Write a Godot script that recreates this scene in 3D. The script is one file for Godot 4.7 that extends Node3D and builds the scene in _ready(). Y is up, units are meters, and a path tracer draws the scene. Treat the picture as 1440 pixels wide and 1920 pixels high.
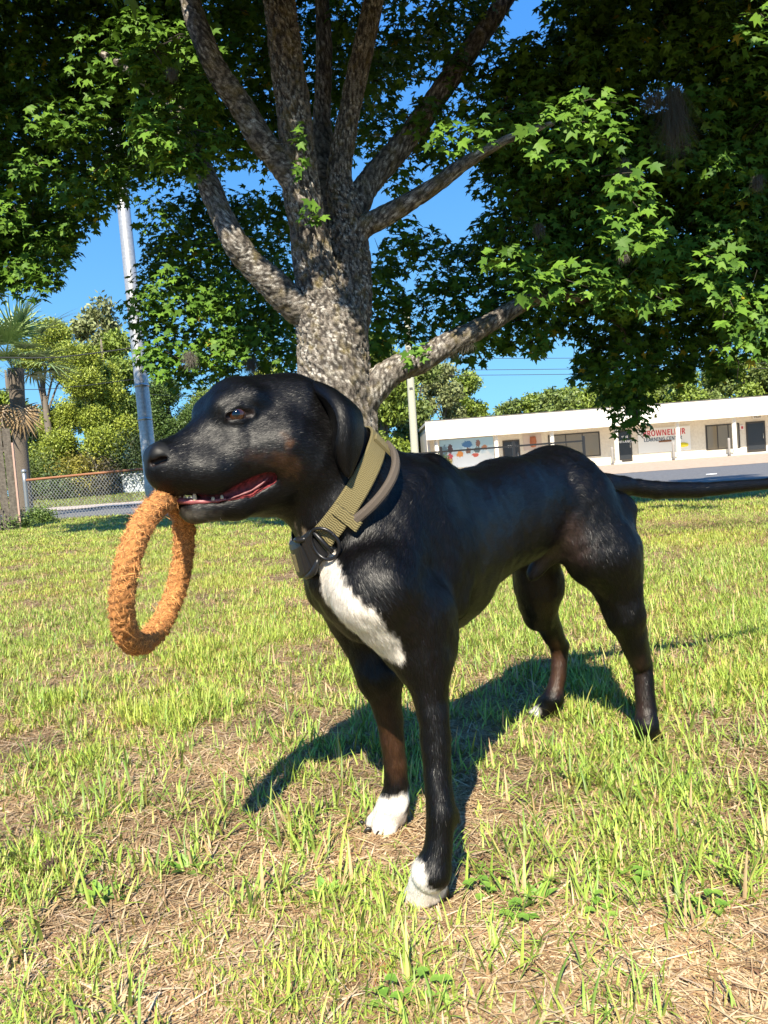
extends Node3D

var rng := RandomNumberGenerator.new()
var mats := {}
var used_names := {}
const DOG_AT := Vector3(-0.0100, 0.0000, -1.1312)
const DOG_FORWARD := Vector3(-0.6427, 0.0000, 0.7661)
const DOG_LEFT := Vector3(0.7661, -0.0000, 0.6427)
const HEAD_LEFT := Vector3(0.5431, 0.0009, 0.8397)
const HEAD_FORWARD := Vector3(-0.8363, 0.0899, 0.5408)
const NOSE_FORM := 91
const EAR_HOLLOW_FORM := 14
const HEAD_MID := Vector3(-0.1211, 0.6630, 0.0557)
# each row: start xyz, end xyz, start radius, end radius, blend, squash axis xyz, squash
const DOG_FORMS := [
	[-0.0289, 0.4550, 0.0345, 0.0643, 0.4550, -0.0766, 0.0680, 0.1220, 0.0300, 0.7661, -0.0000, 0.6427, 0.1905],
	[0.0643, 0.4550, -0.0766, 0.2314, 0.4880, -0.2758, 0.1220, 0.0940, 0.0300, 0.7661, -0.0000, 0.6427, 0.2195],
	[0.2314, 0.4920, -0.2758, 0.3535, 0.5100, -0.4214, 0.0920, 0.0950, 0.0400, 0.7661, -0.0000, 0.6427, 0.1364],
	[0.3535, 0.5080, -0.4214, 0.3952, 0.4800, -0.4712, 0.0940, 0.0750, 0.0300, 0.7661, -0.0000, 0.6427, 0.0526],
	[0.0000, 0.3950, 0.0000, 0.1028, 0.3900, -0.1226, 0.0600, 0.0660, 0.0500, 0.7661, -0.0000, 0.6427, 0.1111],
	[-0.0546, 0.4450, 0.0651, -0.0193, 0.4050, 0.0230, 0.0460, 0.0600, 0.0400, 0.7661, -0.0000, 0.6427, 0.0000],
	[-0.0747, 0.6040, 0.0436, -0.0456, 0.5522, 0.0262, 0.0720, 0.0780, 0.0300, 0.7661, -0.0000, 0.6427, 0.0000],
	[-0.0456, 0.5522, 0.0262, 0.0253, 0.5085, -0.0367, 0.0780, 0.1000, 0.0300, 0.7661, -0.0000, 0.6427, 0.0000],
	[-0.0554, 0.5280, 0.0624, -0.0482, 0.4700, 0.0575, 0.0560, 0.0480, 0.0300, 0.7661, -0.0000, 0.6427, 0.0000],
	[-0.0321, 0.5300, 0.0383, 0.0771, 0.5450, -0.0919, 0.0450, 0.0400, 0.0600, 0.7661, -0.0000, 0.6427, 0.0000],
	[0.0538, 0.5350, 0.0059, -0.0030, 0.4300, 0.1280, 0.0450, 0.0520, 0.0400, 0.7661, -0.0000, 0.6427, 0.0000],
	[-0.0062, 0.4250, 0.1319, 0.0384, 0.3450, 0.0974, 0.0520, 0.0440, 0.0350, 0.7661, -0.0000, 0.6427, 0.0000],
	[0.0809, 0.4600, 0.0156, 0.0514, 0.3650, 0.0757, 0.0500, 0.0380, 0.0400, 0.7661, -0.0000, 0.6427, 0.0000],
	[0.0015, 0.5350, -0.0640, -0.0627, 0.4250, -0.0265, 0.0450, 0.0500, 0.0300, 0.7661, -0.0000, 0.6427, 0.0000],
	[-0.0627, 0.4250, -0.0265, -0.0266, 0.3450, -0.1006, 0.0500, 0.0420, 0.0300, 0.7661, -0.0000, 0.6427, 0.0000],
	[0.0106, 0.4600, -0.1216, -0.0099, 0.3600, -0.1127, 0.0500, 0.0400, 0.0300, 0.7661, -0.0000, 0.6427, 0.0000],
	[0.0945, 0.5805, -0.0453, 0.1162, 0.4825, -0.0204, 0.0220, 0.0260, 0.0200, 0.7661, -0.0000, 0.6427, 0.0000],
	[0.1162, 0.4825, -0.0204, 0.1000, 0.3870, 0.0294, 0.0260, 0.0240, 0.0200, 0.7661, -0.0000, 0.6427, 0.0000],
	[0.0532, 0.3896, 0.1094, 0.0501, 0.3290, 0.1124, 0.0410, 0.0310, 0.0300, 0.7661, -0.0000, 0.6427, 0.0000],
	[0.0501, 0.3290, 0.1124, 0.0553, 0.2637, 0.1256, 0.0310, 0.0215, 0.0200, 0.7661, -0.0000, 0.6427, 0.0000],
	[0.0760, 0.3478, 0.0914, 0.0798, 0.3300, 0.0923, 0.0140, 0.0110, 0.0150, 0.7661, -0.0000, 0.6427, 0.0000],
	[0.0553, 0.2637, 0.1256, 0.0541, 0.1827, 0.1397, 0.0215, 0.0180, 0.0040, 0.7661, -0.0000, 0.6427, 0.0000],
	[0.0541, 0.1827, 0.1397, 0.0549, 0.1379, 0.1519, 0.0180, 0.0190, 0.0040, 0.7661, -0.0000, 0.6427, 0.0000],
	[0.0549, 0.1379, 0.1519, 0.0478, 0.0957, 0.1590, 0.0190, 0.0180, 0.0040, 0.7661, -0.0000, 0.6427, 0.0000],
	[0.0478, 0.0957, 0.1590, 0.0384, 0.0665, 0.1655, 0.0180, 0.0215, 0.0040, 0.7661, -0.0000, 0.6427, 0.0000],
	[0.0697, 0.1289, 0.1424, 0.0720, 0.1217, 0.1427, 0.0090, 0.0080, 0.0120, 0.7661, -0.0000, 0.6427, 0.0000],
	[0.0207, 0.0365, 0.1448, 0.0078, 0.0125, 0.1295, 0.0150, 0.0123, 0.0040, 0.7661, -0.0000, 0.6427, 0.0000],
	[0.0264, 0.0365, 0.1519, 0.0191, 0.0125, 0.1435, 0.0150, 0.0123, 0.0040, 0.7661, -0.0000, 0.6427, 0.0000],
	[0.0338, 0.0365, 0.1518, 0.0334, 0.0125, 0.1432, 0.0150, 0.0123, 0.0040, 0.7661, -0.0000, 0.6427, 0.0000],
	[0.0411, 0.0365, 0.1440, 0.0477, 0.0125, 0.1280, 0.0150, 0.0123, 0.0040, 0.7661, -0.0000, 0.6427, 0.0000],
	[0.0341, 0.0608, 0.1608, 0.0301, 0.0487, 0.1467, 0.0225, 0.0180, 0.0150, 0.7661, -0.0000, 0.6427, 0.0000],
	[-0.0471, 0.3700, -0.0917, -0.0154, 0.2722, -0.0550, 0.0440, 0.0360, 0.0400, 0.7661, -0.0000, 0.6427, 0.0000],
	[-0.0154, 0.2722, -0.0550, -0.0062, 0.1917, -0.0660, 0.0300, 0.0205, 0.0200, 0.7661, -0.0000, 0.6427, 0.0000],
	[-0.0062, 0.1917, -0.0660, -0.0030, 0.1202, -0.0725, 0.0205, 0.0180, 0.0040, 0.7661, -0.0000, 0.6427, 0.0000],
	[-0.0030, 0.1202, -0.0725, -0.0039, 0.0842, -0.0757, 0.0180, 0.0190, 0.0040, 0.7661, -0.0000, 0.6427, 0.0000],
	[-0.0039, 0.0842, -0.0757, -0.0096, 0.0526, -0.0791, 0.0190, 0.0215, 0.0040, 0.7661, -0.0000, 0.6427, 0.0000],
	[-0.0291, 0.0300, -0.0896, -0.0474, 0.0125, -0.0997, 0.0155, 0.0127, 0.0040, 0.7661, -0.0000, 0.6427, 0.0000],
	[-0.0231, 0.0300, -0.0775, -0.0357, 0.0125, -0.0762, 0.0155, 0.0127, 0.0040, 0.7661, -0.0000, 0.6427, 0.0000],
	[-0.0146, 0.0300, -0.0762, -0.0192, 0.0125, -0.0735, 0.0155, 0.0127, 0.0040, 0.7661, -0.0000, 0.6427, 0.0000],
	[-0.0055, 0.0300, -0.0865, -0.0013, 0.0125, -0.0938, 0.0155, 0.0127, 0.0040, 0.7661, -0.0000, 0.6427, 0.0000],
	[-0.0098, 0.0500, -0.0790, -0.0190, 0.0432, -0.0828, 0.0232, 0.0186, 0.0150, 0.7661, -0.0000, 0.6427, 0.0000],
	[0.3918, 0.4900, -0.3892, 0.4274, 0.3959, -0.3615, 0.0750, 0.0660, 0.0500, 0.7661, -0.0000, 0.6427, 0.0000],
	[0.3834, 0.4774, -0.3656, 0.4003, 0.3959, -0.3315, 0.0500, 0.0400, 0.0500, 0.7661, -0.0000, 0.6427, 0.0000],
	[0.4793, 0.4672, -0.4252, 0.4593, 0.3651, -0.3800, 0.0400, 0.0380, 0.0300, 0.7661, -0.0000, 0.6427, 0.0000],
	[0.4394, 0.3898, -0.3612, 0.4671, 0.2713, -0.3653, 0.0560, 0.0370, 0.0400, 0.7661, -0.0000, 0.6427, 0.0000],
	[0.4650, 0.2715, -0.3653, 0.4966, 0.1674, -0.3902, 0.0340, 0.0200, 0.0200, 0.7661, -0.0000, 0.6427, 0.0000],
	[0.4922, 0.2658, -0.3851, 0.5174, 0.1523, -0.4095, 0.0140, 0.0120, 0.0200, 0.7661, -0.0000, 0.6427, 0.0000],
	[0.5082, 0.1542, -0.4046, 0.5043, 0.0705, -0.3854, 0.0200, 0.0190, 0.0040, 0.7661, -0.0000, 0.6427, 0.0000],
	[0.5043, 0.0705, -0.3854, 0.4996, 0.0399, -0.3738, 0.0190, 0.0215, 0.0040, 0.7661, -0.0000, 0.6427, 0.0000],
	[0.4933, 0.0260, -0.3798, 0.4887, 0.0125, -0.3903, 0.0140, 0.0115, 0.0040, 0.7661, -0.0000, 0.6427, 0.0000],
	[0.4960, 0.0260, -0.3709, 0.4941, 0.0125, -0.3727, 0.0140, 0.0115, 0.0040, 0.7661, -0.0000, 0.6427, 0.0000],
	[0.5022, 0.0260, -0.3695, 0.5063, 0.0125, -0.3701, 0.0140, 0.0115, 0.0040, 0.7661, -0.0000, 0.6427, 0.0000],
	[0.5108, 0.0260, -0.3760, 0.5230, 0.0125, -0.3828, 0.0140, 0.0115, 0.0040, 0.7661, -0.0000, 0.6427, 0.0000],
	[0.4980, 0.0417, -0.3689, 0.5009, 0.0391, -0.3746, 0.0210, 0.0168, 0.0150, 0.7661, -0.0000, 0.6427, 0.0000],
	[0.3023, 0.4800, -0.4382, 0.3253, 0.3182, -0.4778, 0.0640, 0.0440, 0.0400, 0.7661, -0.0000, 0.6427, 0.0000],
	[0.3231, 0.3184, -0.4778, 0.3265, 0.2546, -0.5147, 0.0460, 0.0340, 0.0300, 0.7661, -0.0000, 0.6427, 0.0000],
	[0.3240, 0.2795, -0.5059, 0.3777, 0.1684, -0.5805, 0.0360, 0.0200, 0.0200, 0.7661, -0.0000, 0.6427, 0.0000],
	[0.3832, 0.1620, -0.5852, 0.3727, 0.1015, -0.5722, 0.0195, 0.0170, 0.0120, 0.7661, -0.0000, 0.6427, 0.0000],
	[0.3727, 0.1015, -0.5722, 0.3561, 0.0542, -0.5598, 0.0170, 0.0200, 0.0040, 0.7661, -0.0000, 0.6427, 0.0000],
	[0.3328, 0.0298, -0.5726, 0.3131, 0.0125, -0.5850, 0.0140, 0.0115, 0.0040, 0.7661, -0.0000, 0.6427, 0.0000],
	[0.3363, 0.0298, -0.5631, 0.3201, 0.0125, -0.5664, 0.0140, 0.0115, 0.0040, 0.7661, -0.0000, 0.6427, 0.0000],
	[0.3427, 0.0298, -0.5598, 0.3325, 0.0125, -0.5601, 0.0140, 0.0115, 0.0040, 0.7661, -0.0000, 0.6427, 0.0000],
	[0.3534, 0.0298, -0.5693, 0.3534, 0.0125, -0.5787, 0.0140, 0.0115, 0.0040, 0.7661, -0.0000, 0.6427, 0.0000],
	[0.3534, 0.0496, -0.5596, 0.3400, 0.0431, -0.5669, 0.0210, 0.0168, 0.0150, 0.7661, -0.0000, 0.6427, 0.0000],
	[0.3372, 0.4183, -0.3626, 0.2915, 0.3645, -0.3600, 0.0220, 0.0140, 0.0300, 0.7661, -0.0000, 0.6427, 0.0000],
	[0.4616, 0.5154, -0.5277, 0.5401, 0.5125, -0.5576, 0.0360, 0.0230, 0.0400, 0.7661, -0.0000, 0.6427, 0.0000],
	[0.5401, 0.5125, -0.5576, 0.6167, 0.4981, -0.5769, 0.0205, 0.0195, 0.0050, 0.7661, -0.0000, 0.6427, 0.0000],
	[0.6167, 0.4981, -0.5769, 0.7236, 0.4894, -0.6065, 0.0195, 0.0175, 0.0050, 0.7661, -0.0000, 0.6427, 0.0000],
	[0.7236, 0.4894, -0.6065, 0.9012, 0.4901, -0.6466, 0.0170, 0.0125, 0.0050, 0.7661, -0.0000, 0.6427, 0.0000],
	[0.9012, 0.4901, -0.6466, 1.1312, 0.5065, -0.6974, 0.0115, 0.0050, 0.0050, 0.7661, -0.0000, 0.6427, 0.0000],
	[-0.1731, 0.6759, 0.0907, -0.1176, 0.6644, 0.0534, 0.0490, 0.0640, 0.0300, 0.5431, 0.0009, 0.8397, 0.0000],
	[-0.1082, 0.6506, 0.0474, -0.0755, 0.6097, 0.0272, 0.0570, 0.0660, 0.0400, 0.5431, 0.0009, 0.8397, 0.0000],
	[-0.1865, 0.6779, 0.1346, -0.1553, 0.6874, 0.1221, 0.0200, 0.0210, 0.0150, 0.5431, 0.0009, 0.8397, 0.0000],
	[-0.2169, 0.6778, 0.0876, -0.1944, 0.6874, 0.0617, 0.0200, 0.0210, 0.0150, 0.5431, 0.0009, 0.8397, 0.0000],
	[-0.2540, 0.6178, 0.1506, -0.1923, 0.6310, 0.1041, 0.0285, 0.0400, 0.0250, 0.5431, 0.0009, 0.8397, 0.0000],
	[-0.2071, 0.6374, 0.1149, -0.1809, 0.6576, 0.0961, 0.0300, 0.0340, 0.0300, 0.5431, 0.0009, 0.8397, 0.0000],
	[-0.2472, 0.6001, 0.1603, -0.2051, 0.5975, 0.1454, 0.0235, 0.0260, 0.0200, 0.5431, 0.0009, 0.8397, 0.0000],
	[-0.2051, 0.5975, 0.1454, -0.1533, 0.6086, 0.1254, 0.0260, 0.0240, 0.0200, 0.5431, 0.0009, 0.8397, 0.0000],
	[-0.1635, 0.6292, 0.1277, -0.1181, 0.6271, 0.1112, 0.0240, 0.0360, 0.0300, 0.5431, 0.0009, 0.8397, 0.0000],
	[-0.1164, 0.6197, 0.1076, -0.0903, 0.6032, 0.0906, 0.0360, 0.0450, 0.0300, 0.5431, 0.0009, 0.8397, 0.0000],
	[-0.2273, 0.5507, 0.1419, -0.1807, 0.5551, 0.1275, 0.0155, 0.0190, 0.0120, 0.5431, 0.0009, 0.8397, 0.0000],
	[-0.1807, 0.5551, 0.1275, -0.1264, 0.5746, 0.1071, 0.0190, 0.0260, 0.0120, 0.5431, 0.0009, 0.8397, 0.0000],
	[-0.2602, 0.6001, 0.1401, -0.2333, 0.5975, 0.1017, 0.0235, 0.0260, 0.0200, 0.5431, 0.0009, 0.8397, 0.0000],
	[-0.2333, 0.5975, 0.1017, -0.1967, 0.6085, 0.0582, 0.0260, 0.0240, 0.0200, 0.5431, 0.0009, 0.8397, 0.0000],
	[-0.2026, 0.6291, 0.0673, -0.1702, 0.6271, 0.0306, 0.0240, 0.0360, 0.0300, 0.5431, 0.0009, 0.8397, 0.0000],
	[-0.1664, 0.6196, 0.0304, -0.1403, 0.6031, 0.0134, 0.0360, 0.0450, 0.0300, 0.5431, 0.0009, 0.8397, 0.0000],
	[-0.2382, 0.5507, 0.1251, -0.2090, 0.5550, 0.0838, 0.0155, 0.0190, 0.0120, 0.5431, 0.0009, 0.8397, 0.0000],
	[-0.2090, 0.5550, 0.0838, -0.1699, 0.5745, 0.0399, 0.0190, 0.0260, 0.0120, 0.5431, 0.0009, 0.8397, 0.0000],
	[-0.2617, 0.6047, 0.1566, -0.2482, 0.5983, 0.1458, 0.0200, 0.0270, 0.0150, 0.5431, 0.0009, 0.8397, 0.0000],
	[-0.2371, 0.5546, 0.1368, -0.2135, 0.5535, 0.1191, 0.0165, 0.0180, 0.0100, 0.5431, 0.0009, 0.8397, 0.0000],
	[-0.1878, 0.5651, 0.1007, -0.1204, 0.5811, 0.0553, 0.0300, 0.0550, 0.0200, 0.5431, 0.0009, 0.8397, 0.0000],
	[-0.2728, 0.6233, 0.1544, -0.2631, 0.6233, 0.1695, 0.0155, 0.0155, 0.0080, 0.5431, 0.0009, 0.8397, 0.0000],
	[-0.2703, 0.6138, 0.1560, -0.2638, 0.6138, 0.1661, 0.0125, 0.0125, 0.0080, 0.5431, 0.0009, 0.8397, 0.0000],
	[-0.1785, 0.6702, 0.1510, -0.1654, 0.6792, 0.1446, 0.0045, 0.0055, 0.0040, 0.5431, 0.0009, 0.8397, 0.0000],
	[-0.1654, 0.6792, 0.1446, -0.1485, 0.6711, 0.1381, 0.0055, 0.0040, 0.0040, 0.5431, 0.0009, 0.8397, 0.0000],
	[-0.1788, 0.6653, 0.1512, -0.1648, 0.6601, 0.1460, 0.0040, 0.0045, 0.0060, 0.5431, 0.0009, 0.8397, 0.0000],
	[-0.1648, 0.6601, 0.1460, -0.1482, 0.6689, 0.1391, 0.0045, 0.0035, 0.0060, 0.5431, 0.0009, 0.8397, 0.0000],
	[-0.2284, 0.6702, 0.0738, -0.2181, 0.6791, 0.0632, 0.0045, 0.0055, 0.0040, 0.5431, 0.0009, 0.8397, 0.0000],
	[-0.2181, 0.6791, 0.0632, -0.2061, 0.6710, 0.0491, 0.0055, 0.0040, 0.0040, 0.5431, 0.0009, 0.8397, 0.0000],
	[-0.2288, 0.6653, 0.0740, -0.2191, 0.6600, 0.0620, 0.0040, 0.0045, 0.0060, 0.5431, 0.0009, 0.8397, 0.0000],
	[-0.2191, 0.6600, 0.0620, -0.2068, 0.6688, 0.0484, 0.0045, 0.0035, 0.0060, 0.5431, 0.0009, 0.8397, 0.0000],
	[-0.0844, 0.6895, 0.0744, -0.0831, 0.6620, 0.0808, 0.0080, 0.0070, 0.0120, 0.7661, -0.0000, 0.6427, 0.0000],
	[-0.0831, 0.6620, 0.0808, -0.0654, 0.6409, 0.0868, 0.0070, 0.0060, 0.0120, 0.7661, -0.0000, 0.6427, 0.0000]]
const DOG_HOLLOWS := [
	[-0.2483, 0.5684, 0.1507, -0.1971, 0.5664, 0.1492, 0.0055, 0.0065, 0.0040, 0.5431, 0.0009, 0.8397, 0.0000],
	[-0.1971, 0.5664, 0.1492, -0.1622, 0.5744, 0.1388, 0.0065, 0.0100, 0.0040, 0.5431, 0.0009, 0.8397, 0.0000],
	[-0.1622, 0.5744, 0.1388, -0.1365, 0.5878, 0.1332, 0.0100, 0.0115, 0.0040, 0.5431, 0.0009, 0.8397, 0.0000],
	[-0.2685, 0.6144, 0.1791, -0.2540, 0.6179, 0.1806, 0.0042, 0.0032, 0.0040, 0.5431, 0.0009, 0.8397, 0.0000],
	[-0.1759, 0.6667, 0.1528, -0.1491, 0.6690, 0.1434, 0.0042, 0.0036, 0.0020, 0.5431, 0.0009, 0.8397, 0.0000],
	[-0.2537, 0.6171, 0.1785, -0.2466, 0.6241, 0.1728, 0.0026, 0.0022, 0.0020, 0.5431, 0.0009, 0.8397, 0.0000],
	[-0.2526, 0.5684, 0.1439, -0.2340, 0.5663, 0.0921, 0.0055, 0.0065, 0.0040, 0.5431, 0.0009, 0.8397, 0.0000],
	[-0.2340, 0.5663, 0.0921, -0.2121, 0.5743, 0.0616, 0.0065, 0.0100, 0.0040, 0.5431, 0.0009, 0.8397, 0.0000],
	[-0.2121, 0.5743, 0.0616, -0.1973, 0.5877, 0.0392, 0.0100, 0.0115, 0.0040, 0.5431, 0.0009, 0.8397, 0.0000],
	[-0.2827, 0.6144, 0.1573, -0.2795, 0.6178, 0.1411, 0.0042, 0.0032, 0.0040, 0.5431, 0.0009, 0.8397, 0.0000],
	[-0.2291, 0.6666, 0.0705, -0.2110, 0.6689, 0.0476, 0.0042, 0.0036, 0.0020, 0.5431, 0.0009, 0.8397, 0.0000],
	[-0.2776, 0.6171, 0.1415, -0.2705, 0.6241, 0.1359, 0.0026, 0.0022, 0.0020, 0.5431, 0.0009, 0.8397, 0.0000],
	[-0.2421, 0.5662, 0.1407, -0.2126, 0.5647, 0.1185, 0.0090, 0.0140, 0.0040, 0.5431, 0.0009, 0.8397, 0.0000],
	[-0.2126, 0.5647, 0.1185, -0.1703, 0.5852, 0.0885, 0.0200, 0.0240, 0.0040, 0.5431, 0.0009, 0.8397, 0.0000],
	[-0.0767, 0.6821, 0.0698, -0.0707, 0.6640, 0.0707, 0.0140, 0.0160, 0.0060, 0.5431, 0.0009, 0.8397, 0.0000],
	[-0.0707, 0.6640, 0.0707, -0.0570, 0.6364, 0.0771, 0.0160, 0.0100, 0.0060, 0.5431, 0.0009, 0.8397, 0.0000]]
const EAR_FRONT := [Vector3(-0.0773, 0.7001, 0.0789), Vector3(-0.0564, 0.6832, 0.1248), Vector3(-0.0440, 0.6647, 0.1457), Vector3(-0.0405, 0.6450, 0.1517), Vector3(-0.0448, 0.6252, 0.1497), Vector3(-0.0469, 0.6119, 0.1434), Vector3(-0.0413, 0.5910, 0.1374), Vector3(-0.0332, 0.5801, 0.1379)]
const EAR_MIDDLE := [Vector3(-0.0712, 0.7104, 0.0734), Vector3(-0.0451, 0.6939, 0.1142), Vector3(-0.0263, 0.6710, 0.1354), Vector3(-0.0210, 0.6476, 0.1416), Vector3(-0.0252, 0.6259, 0.1457), Vector3(-0.0299, 0.6092, 0.1465), Vector3(-0.0322, 0.5917, 0.1414), Vector3(-0.0326, 0.5787, 0.1380)]
const EAR_BACK := [Vector3(-0.0649, 0.7081, 0.0635), Vector3(-0.0369, 0.6876, 0.0645), Vector3(-0.0130, 0.6681, 0.0755), Vector3(-0.0087, 0.6453, 0.0866), Vector3(-0.0108, 0.6233, 0.0977), Vector3(-0.0177, 0.6043, 0.1087), Vector3(-0.0248, 0.5906, 0.1194), Vector3(-0.0323, 0.5786, 0.1300)]
const EAR_HOLLOW := [Vector3(-0.0796, 0.7007, 0.0538), Vector3(-0.0768, 0.6880, 0.0294), Vector3(-0.0722, 0.6728, 0.0252), Vector3(-0.0642, 0.6528, 0.0312), Vector3(-0.0583, 0.6325, 0.0522), Vector3(-0.0514, 0.6160, 0.0881), Vector3(-0.0455, 0.5986, 0.1140), Vector3(-0.0337, 0.5801, 0.1269)]
const EAR_ROOT := [Vector3(-0.0817, 0.6998, 0.0639), Vector3(-0.0870, 0.6877, 0.0645), Vector3(-0.0864, 0.6703, 0.0704), Vector3(-0.0754, 0.6545, 0.0762), Vector3(-0.0652, 0.6389, 0.0819), Vector3(-0.0534, 0.6194, 0.0979), Vector3(-0.0463, 0.6001, 0.1109), Vector3(-0.0337, 0.5801, 0.1259)]
const DOG_MARKS := [
	[-0.0746, 0.4880, 0.1345, -0.0668, 0.4527, 0.1363, 0.0154, 0.0189, 0.0030, 0.0000, -0.0497, -0.9988, -0.6667],
	[-0.0668, 0.4527, 0.1363, -0.0528, 0.4169, 0.1380, 0.0189, 0.0259, 0.0030, 0.0000, -0.0497, -0.9988, -0.6667],
	[-0.0528, 0.4169, 0.1380, -0.0339, 0.3912, 0.1393, 0.0266, 0.0336, 0.0030, 0.0000, -0.0497, -0.9988, -0.6667],
	[-0.0339, 0.3912, 0.1393, -0.0027, 0.3611, 0.1408, 0.0322, 0.0196, 0.0030, 0.0000, -0.0497, -0.9988, -0.6667],
	[-0.0676, 0.4055, 0.1386, -0.0439, 0.3690, 0.1404, 0.0084, 0.0112, 0.0030, 0.0000, -0.0497, -0.9988, -0.6667],
	[-0.0166, 0.3621, 0.1408, 0.0125, 0.3425, 0.1417, 0.0182, 0.0091, 0.0030, 0.0000, -0.0497, -0.9988, -0.6667],
	[-0.0206, 0.4006, 0.1389, -0.0067, 0.4009, 0.1388, 0.0126, 0.0084, 0.0030, 0.0000, -0.0497, -0.9988, -0.6667],
	[-0.1218, 0.5215, 0.1128, -0.0950, 0.5003, 0.1139, 0.0063, 0.0077, 0.0040, 0.0000, -0.0497, -0.9988, -0.6667],
	[0.0194, 0.0707, 0.1653, 0.0032, 0.0293, 0.1674, 0.0137, 0.0209, 0.0030, 0.0000, -0.0497, -0.9988, -0.5000],
	[0.0149, 0.0284, 0.1674, 0.0281, 0.0398, 0.1668, 0.0193, 0.0177, 0.0030, 0.0000, -0.0497, -0.9988, -0.5000],
	[0.0281, 0.0398, 0.1668, 0.0467, 0.0302, 0.1673, 0.0161, 0.0129, 0.0030, 0.0000, -0.0497, -0.9988, -0.5000],
	[-0.0524, 0.0283, -0.0629, -0.0294, 0.0520, -0.0641, 0.0202, 0.0168, 0.0030, 0.0000, -0.0497, -0.9988, -0.5000],
	[-0.0304, 0.0394, -0.0634, 0.0097, 0.0652, -0.0647, 0.0302, 0.0118, 0.0030, 0.0000, -0.0497, -0.9988, -0.5000],
	[-0.0323, 0.0141, -0.0622, -0.0015, 0.0287, -0.0629, 0.0134, 0.0151, 0.0030, 0.0000, -0.0497, -0.9988, -0.5000],
	[0.2923, 0.0248, -0.5233, 0.3067, 0.0308, -0.5236, 0.0226, 0.0190, 0.0030, 0.0000, -0.0497, -0.9988, -0.6667],
	[-0.1075, 0.6322, 0.1273, -0.1059, 0.6265, 0.1276, 0.0063, 0.0056, 0.0080, 0.0000, -0.0497, -0.9988, -0.6667],
	[-0.1198, 0.6081, 0.1285, -0.1068, 0.5960, 0.1291, 0.0070, 0.0098, 0.0140, 0.0000, -0.0497, -0.9988, -0.6667],
	[-0.1524, 0.6147, 0.1582, -0.1206, 0.6078, 0.1486, 0.0035, 0.0056, 0.0120, 0.0000, -0.0497, -0.9988, -0.6667],
	[-0.2422, 0.5426, 0.1618, -0.2086, 0.5401, 0.1619, 0.0056, 0.0042, 0.0120, 0.0000, -0.0497, -0.9988, -0.6667],
	[-0.0089, 0.2134, -0.0521, 0.0033, 0.1208, -0.0475, 0.0185, 0.0168, 0.0200, 0.0000, -0.0497, -0.9988, -0.5000],
	[0.3695, 0.1674, -0.5504, 0.3649, 0.0910, -0.5466, 0.0214, 0.0190, 0.0200, 0.0000, -0.0497, -0.9988, -0.5000],
	[0.4867, 0.1677, -0.3702, 0.4853, 0.0781, -0.3657, 0.0126, 0.0147, 0.0200, 0.0000, -0.0497, -0.9988, -0.5000],
	[0.3200, 0.3327, -0.4585, 0.3427, 0.2643, -0.4551, 0.0291, 0.0179, 0.0200, 0.0000, -0.0497, -0.9988, -0.5000],
	[0.3447, 0.4402, -0.3437, 0.3679, 0.4076, -0.3421, 0.0315, 0.0210, 0.0300, 0.0000, -0.0497, -0.9988, -0.5000],
	[0.2987, 0.3768, -0.3406, 0.3317, 0.4051, -0.3420, 0.0126, 0.0126, 0.0150, 0.0000, -0.0497, -0.9988, -0.5000]]
const DOG_MARK_COLOURS := [Color(0.78, 0.72, 0.64), Color(0.78, 0.72, 0.64), Color(0.78, 0.72, 0.64), Color(0.78, 0.72, 0.64), Color(0.78, 0.72, 0.64), Color(0.78, 0.72, 0.64), Color(0.78, 0.72, 0.64), Color(0.35, 0.27, 0.18), Color(0.78, 0.72, 0.64), Color(0.78, 0.72, 0.64), Color(0.78, 0.72, 0.64), Color(0.78, 0.72, 0.64), Color(0.78, 0.72, 0.64), Color(0.78, 0.72, 0.64), Color(0.78, 0.72, 0.64), Color(0.1, 0.045, 0.018), Color(0.05, 0.024, 0.011), Color(0.03, 0.015, 0.008), Color(0.1, 0.09, 0.075), Color(0.05, 0.023, 0.012), Color(0.05, 0.023, 0.012), Color(0.03, 0.016, 0.01), Color(0.035, 0.018, 0.01), Color(0.055, 0.035, 0.03), Color(0.075, 0.05, 0.042)]
const EYE_AT := Vector3(-0.1680, 0.6686, 0.1409)
const EYE_LOOK := Vector3(0.0435, 0.1457, 0.9841)
const GUM_LINE := [Vector3(-0.2513, 0.5659, 0.1504), Vector3(-0.2408, 0.5639, 0.1536), Vector3(-0.2274, 0.5623, 0.1533), Vector3(-0.2137, 0.5613, 0.1517), Vector3(-0.2003, 0.5617, 0.1491), Vector3(-0.1902, 0.5623, 0.1466)]
const LIP_LINE := [Vector3(-0.1897, 0.5616, 0.1475), Vector3(-0.1738, 0.5660, 0.1434), Vector3(-0.1576, 0.5713, 0.1393), Vector3(-0.1434, 0.5796, 0.1355), Vector3(-0.1366, 0.5864, 0.1333)]
const TONGUE_LINE := [Vector3(-0.2294, 0.5635, 0.1311), Vector3(-0.2103, 0.5636, 0.1292), Vector3(-0.1884, 0.5674, 0.1207), Vector3(-0.1678, 0.5750, 0.1086), Vector3(-0.1519, 0.5844, 0.0953)]
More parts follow.
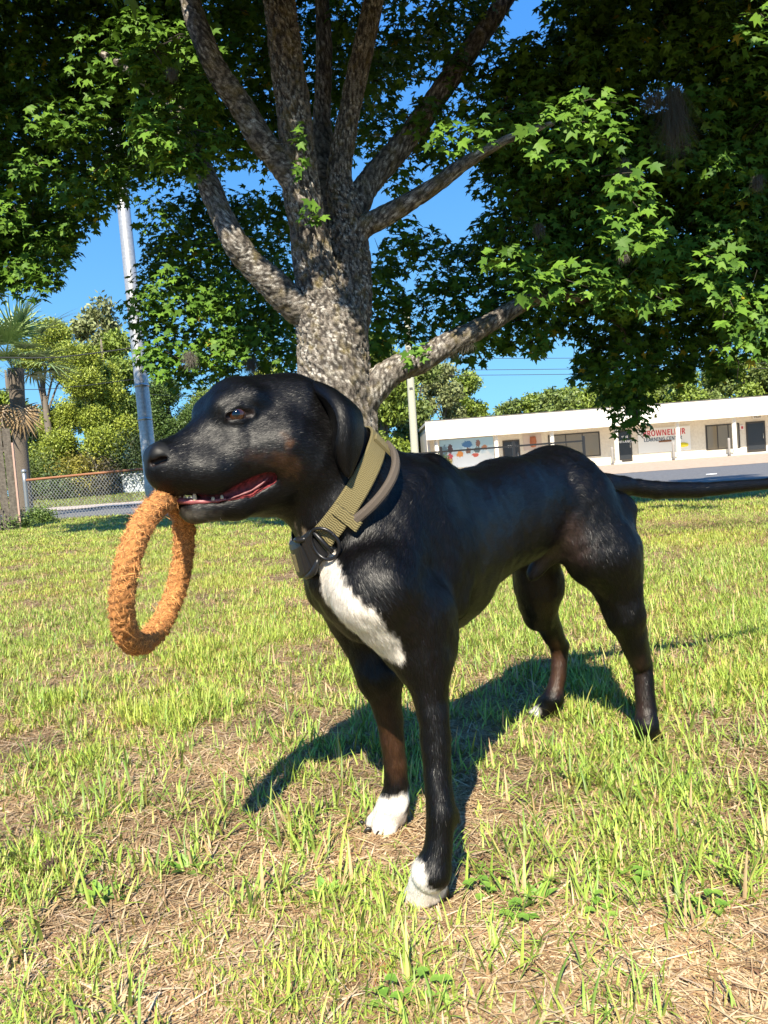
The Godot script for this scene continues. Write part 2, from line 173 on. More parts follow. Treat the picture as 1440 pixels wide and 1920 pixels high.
const TEETH := [[Vector3(-0.2479, 0.5663, 0.1503), Vector3(-0.2477, 0.5725, 0.1509), 0.0022], [Vector3(-0.2418, 0.5653, 0.1519), Vector3(-0.2417, 0.5715, 0.1524), 0.0022], [Vector3(-0.2357, 0.5642, 0.1522), Vector3(-0.2356, 0.5704, 0.1527), 0.0022], [Vector3(-0.2288, 0.5631, 0.1537), Vector3(-0.2280, 0.5742, 0.1558), 0.0034], [Vector3(-0.2061, 0.5622, 0.1510), Vector3(-0.2058, 0.5670, 0.1507), 0.0026], [Vector3(-0.1955, 0.5634, 0.1480), Vector3(-0.1951, 0.5683, 0.1478), 0.0026]]
const CLAWS := [[Vector3(-0.0033, 0.0145, 0.1259), Vector3(-0.0088, 0.0000, -0.0082)], [Vector3(0.0090, 0.0145, 0.1379), Vector3(-0.0089, 0.0000, -0.0081)], [Vector3(0.0284, 0.0145, 0.1357), Vector3(-0.0027, 0.0000, -0.0117)], [Vector3(0.0493, 0.0145, 0.1202), Vector3(0.0042, 0.0000, -0.0112)], [Vector3(-0.0616, 0.0145, -0.0975), Vector3(-0.0113, 0.0000, -0.0040)], [Vector3(-0.0495, 0.0145, -0.0739), Vector3(-0.0119, 0.0000, 0.0015)], [Vector3(-0.0301, 0.0145, -0.0689), Vector3(-0.0107, 0.0000, 0.0053)], [Vector3(0.0011, 0.0145, -0.0974), Vector3(0.0061, 0.0000, -0.0103)], [Vector3(0.4851, 0.0145, -0.3987), Vector3(-0.0048, 0.0000, -0.0110)], [Vector3(0.4892, 0.0145, -0.3774), Vector3(-0.0086, 0.0000, -0.0083)], [Vector3(0.5133, 0.0145, -0.3711), Vector3(0.0119, 0.0000, -0.0017)], [Vector3(0.5317, 0.0145, -0.3876), Vector3(0.0105, 0.0000, -0.0058)], [Vector3(0.3026, 0.0145, -0.5916), Vector3(-0.0101, 0.0000, -0.0064)], [Vector3(0.3097, 0.0145, -0.5686), Vector3(-0.0118, 0.0000, -0.0024)], [Vector3(0.3236, 0.0145, -0.5604), Vector3(-0.0120, 0.0000, -0.0003)], [Vector3(0.3534, 0.0145, -0.5873), Vector3(0.0000, 0.0000, -0.0120)]]
const RING_AT := Vector3(-0.2973, 0.4767, -0.9811)
const RING_MAJOR := 0.0923
const WHISKERS := [[Vector3(-0.1045, 0.5786, 0.1105), Vector3(0.0270, -0.0256, 0.0087)], [Vector3(-0.2194, 0.5440, 0.1458), Vector3(0.0121, -0.0226, 0.0066)], [Vector3(-0.2042, 0.5441, 0.1419), Vector3(0.0137, -0.0257, 0.0075)], [Vector3(-0.0854, 0.6272, 0.1017), Vector3(0.0192, -0.0184, 0.0105)]]
const COLLAR_AT := Vector3(-0.0544, 0.5571, 0.0410)
const COLLAR_AXIS := Vector3(0.7371, -0.6253, -0.2565)
const COLLAR_DOWN := Vector3(-0.6385, -0.7683, 0.0383)
const COLLAR_SIDE := Vector3(0.2210, -0.1356, 0.9655)
# limbs of the shade tree: each point x, y, z, radius
const TREE_LIMBS := {
	"trunk": [[-0.357, 0.016, -6.981, 0.4175], [-0.365, 0.551, -7.007, 0.3835], [-0.360, 1.134, -7.036, 0.3544], [-0.352, 1.571, -7.058, 0.3301], [-0.354, 1.863, -7.073, 0.3155], [-0.348, 2.081, -7.083, 0.2864]],
	"stem": [[-0.348, 1.814, -7.070, 0.2864], [-0.408, 2.152, -7.057, 0.2223], [-0.447, 2.382, -7.048, 0.1928], [-0.490, 2.838, -7.021, 0.1651], [-0.524, 3.343, -6.996, 0.1568], [-0.533, 3.843, -6.971, 0.1485], [-0.561, 4.333, -6.945, 0.1404], [-0.574, 4.757, -6.916, 0.1347], [-0.590, 5.339, -6.845, 0.1144], [-0.553, 6.122, -6.784, 0.0766]],
	"stem2": [[-0.275, 1.826, -7.171, 0.2462], [-0.172, 2.217, -7.210, 0.2123], [-0.139, 2.668, -7.263, 0.1934], [-0.148, 3.017, -7.280, 0.1636], [-0.181, 3.367, -7.298, 0.1140], [-0.043, 3.919, -7.275, 0.0985], [0.120, 4.419, -7.200, 0.0947], [0.256, 4.849, -7.171, 0.0843], [0.459, 5.403, -7.049, 0.0660], [0.624, 6.064, -6.981, 0.0418]],
	"back": [[-0.210, 2.819, -7.421, 0.2025], [-0.301, 3.351, -7.497, 0.1631], [-0.317, 4.034, -7.681, 0.0884], [-0.249, 4.761, -7.818, 0.0791], [-0.231, 5.670, -7.963, 0.0641]],
	"limb_a": [[-0.134, 2.742, -7.267, 0.1240], [0.010, 2.855, -7.222, 0.1034], [0.163, 2.910, -7.175, 0.0978], [0.401, 2.990, -7.079, 0.0843], [0.688, 3.095, -6.934, 0.0707], [0.932, 3.220, -6.840, 0.0581], [1.270, 3.313, -6.644, 0.0361], [1.633, 3.338, -6.445, 0.0197]],
	"limb_b": [[-0.089, 3.029, -7.331, 0.1398], [0.082, 3.329, -7.446, 0.1215], [0.490, 3.806, -7.670, 0.1144], [0.921, 4.356, -7.797, 0.1054], [1.334, 4.894, -7.924, 0.0961], [1.588, 5.212, -7.940, 0.0881], [1.998, 5.839, -8.072, 0.0595]],
	"limb_c": [[-0.450, 2.016, -7.080, 0.1699], [-0.702, 2.187, -6.989, 0.1436], [-0.862, 2.361, -6.897, 0.1273], [-1.038, 2.554, -6.807, 0.1162], [-1.143, 2.741, -6.736, 0.1056], [-1.297, 3.155, -6.887, 0.0983], [-1.430, 3.523, -7.105, 0.0964], [-1.552, 3.852, -7.322, 0.0917], [-1.705, 4.221, -7.590, 0.0770], [-2.126, 4.791, -8.119, 0.0548], [-2.703, 5.383, -8.650, 0.0350]],
	"limb_d": [[-0.539, 3.206, -6.989, 0.1283], [-0.702, 3.412, -6.949, 0.1179], [-0.829, 3.579, -6.908, 0.1123], [-0.960, 3.837, -6.870, 0.1092], [-1.089, 4.019, -6.779, 0.1053], [-1.184, 4.219, -6.689, 0.0969], [-1.290, 4.571, -6.807, 0.0915], [-1.373, 4.911, -6.924, 0.0836], [-1.629, 5.751, -7.266, 0.0583]],
	"limb_e": [[-0.277, 1.079, -7.034, 0.2184], [-0.063, 1.331, -7.046, 0.1505], [0.179, 1.504, -7.105, 0.1271], [0.429, 1.595, -7.159, 0.1182], [0.685, 1.727, -7.216, 0.1066], [1.074, 1.891, -7.324, 0.0930], [1.344, 2.038, -7.432, 0.0816], [1.661, 2.176, -7.589, 0.0676], [2.186, 2.218, -7.991, 0.0493], [2.709, 2.001, -8.481, 0.0320], [2.984, 1.569, -8.860, 0.0183]]}
# leafy clumps of its crown: centre and radius
const TREE_CLUMPS := [
	[-4.73, 6.76, -9.57, 0.31], [-4.21, 6.65, -9.78, 0.22], [-5.24, 5.43, -9.07, 0.20], [-2.71, 6.22, -9.67, 0.22], [-3.43, 5.77, -9.11, 0.22], [-4.75, 6.47, -9.11, 0.30],
	[-4.69, 3.39, -8.73, 0.27], [-4.79, 4.91, -9.87, 0.27], [-2.24, 6.80, -9.83, 0.21], [-3.50, 4.55, -9.65, 0.22], [-3.51, 6.11, -9.09, 0.20], [-3.86, 6.85, -9.74, 0.27],
	[-2.19, 4.74, -9.43, 0.30], [-3.49, 5.16, -8.86, 0.20], [-3.40, 5.41, -9.53, 0.28], [-5.11, 6.03, -9.56, 0.22], [-2.54, 7.09, -9.99, 0.30], [-5.20, 4.48, -8.74, 0.29],
	[-4.84, 5.24, -9.80, 0.25], [-3.56, 5.35, -8.75, 0.23], [-3.04, 5.69, -9.02, 0.23], [-4.11, 3.98, -8.73, 0.21], [-5.70, 6.58, -9.97, 0.23], [-2.91, 4.82, -9.90, 0.31],
	[-4.94, 6.05, -9.81, 0.31], [-4.96, 5.31, -9.31, 0.21], [-5.16, 4.18, -8.60, 0.20], [-5.64, 6.10, -9.52, 0.27], [-4.20, 3.43, -9.21, 0.28], [-3.35, 3.84, -9.23, 0.26],
	[-4.51, 6.38, -9.50, 0.24], [-4.27, 7.01, -9.46, 0.29], [-5.55, 6.61, -9.63, 0.28], [-2.57, 5.48, -9.28, 0.23], [-3.02, 6.50, -9.63, 0.28], [-5.14, 4.92, -8.68, 0.23],
	[-4.85, 4.77, -8.68, 0.29], [-4.51, 5.27, -8.93, 0.23], [-2.28, 4.70, -8.70, 0.27], [-4.64, 3.61, -8.79, 0.23], [-5.04, 6.92, -9.49, 0.24], [-2.25, 4.44, -9.42, 0.26],
	[-2.95, 6.75, -9.41, 0.24], [-3.10, 4.61, -8.93, 0.20], [-4.59, 6.89, -9.22, 0.22], [-2.30, 6.40, -9.90, 0.25], [-2.94, 5.54, -9.12, 0.21], [-3.93, 5.07, -9.50, 0.30],
	[-5.09, 6.55, -8.80, 0.28], [-4.89, 5.49, -8.96, 0.21], [-2.85, 5.15, -9.82, 0.27], [-6.08, 4.15, -9.81, 0.32], [-4.50, 4.95, -8.81, 0.28], [-5.61, 5.01, -9.91, 0.31],
	[-4.11, 3.76, -9.29, 0.23], [-4.40, 3.73, -8.85, 0.25], [-4.15, 4.00, -9.33, 0.29], [-5.31, 3.87, -9.56, 0.31], [-3.56, 3.45, -8.93, 0.24], [-3.76, 4.18, -9.06, 0.29],
	[-4.44, 3.49, -8.97, 0.29], [-4.17, 3.68, -9.70, 0.24], [-2.31, 5.90, -8.87, 0.24], [-2.13, 5.44, -9.33, 0.26], [-3.66, 6.01, -10.07, 0.33], [-3.01, 6.31, -8.98, 0.25],
	[-5.00, 4.57, -9.25, 0.23], [-4.25, 5.75, -9.14, 0.28], [-3.54, 5.26, -9.70, 0.25], [-3.03, 4.00, -9.00, 0.23], [-3.98, 4.58, -8.96, 0.24], [-4.33, 5.76, -9.88, 0.31],
	[-2.43, 5.78, -9.33, 0.22], [-4.20, 7.36, -10.04, 0.28], [-4.75, 4.82, -8.90, 0.24], [-3.13, 4.74, -9.65, 0.26], [-5.41, 6.59, -10.08, 0.25], [-4.78, 3.84, -8.64, 0.25],
	[-4.48, 6.75, -9.70, 0.27], [-4.04, 4.27, -8.91, 0.21], [-2.45, 6.01, -10.07, 0.27], [-5.70, 3.47, -9.19, 0.21], [-2.57, 4.84, -9.73, 0.26], [-3.46, 7.27, -10.12, 0.32],
	[-3.76, 7.32, -9.96, 0.25], [-2.67, 6.71, -9.32, 0.30], [-4.57, 5.65, -9.52, 0.30], [-4.72, 4.54, -9.58, 0.24], [-4.26, 5.20, -9.15, 0.29], [-5.56, 3.52, -9.56, 0.25],
	[-5.60, 3.97, -9.46, 0.32], [-4.72, 4.10, -8.68, 0.29], [-5.30, 3.99, -8.70, 0.24], [-4.33, 3.18, -8.81, 0.28], [-3.31, 4.60, -8.64, 0.20], [-4.49, 5.84, -8.86, 0.21],
	[-3.56, 6.54, -9.93, 0.31], [-2.07, 4.78, -8.80, 0.21], [-2.02, 5.12, -9.93, 0.25], [-2.19, 6.09, -9.92, 0.29], [-5.70, 4.44, -9.87, 0.27], [-4.14, 4.82, -10.02, 0.24],
	[-4.31, 6.39, -9.90, 0.25], [-5.50, 5.61, -9.12, 0.27], [-4.27, 7.02, -9.95, 0.30], [-2.79, 5.94, -9.55, 0.30], [-4.48, 4.98, -9.61, 0.25], [-3.06, 5.51, -9.77, 0.29],
	[-5.34, 6.74, -9.72, 0.31], [-3.28, 6.37, -8.92, 0.25], [-1.98, 6.76, -9.33, 0.27], [-3.98, 4.76, -8.69, 0.26], [-4.05, 4.32, -10.00, 0.29], [-4.12, 3.65, -8.81, 0.22],
	[-3.02, 4.85, -8.96, 0.20], [-2.64, 4.57, -9.65, 0.27], [-4.87, 4.07, -9.35, 0.25], [-2.49, 6.29, -9.20, 0.20], [-3.14, 3.88, -8.60, 0.25], [-5.57, 6.71, -9.47, 0.32],
	[-2.80, 5.91, -9.08, 0.26], [-3.93, 4.95, -9.99, 0.24], [-3.92, 3.87, -9.56, 0.29], [-3.93, 5.37, -9.38, 0.20], [-5.45, 5.95, -9.55, 0.30], [-2.47, 5.32, -9.37, 0.25],
	[-5.01, 5.02, -9.79, 0.33], [-4.71, 3.35, -9.07, 0.28], [-3.83, 5.86, -9.27, 0.23], [-2.81, 4.13, -8.92, 0.26], [-4.37, 5.77, -9.55, 0.29], [-3.15, 6.15, -9.41, 0.27],
	[-5.72, 3.79, -9.65, 0.28], [-2.11, 6.58, -9.82, 0.27], [-4.12, 5.83, -9.43, 0.26], [-5.23, 6.73, -9.31, 0.21], [-1.88, 5.26, -9.14, 0.30], [-4.13, 6.40, -8.71, 0.22],
	[-4.93, 6.57, -9.65, 0.22], [-3.85, 3.16, -8.82, 0.25], [-2.88, 5.48, -9.96, 0.23], [-5.08, 5.19, -9.00, 0.29], [-3.67, 5.96, -8.95, 0.25], [-2.01, 5.40, -9.95, 0.32],
	[-5.40, 4.85, -8.94, 0.28], [-3.73, 4.00, -9.61, 0.23], [-2.78, 5.43, -9.21, 0.30], [-3.30, 5.75, -9.92, 0.33], [-4.47, 7.74, -10.66, 0.28], [-6.00, 6.58, -10.83, 0.33],
	[-4.80, 5.66, -10.28, 0.32], [-5.15, 7.84, -10.79, 0.36], [-4.09, 7.03, -11.10, 0.31], [-5.38, 5.37, -10.95, 0.40], [-3.25, 5.32, -10.07, 0.36], [-2.97, 5.55, -11.11, 0.31],
	[-4.03, 4.07, -10.20, 0.41], [-5.90, 6.93, -10.58, 0.28], [-5.48, 7.61, -10.69, 0.36], [-4.38, 5.01, -10.35, 0.40], [-4.11, 6.40, -10.43, 0.34], [-2.85, 7.76, -11.36, 0.45],
	[-5.92, 4.08, -10.83, 0.34], [-4.84, 5.28, -10.66, 0.28], [-3.47, 6.91, -10.80, 0.34], [-4.03, 5.82, -10.87, 0.38], [-6.38, 7.55, -10.99, 0.36], [-5.55, 5.14, -11.23, 0.36],
	[-3.78, 4.97, -10.72, 0.30], [-5.31, 4.27, -10.34, 0.29], [-6.72, 4.11, -10.81, 0.36], [-5.21, 6.98, -10.87, 0.33], [-6.12, 5.67, -10.23, 0.37], [-4.29, 7.57, -10.95, 0.31],
	[-3.50, 7.90, -11.06, 0.42], [-4.82, 6.16, -10.63, 0.39], [-4.36, 5.27, -11.19, 0.45], [-4.73, 4.12, -10.32, 0.34], [-6.72, 5.41, -11.13, 0.31], [-4.58, 4.47, -10.31, 0.34],
	[-2.23, 5.53, -10.40, 0.41], [-5.21, 5.82, -10.34, 0.37], [-3.35, 6.20, -10.38, 0.41], [-5.88, 7.42, -10.31, 0.27], [-3.87, 7.05, -10.55, 0.32], [-4.34, 5.49, -10.90, 0.38],
	[-2.76, 6.00, -10.46, 0.34], [-2.69, 6.96, -10.94, 0.37], [-3.69, 7.29, -10.44, 0.42], [-6.19, 4.74, -10.92, 0.43], [-5.34, 4.16, -10.87, 0.36], [-4.55, 6.42, -10.14, 0.40],
	[-4.60, 3.92, -10.57, 0.43], [-6.70, 7.02, -11.24, 0.36], [-2.97, 6.62, -10.69, 0.41], [-3.45, 7.27, -10.80, 0.34], [-5.50, 7.28, -10.81, 0.37], [-4.06, 7.93, -10.90, 0.34],
	[-6.46, 5.72, -11.07, 0.33], [-3.04, 7.12, -10.72, 0.34], [-2.24, 6.26, -10.65, 0.32], [-2.91, 7.64, -10.54, 0.31], [-3.36, 4.84, -10.76, 0.41], [-5.67, 5.78, -10.39, 0.32],
	[-6.17, 4.37, -10.12, 0.40], [-6.37, 6.24, -10.59, 0.38], [-5.41, 6.67, -10.83, 0.37], [-4.66, 6.11, -11.01, 0.41], [-5.50, 6.64, -10.44, 0.30], [-4.22, 4.93, -11.17, 0.35],
	[-2.33, 7.04, -10.65, 0.28], [-5.86, 4.96, -11.01, 0.34], [-3.83, 5.89, -10.33, 0.32], [-4.30, 6.94, -10.72, 0.33], [-5.87, 7.44, -10.88, 0.42], [-4.59, 6.94, -10.27, 0.30],
	[-3.64, 4.33, -10.23, 0.32], [-5.33, 5.32, -10.07, 0.31], [-2.21, 6.59, -10.50, 0.37], [-3.49, 5.23, -10.75, 0.43], [-2.35, 7.60, -10.58, 0.34], [-2.19, 5.02, -10.09, 0.27],
	[-3.22, 5.21, -10.93, 0.40], [-5.93, 8.25, -11.21, 0.43], [-5.84, 5.04, -10.45, 0.40], [-3.52, 5.83, -10.39, 0.31], [-6.36, 3.99, -10.86, 0.36], [-5.29, 7.65, -11.01, 0.44],
	[-3.24, 6.49, -11.09, 0.39], [-3.13, 5.72, -10.86, 0.31], [-4.77, 5.78, -11.05, 0.37], [-2.66, 6.34, -10.55, 0.35], [-2.75, 4.92, -10.42, 0.28], [-3.95, 6.65, -11.14, 0.33],
	[-5.68, 6.22, -10.67, 0.36], [-4.48, 6.26, -10.59, 0.40], [-4.62, 4.77, -10.23, 0.27], [-3.12, 5.65, -10.15, 0.31], [-4.51, 4.84, -10.82, 0.31], [-4.91, 6.00, -10.16, 0.40],
	[-3.65, 5.10, -10.08, 0.30], [-5.90, 5.50, -11.18, 0.34], [-2.36, 5.75, -10.11, 0.37], [-1.49, 4.95, -9.32, 0.35], [-1.63, 5.11, -8.88, 0.33], [-1.12, 6.05, -9.11, 0.34],
	[-0.71, 6.62, -9.26, 0.30], [0.17, 5.46, -9.49, 0.32], [-1.93, 4.58, -9.53, 0.40], [-0.66, 4.80, -9.27, 0.38], [-1.15, 5.36, -9.26, 0.31], [-0.54, 5.13, -9.28, 0.36],
	[0.25, 6.79, -9.75, 0.30], [-0.14, 5.84, -9.68, 0.35], [-0.72, 4.57, -9.44, 0.33], [-0.11, 4.81, -9.80, 0.33], [-0.19, 6.64, -9.66, 0.39], [-1.77, 5.91, -9.11, 0.28],
	[-1.52, 6.74, -9.94, 0.41], [-1.17, 4.90, -9.57, 0.33], [-2.03, 5.89, -9.93, 0.36], [-0.40, 5.36, -9.02, 0.29], [-1.68, 5.84, -9.58, 0.34], [-1.83, 6.82, -9.52, 0.28],
	[-1.39, 6.71, -9.32, 0.36], [-0.15, 5.44, -9.99, 0.30], [-1.06, 6.12, -9.81, 0.35], [-0.53, 6.30, -9.40, 0.38], [-0.71, 5.89, -9.50, 0.34], [-2.10, 5.26, -9.63, 0.29],
	[-2.07, 5.89, -9.36, 0.27], [-0.34, 4.25, -8.89, 0.29], [-1.99, 6.42, -9.23, 0.27], [-0.36, 6.21, -9.85, 0.37], [-1.46, 6.19, -9.90, 0.32], [-0.94, 6.53, -9.59, 0.31],
	[-0.81, 5.53, -9.42, 0.27], [0.05, 5.20, -10.00, 0.40], [-0.96, 4.98, -9.17, 0.35], [-2.10, 4.76, -9.29, 0.31], [-1.44, 4.45, -8.90, 0.30], [-1.11, 6.73, -9.49, 0.38],
	[-0.99, 4.29, -8.85, 0.32], [-1.76, 3.80, -6.77, 0.18], [-1.43, 4.20, -6.87, 0.20], [-1.25, 3.59, -6.85, 0.15], [-1.54, 3.66, -6.75, 0.19], [-1.37, 3.31, -6.59, 0.14],
	[-1.59, 4.03, -6.65, 0.14], [-1.74, 4.10, -6.57, 0.16], [-1.46, 3.98, -6.79, 0.21], [-1.51, 4.46, -6.89, 0.19], [-1.69, 3.48, -6.49, 0.18], [-1.57, 4.15, -6.51, 0.18],
	[-1.55, 3.37, -6.53, 0.18], [-1.31, 3.92, -6.82, 0.20], [-1.42, 3.82, -7.02, 0.21], [0.01, 5.14, -7.98, 0.25], [-0.13, 5.99, -8.59, 0.23], [-0.06, 5.21, -8.62, 0.30],
	[0.16, 5.80, -8.09, 0.23], [-0.17, 4.77, -8.61, 0.23], [0.09, 4.65, -7.98, 0.19], [-0.91, 5.07, -8.51, 0.28], [-1.56, 4.50, -7.82, 0.26], [-1.79, 4.44, -8.34, 0.22],
	[-1.53, 5.06, -8.16, 0.27], [-0.84, 5.71, -8.38, 0.27], [-1.26, 4.17, -8.38, 0.25], [-1.15, 4.78, -8.76, 0.23], [-1.30, 5.28, -7.85, 0.25], [-1.67, 3.83, -7.89, 0.22],
	[-1.01, 5.16, -7.91, 0.20], [-1.31, 6.31, -8.74, 0.26], [-1.18, 4.84, -7.89, 0.23], [-1.61, 5.77, -8.22, 0.24], [-1.48, 4.71, -8.76, 0.29], [-1.85, 4.15, -10.17, 0.31],
	[-2.00, 3.42, -10.78, 0.30], [-1.49, 4.21, -10.31, 0.24], [-2.18, 4.25, -10.24, 0.26], [-1.39, 3.54, -9.54, 0.21], [-2.22, 2.53, -10.16, 0.23], [-1.57, 2.25, -9.53, 0.25],
	[-1.05, 3.11, -9.63, 0.26], [-1.25, 2.65, -9.83, 0.22], [-2.90, 3.45, -10.56, 0.30], [-2.66, 2.50, -10.69, 0.33], [-2.58, 2.91, -10.10, 0.28], [-2.31, 2.96, -10.33, 0.23],
	[-1.71, 2.74, -9.75, 0.32], [-2.48, 3.29, -10.40, 0.23], [-2.25, 4.08, -10.48, 0.29], [-2.86, 3.99, -10.98, 0.27], [-2.08, 4.05, -10.94, 0.36], [-1.02, 2.84, -10.26, 0.27],
	[-1.32, 3.60, -10.44, 0.31], [-0.99, 2.09, -9.58, 0.30], [-2.00, 2.11, -10.60, 0.25], [-1.83, 2.49, -9.66, 0.29], [-2.57, 2.14, -10.70, 0.33], [-2.27, 3.32, -10.64, 0.36],
	[-1.47, 3.17, -10.89, 0.24], [-1.68, 4.00, -10.38, 0.29], [-2.86, 2.28, -10.25, 0.27], [-1.10, 3.92, -10.78, 0.29], [-1.82, 3.65, -10.42, 0.31], [-2.02, 3.50, -9.80, 0.30],
	[-2.78, 2.67, -10.04, 0.30], [-1.17, 3.89, -9.77, 0.33], [-2.41, 3.88, -9.53, 0.32], [-2.37, 3.66, -10.04, 0.32], [-1.64, 2.74, -10.73, 0.33], [-1.51, 2.19, -10.56, 0.31],
	[-2.16, 2.18, -9.80, 0.22], [-1.60, 2.95, -9.71, 0.33], [-1.63, 3.47, -10.81, 0.29], [-1.11, 2.64, -10.82, 0.35], [-2.70, 2.83, -9.51, 0.31], [-2.69, 3.67, -10.84, 0.35],
	[-0.91, 3.89, -9.58, 0.30], [-1.28, 2.35, -9.58, 0.26], [-2.01, 2.96, -10.13, 0.29], [-1.86, 2.24, -9.59, 0.29], [1.17, 5.20, -7.93, 0.34], [0.52, 5.02, -8.10, 0.24],
	[0.66, 3.96, -7.65, 0.26], [0.60, 5.91, -8.80, 0.34], [0.37, 3.75, -8.10, 0.33], [1.06, 5.92, -8.68, 0.24], [0.49, 6.18, -8.69, 0.33], [1.13, 3.97, -7.61, 0.30],
	[0.81, 5.09, -8.50, 0.34], [0.84, 3.84, -8.13, 0.25], [0.82, 4.92, -7.71, 0.22], [1.36, 4.45, -7.84, 0.24], [1.52, 5.46, -8.15, 0.25], [0.24, 4.39, -8.66, 0.33],
	[0.99, 4.48, -7.77, 0.24], [0.28, 4.47, -7.88, 0.31], [1.31, 6.19, -8.80, 0.32], [1.14, 5.24, -8.62, 0.28], [1.45, 5.24, -8.44, 0.27], [0.56, 5.08, -8.80, 0.27],
	[0.29, 5.59, -8.12, 0.30], [0.29, 5.10, -8.57, 0.27], [0.37, 2.35, -8.18, 0.21], [0.87, 2.32, -8.78, 0.30], [1.51, 2.62, -9.00, 0.24], [1.58, 2.68, -8.29, 0.26],
	[0.47, 2.11, -8.57, 0.24], [0.05, 2.47, -8.02, 0.29], [0.73, 2.99, -8.71, 0.27], [1.79, 2.48, -8.92, 0.30], [1.11, 3.00, -8.93, 0.29], [0.44, 3.05, -8.38, 0.28],
	[0.23, 2.26, -8.63, 0.31], [0.22, 2.89, -8.95, 0.26], [1.39, 3.07, -8.46, 0.27], [1.04, 2.54, -8.46, 0.24], [1.23, 2.14, -8.17, 0.21], [1.32, 2.86, -8.72, 0.25],
	[0.79, 2.58, -8.61, 0.29], [0.03, 1.93, -8.18, 0.22], [3.74, 2.53, -7.43, 0.22], [2.68, 2.12, -7.64, 0.28], [4.27, 5.19, -7.71, 0.25], [3.29, 3.55, -7.36, 0.18],
	[3.25, 2.87, -7.53, 0.18], [4.53, 2.18, -7.44, 0.25], [3.58, 2.33, -7.52, 0.26], [3.17, 2.12, -7.42, 0.24], [4.12, 2.50, -7.30, 0.23], [2.43, 3.14, -7.21, 0.20],
	[1.63, 3.56, -8.08, 0.26], [4.47, 3.20, -7.78, 0.26], [3.44, 3.89, -7.44, 0.18], [3.95, 3.80, -7.29, 0.21], [3.74, 3.26, -7.41, 0.25], [4.83, 3.14, -7.97, 0.29],
	[2.21, 4.89, -7.22, 0.26], [1.80, 3.87, -8.07, 0.27], [1.94, 3.18, -7.48, 0.26], [4.30, 3.65, -8.09, 0.27], [3.96, 4.13, -7.24, 0.26], [2.23, 2.62, -7.11, 0.21],
	[1.50, 3.13, -7.44, 0.20], [5.04, 3.04, -7.65, 0.19], [3.13, 5.00, -7.77, 0.19], [3.64, 3.93, -7.34, 0.20], [1.65, 3.97, -7.45, 0.19], [5.02, 4.46, -7.48, 0.26],
	[4.92, 3.25, -7.79, 0.22], [4.51, 2.02, -7.04, 0.25], [2.43, 4.70, -7.58, 0.18], [4.65, 3.52, -8.01, 0.19], [2.13, 2.30, -7.16, 0.19], [3.03, 5.00, -7.28, 0.21],
	[2.70, 3.36, -7.29, 0.24], [4.75, 3.43, -7.31, 0.20], [4.37, 4.41, -7.53, 0.21], [3.55, 4.42, -7.65, 0.28], [2.04, 3.94, -7.86, 0.24], [3.92, 4.60, -7.90, 0.28],
	[2.29, 4.25, -7.76, 0.20], [2.46, 3.81, -8.14, 0.24], [2.11, 4.19, -7.17, 0.19], [4.16, 2.91, -7.95, 0.25], [3.08, 2.22, -7.87, 0.27], [2.34, 3.20, -7.64, 0.23],
	[2.50, 4.80, -7.31, 0.25], [4.23, 4.07, -7.20, 0.25], [4.89, 3.87, -7.50, 0.26], [2.47, 4.59, -7.77, 0.29], [1.74, 2.41, -7.17, 0.20], [4.36, 2.23, -7.85, 0.21],
	[3.53, 2.12, -7.80, 0.21], [3.26, 4.80, -7.59, 0.18], [3.41, 2.65, -7.94, 0.20], [4.09, 5.32, -7.88, 0.19], [2.29, 4.75, -7.88, 0.23], [3.31, 2.44, -7.26, 0.25],
	[2.16, 5.21, -7.98, 0.25], [2.85, 4.94, -7.80, 0.19], [2.55, 3.90, -7.95, 0.21], [2.90, 3.17, -7.72, 0.20], [4.31, 2.51, -7.95, 0.20], [4.29, 4.56, -7.26, 0.21],
	[3.79, 3.57, -7.30, 0.25], [3.82, 4.80, -7.66, 0.22], [3.83, 3.88, -7.60, 0.26], [4.94, 4.83, -8.17, 0.27], [5.12, 4.26, -7.74, 0.26], [2.55, 4.27, -7.35, 0.27],
	[2.59, 5.18, -7.44, 0.19], [3.17, 2.93, -8.11, 0.30], [4.91, 2.54, -8.07, 0.24], [1.77, 3.38, -7.32, 0.27], [4.02, 5.59, -8.24, 0.21], [4.26, 5.16, -7.94, 0.26],
	[3.41, 1.84, -6.98, 0.24], [2.51, 2.67, -8.02, 0.24], [4.20, 3.79, -7.41, 0.24], [4.40, 3.44, -7.28, 0.23], [4.56, 1.96, -7.44, 0.25], [2.79, 2.45, -7.83, 0.24],
	[3.72, 3.14, -7.76, 0.25], [2.96, 3.14, -7.44, 0.19], [1.90, 3.27, -7.14, 0.26], [3.31, 4.46, -7.57, 0.24], [3.19, 3.27, -7.39, 0.27], [1.99, 2.98, -7.74, 0.27],
	[3.95, 3.02, -7.34, 0.26], [2.81, 3.07, -7.87, 0.22], [2.52, 3.06, -7.77, 0.25], [4.66, 4.60, -7.21, 0.25], [3.12, 3.75, -7.52, 0.19], [2.60, 5.28, -8.19, 0.30],
	[2.95, 2.37, -7.27, 0.22], [1.82, 2.73, -7.49, 0.21], [1.79, 3.45, -7.88, 0.19], [2.23, 2.87, -8.07, 0.28], [4.36, 3.92, -7.17, 0.19], [4.64, 4.49, -7.37, 0.26],
	[4.71, 2.14, -7.12, 0.25], [3.33, 4.97, -7.48, 0.25], [4.78, 5.25, -7.79, 0.19], [4.13, 2.74, -7.19, 0.20], [3.54, 2.76, -7.19, 0.25], [4.44, 5.17, -7.66, 0.22],
	[2.71, 2.24, -7.08, 0.21], [2.68, 4.23, -8.04, 0.29], [2.12, 2.93, -7.30, 0.25], [3.06, 3.01, -7.65, 0.19], [2.06, 4.37, -8.07, 0.23], [4.89, 2.71, -7.57, 0.24],
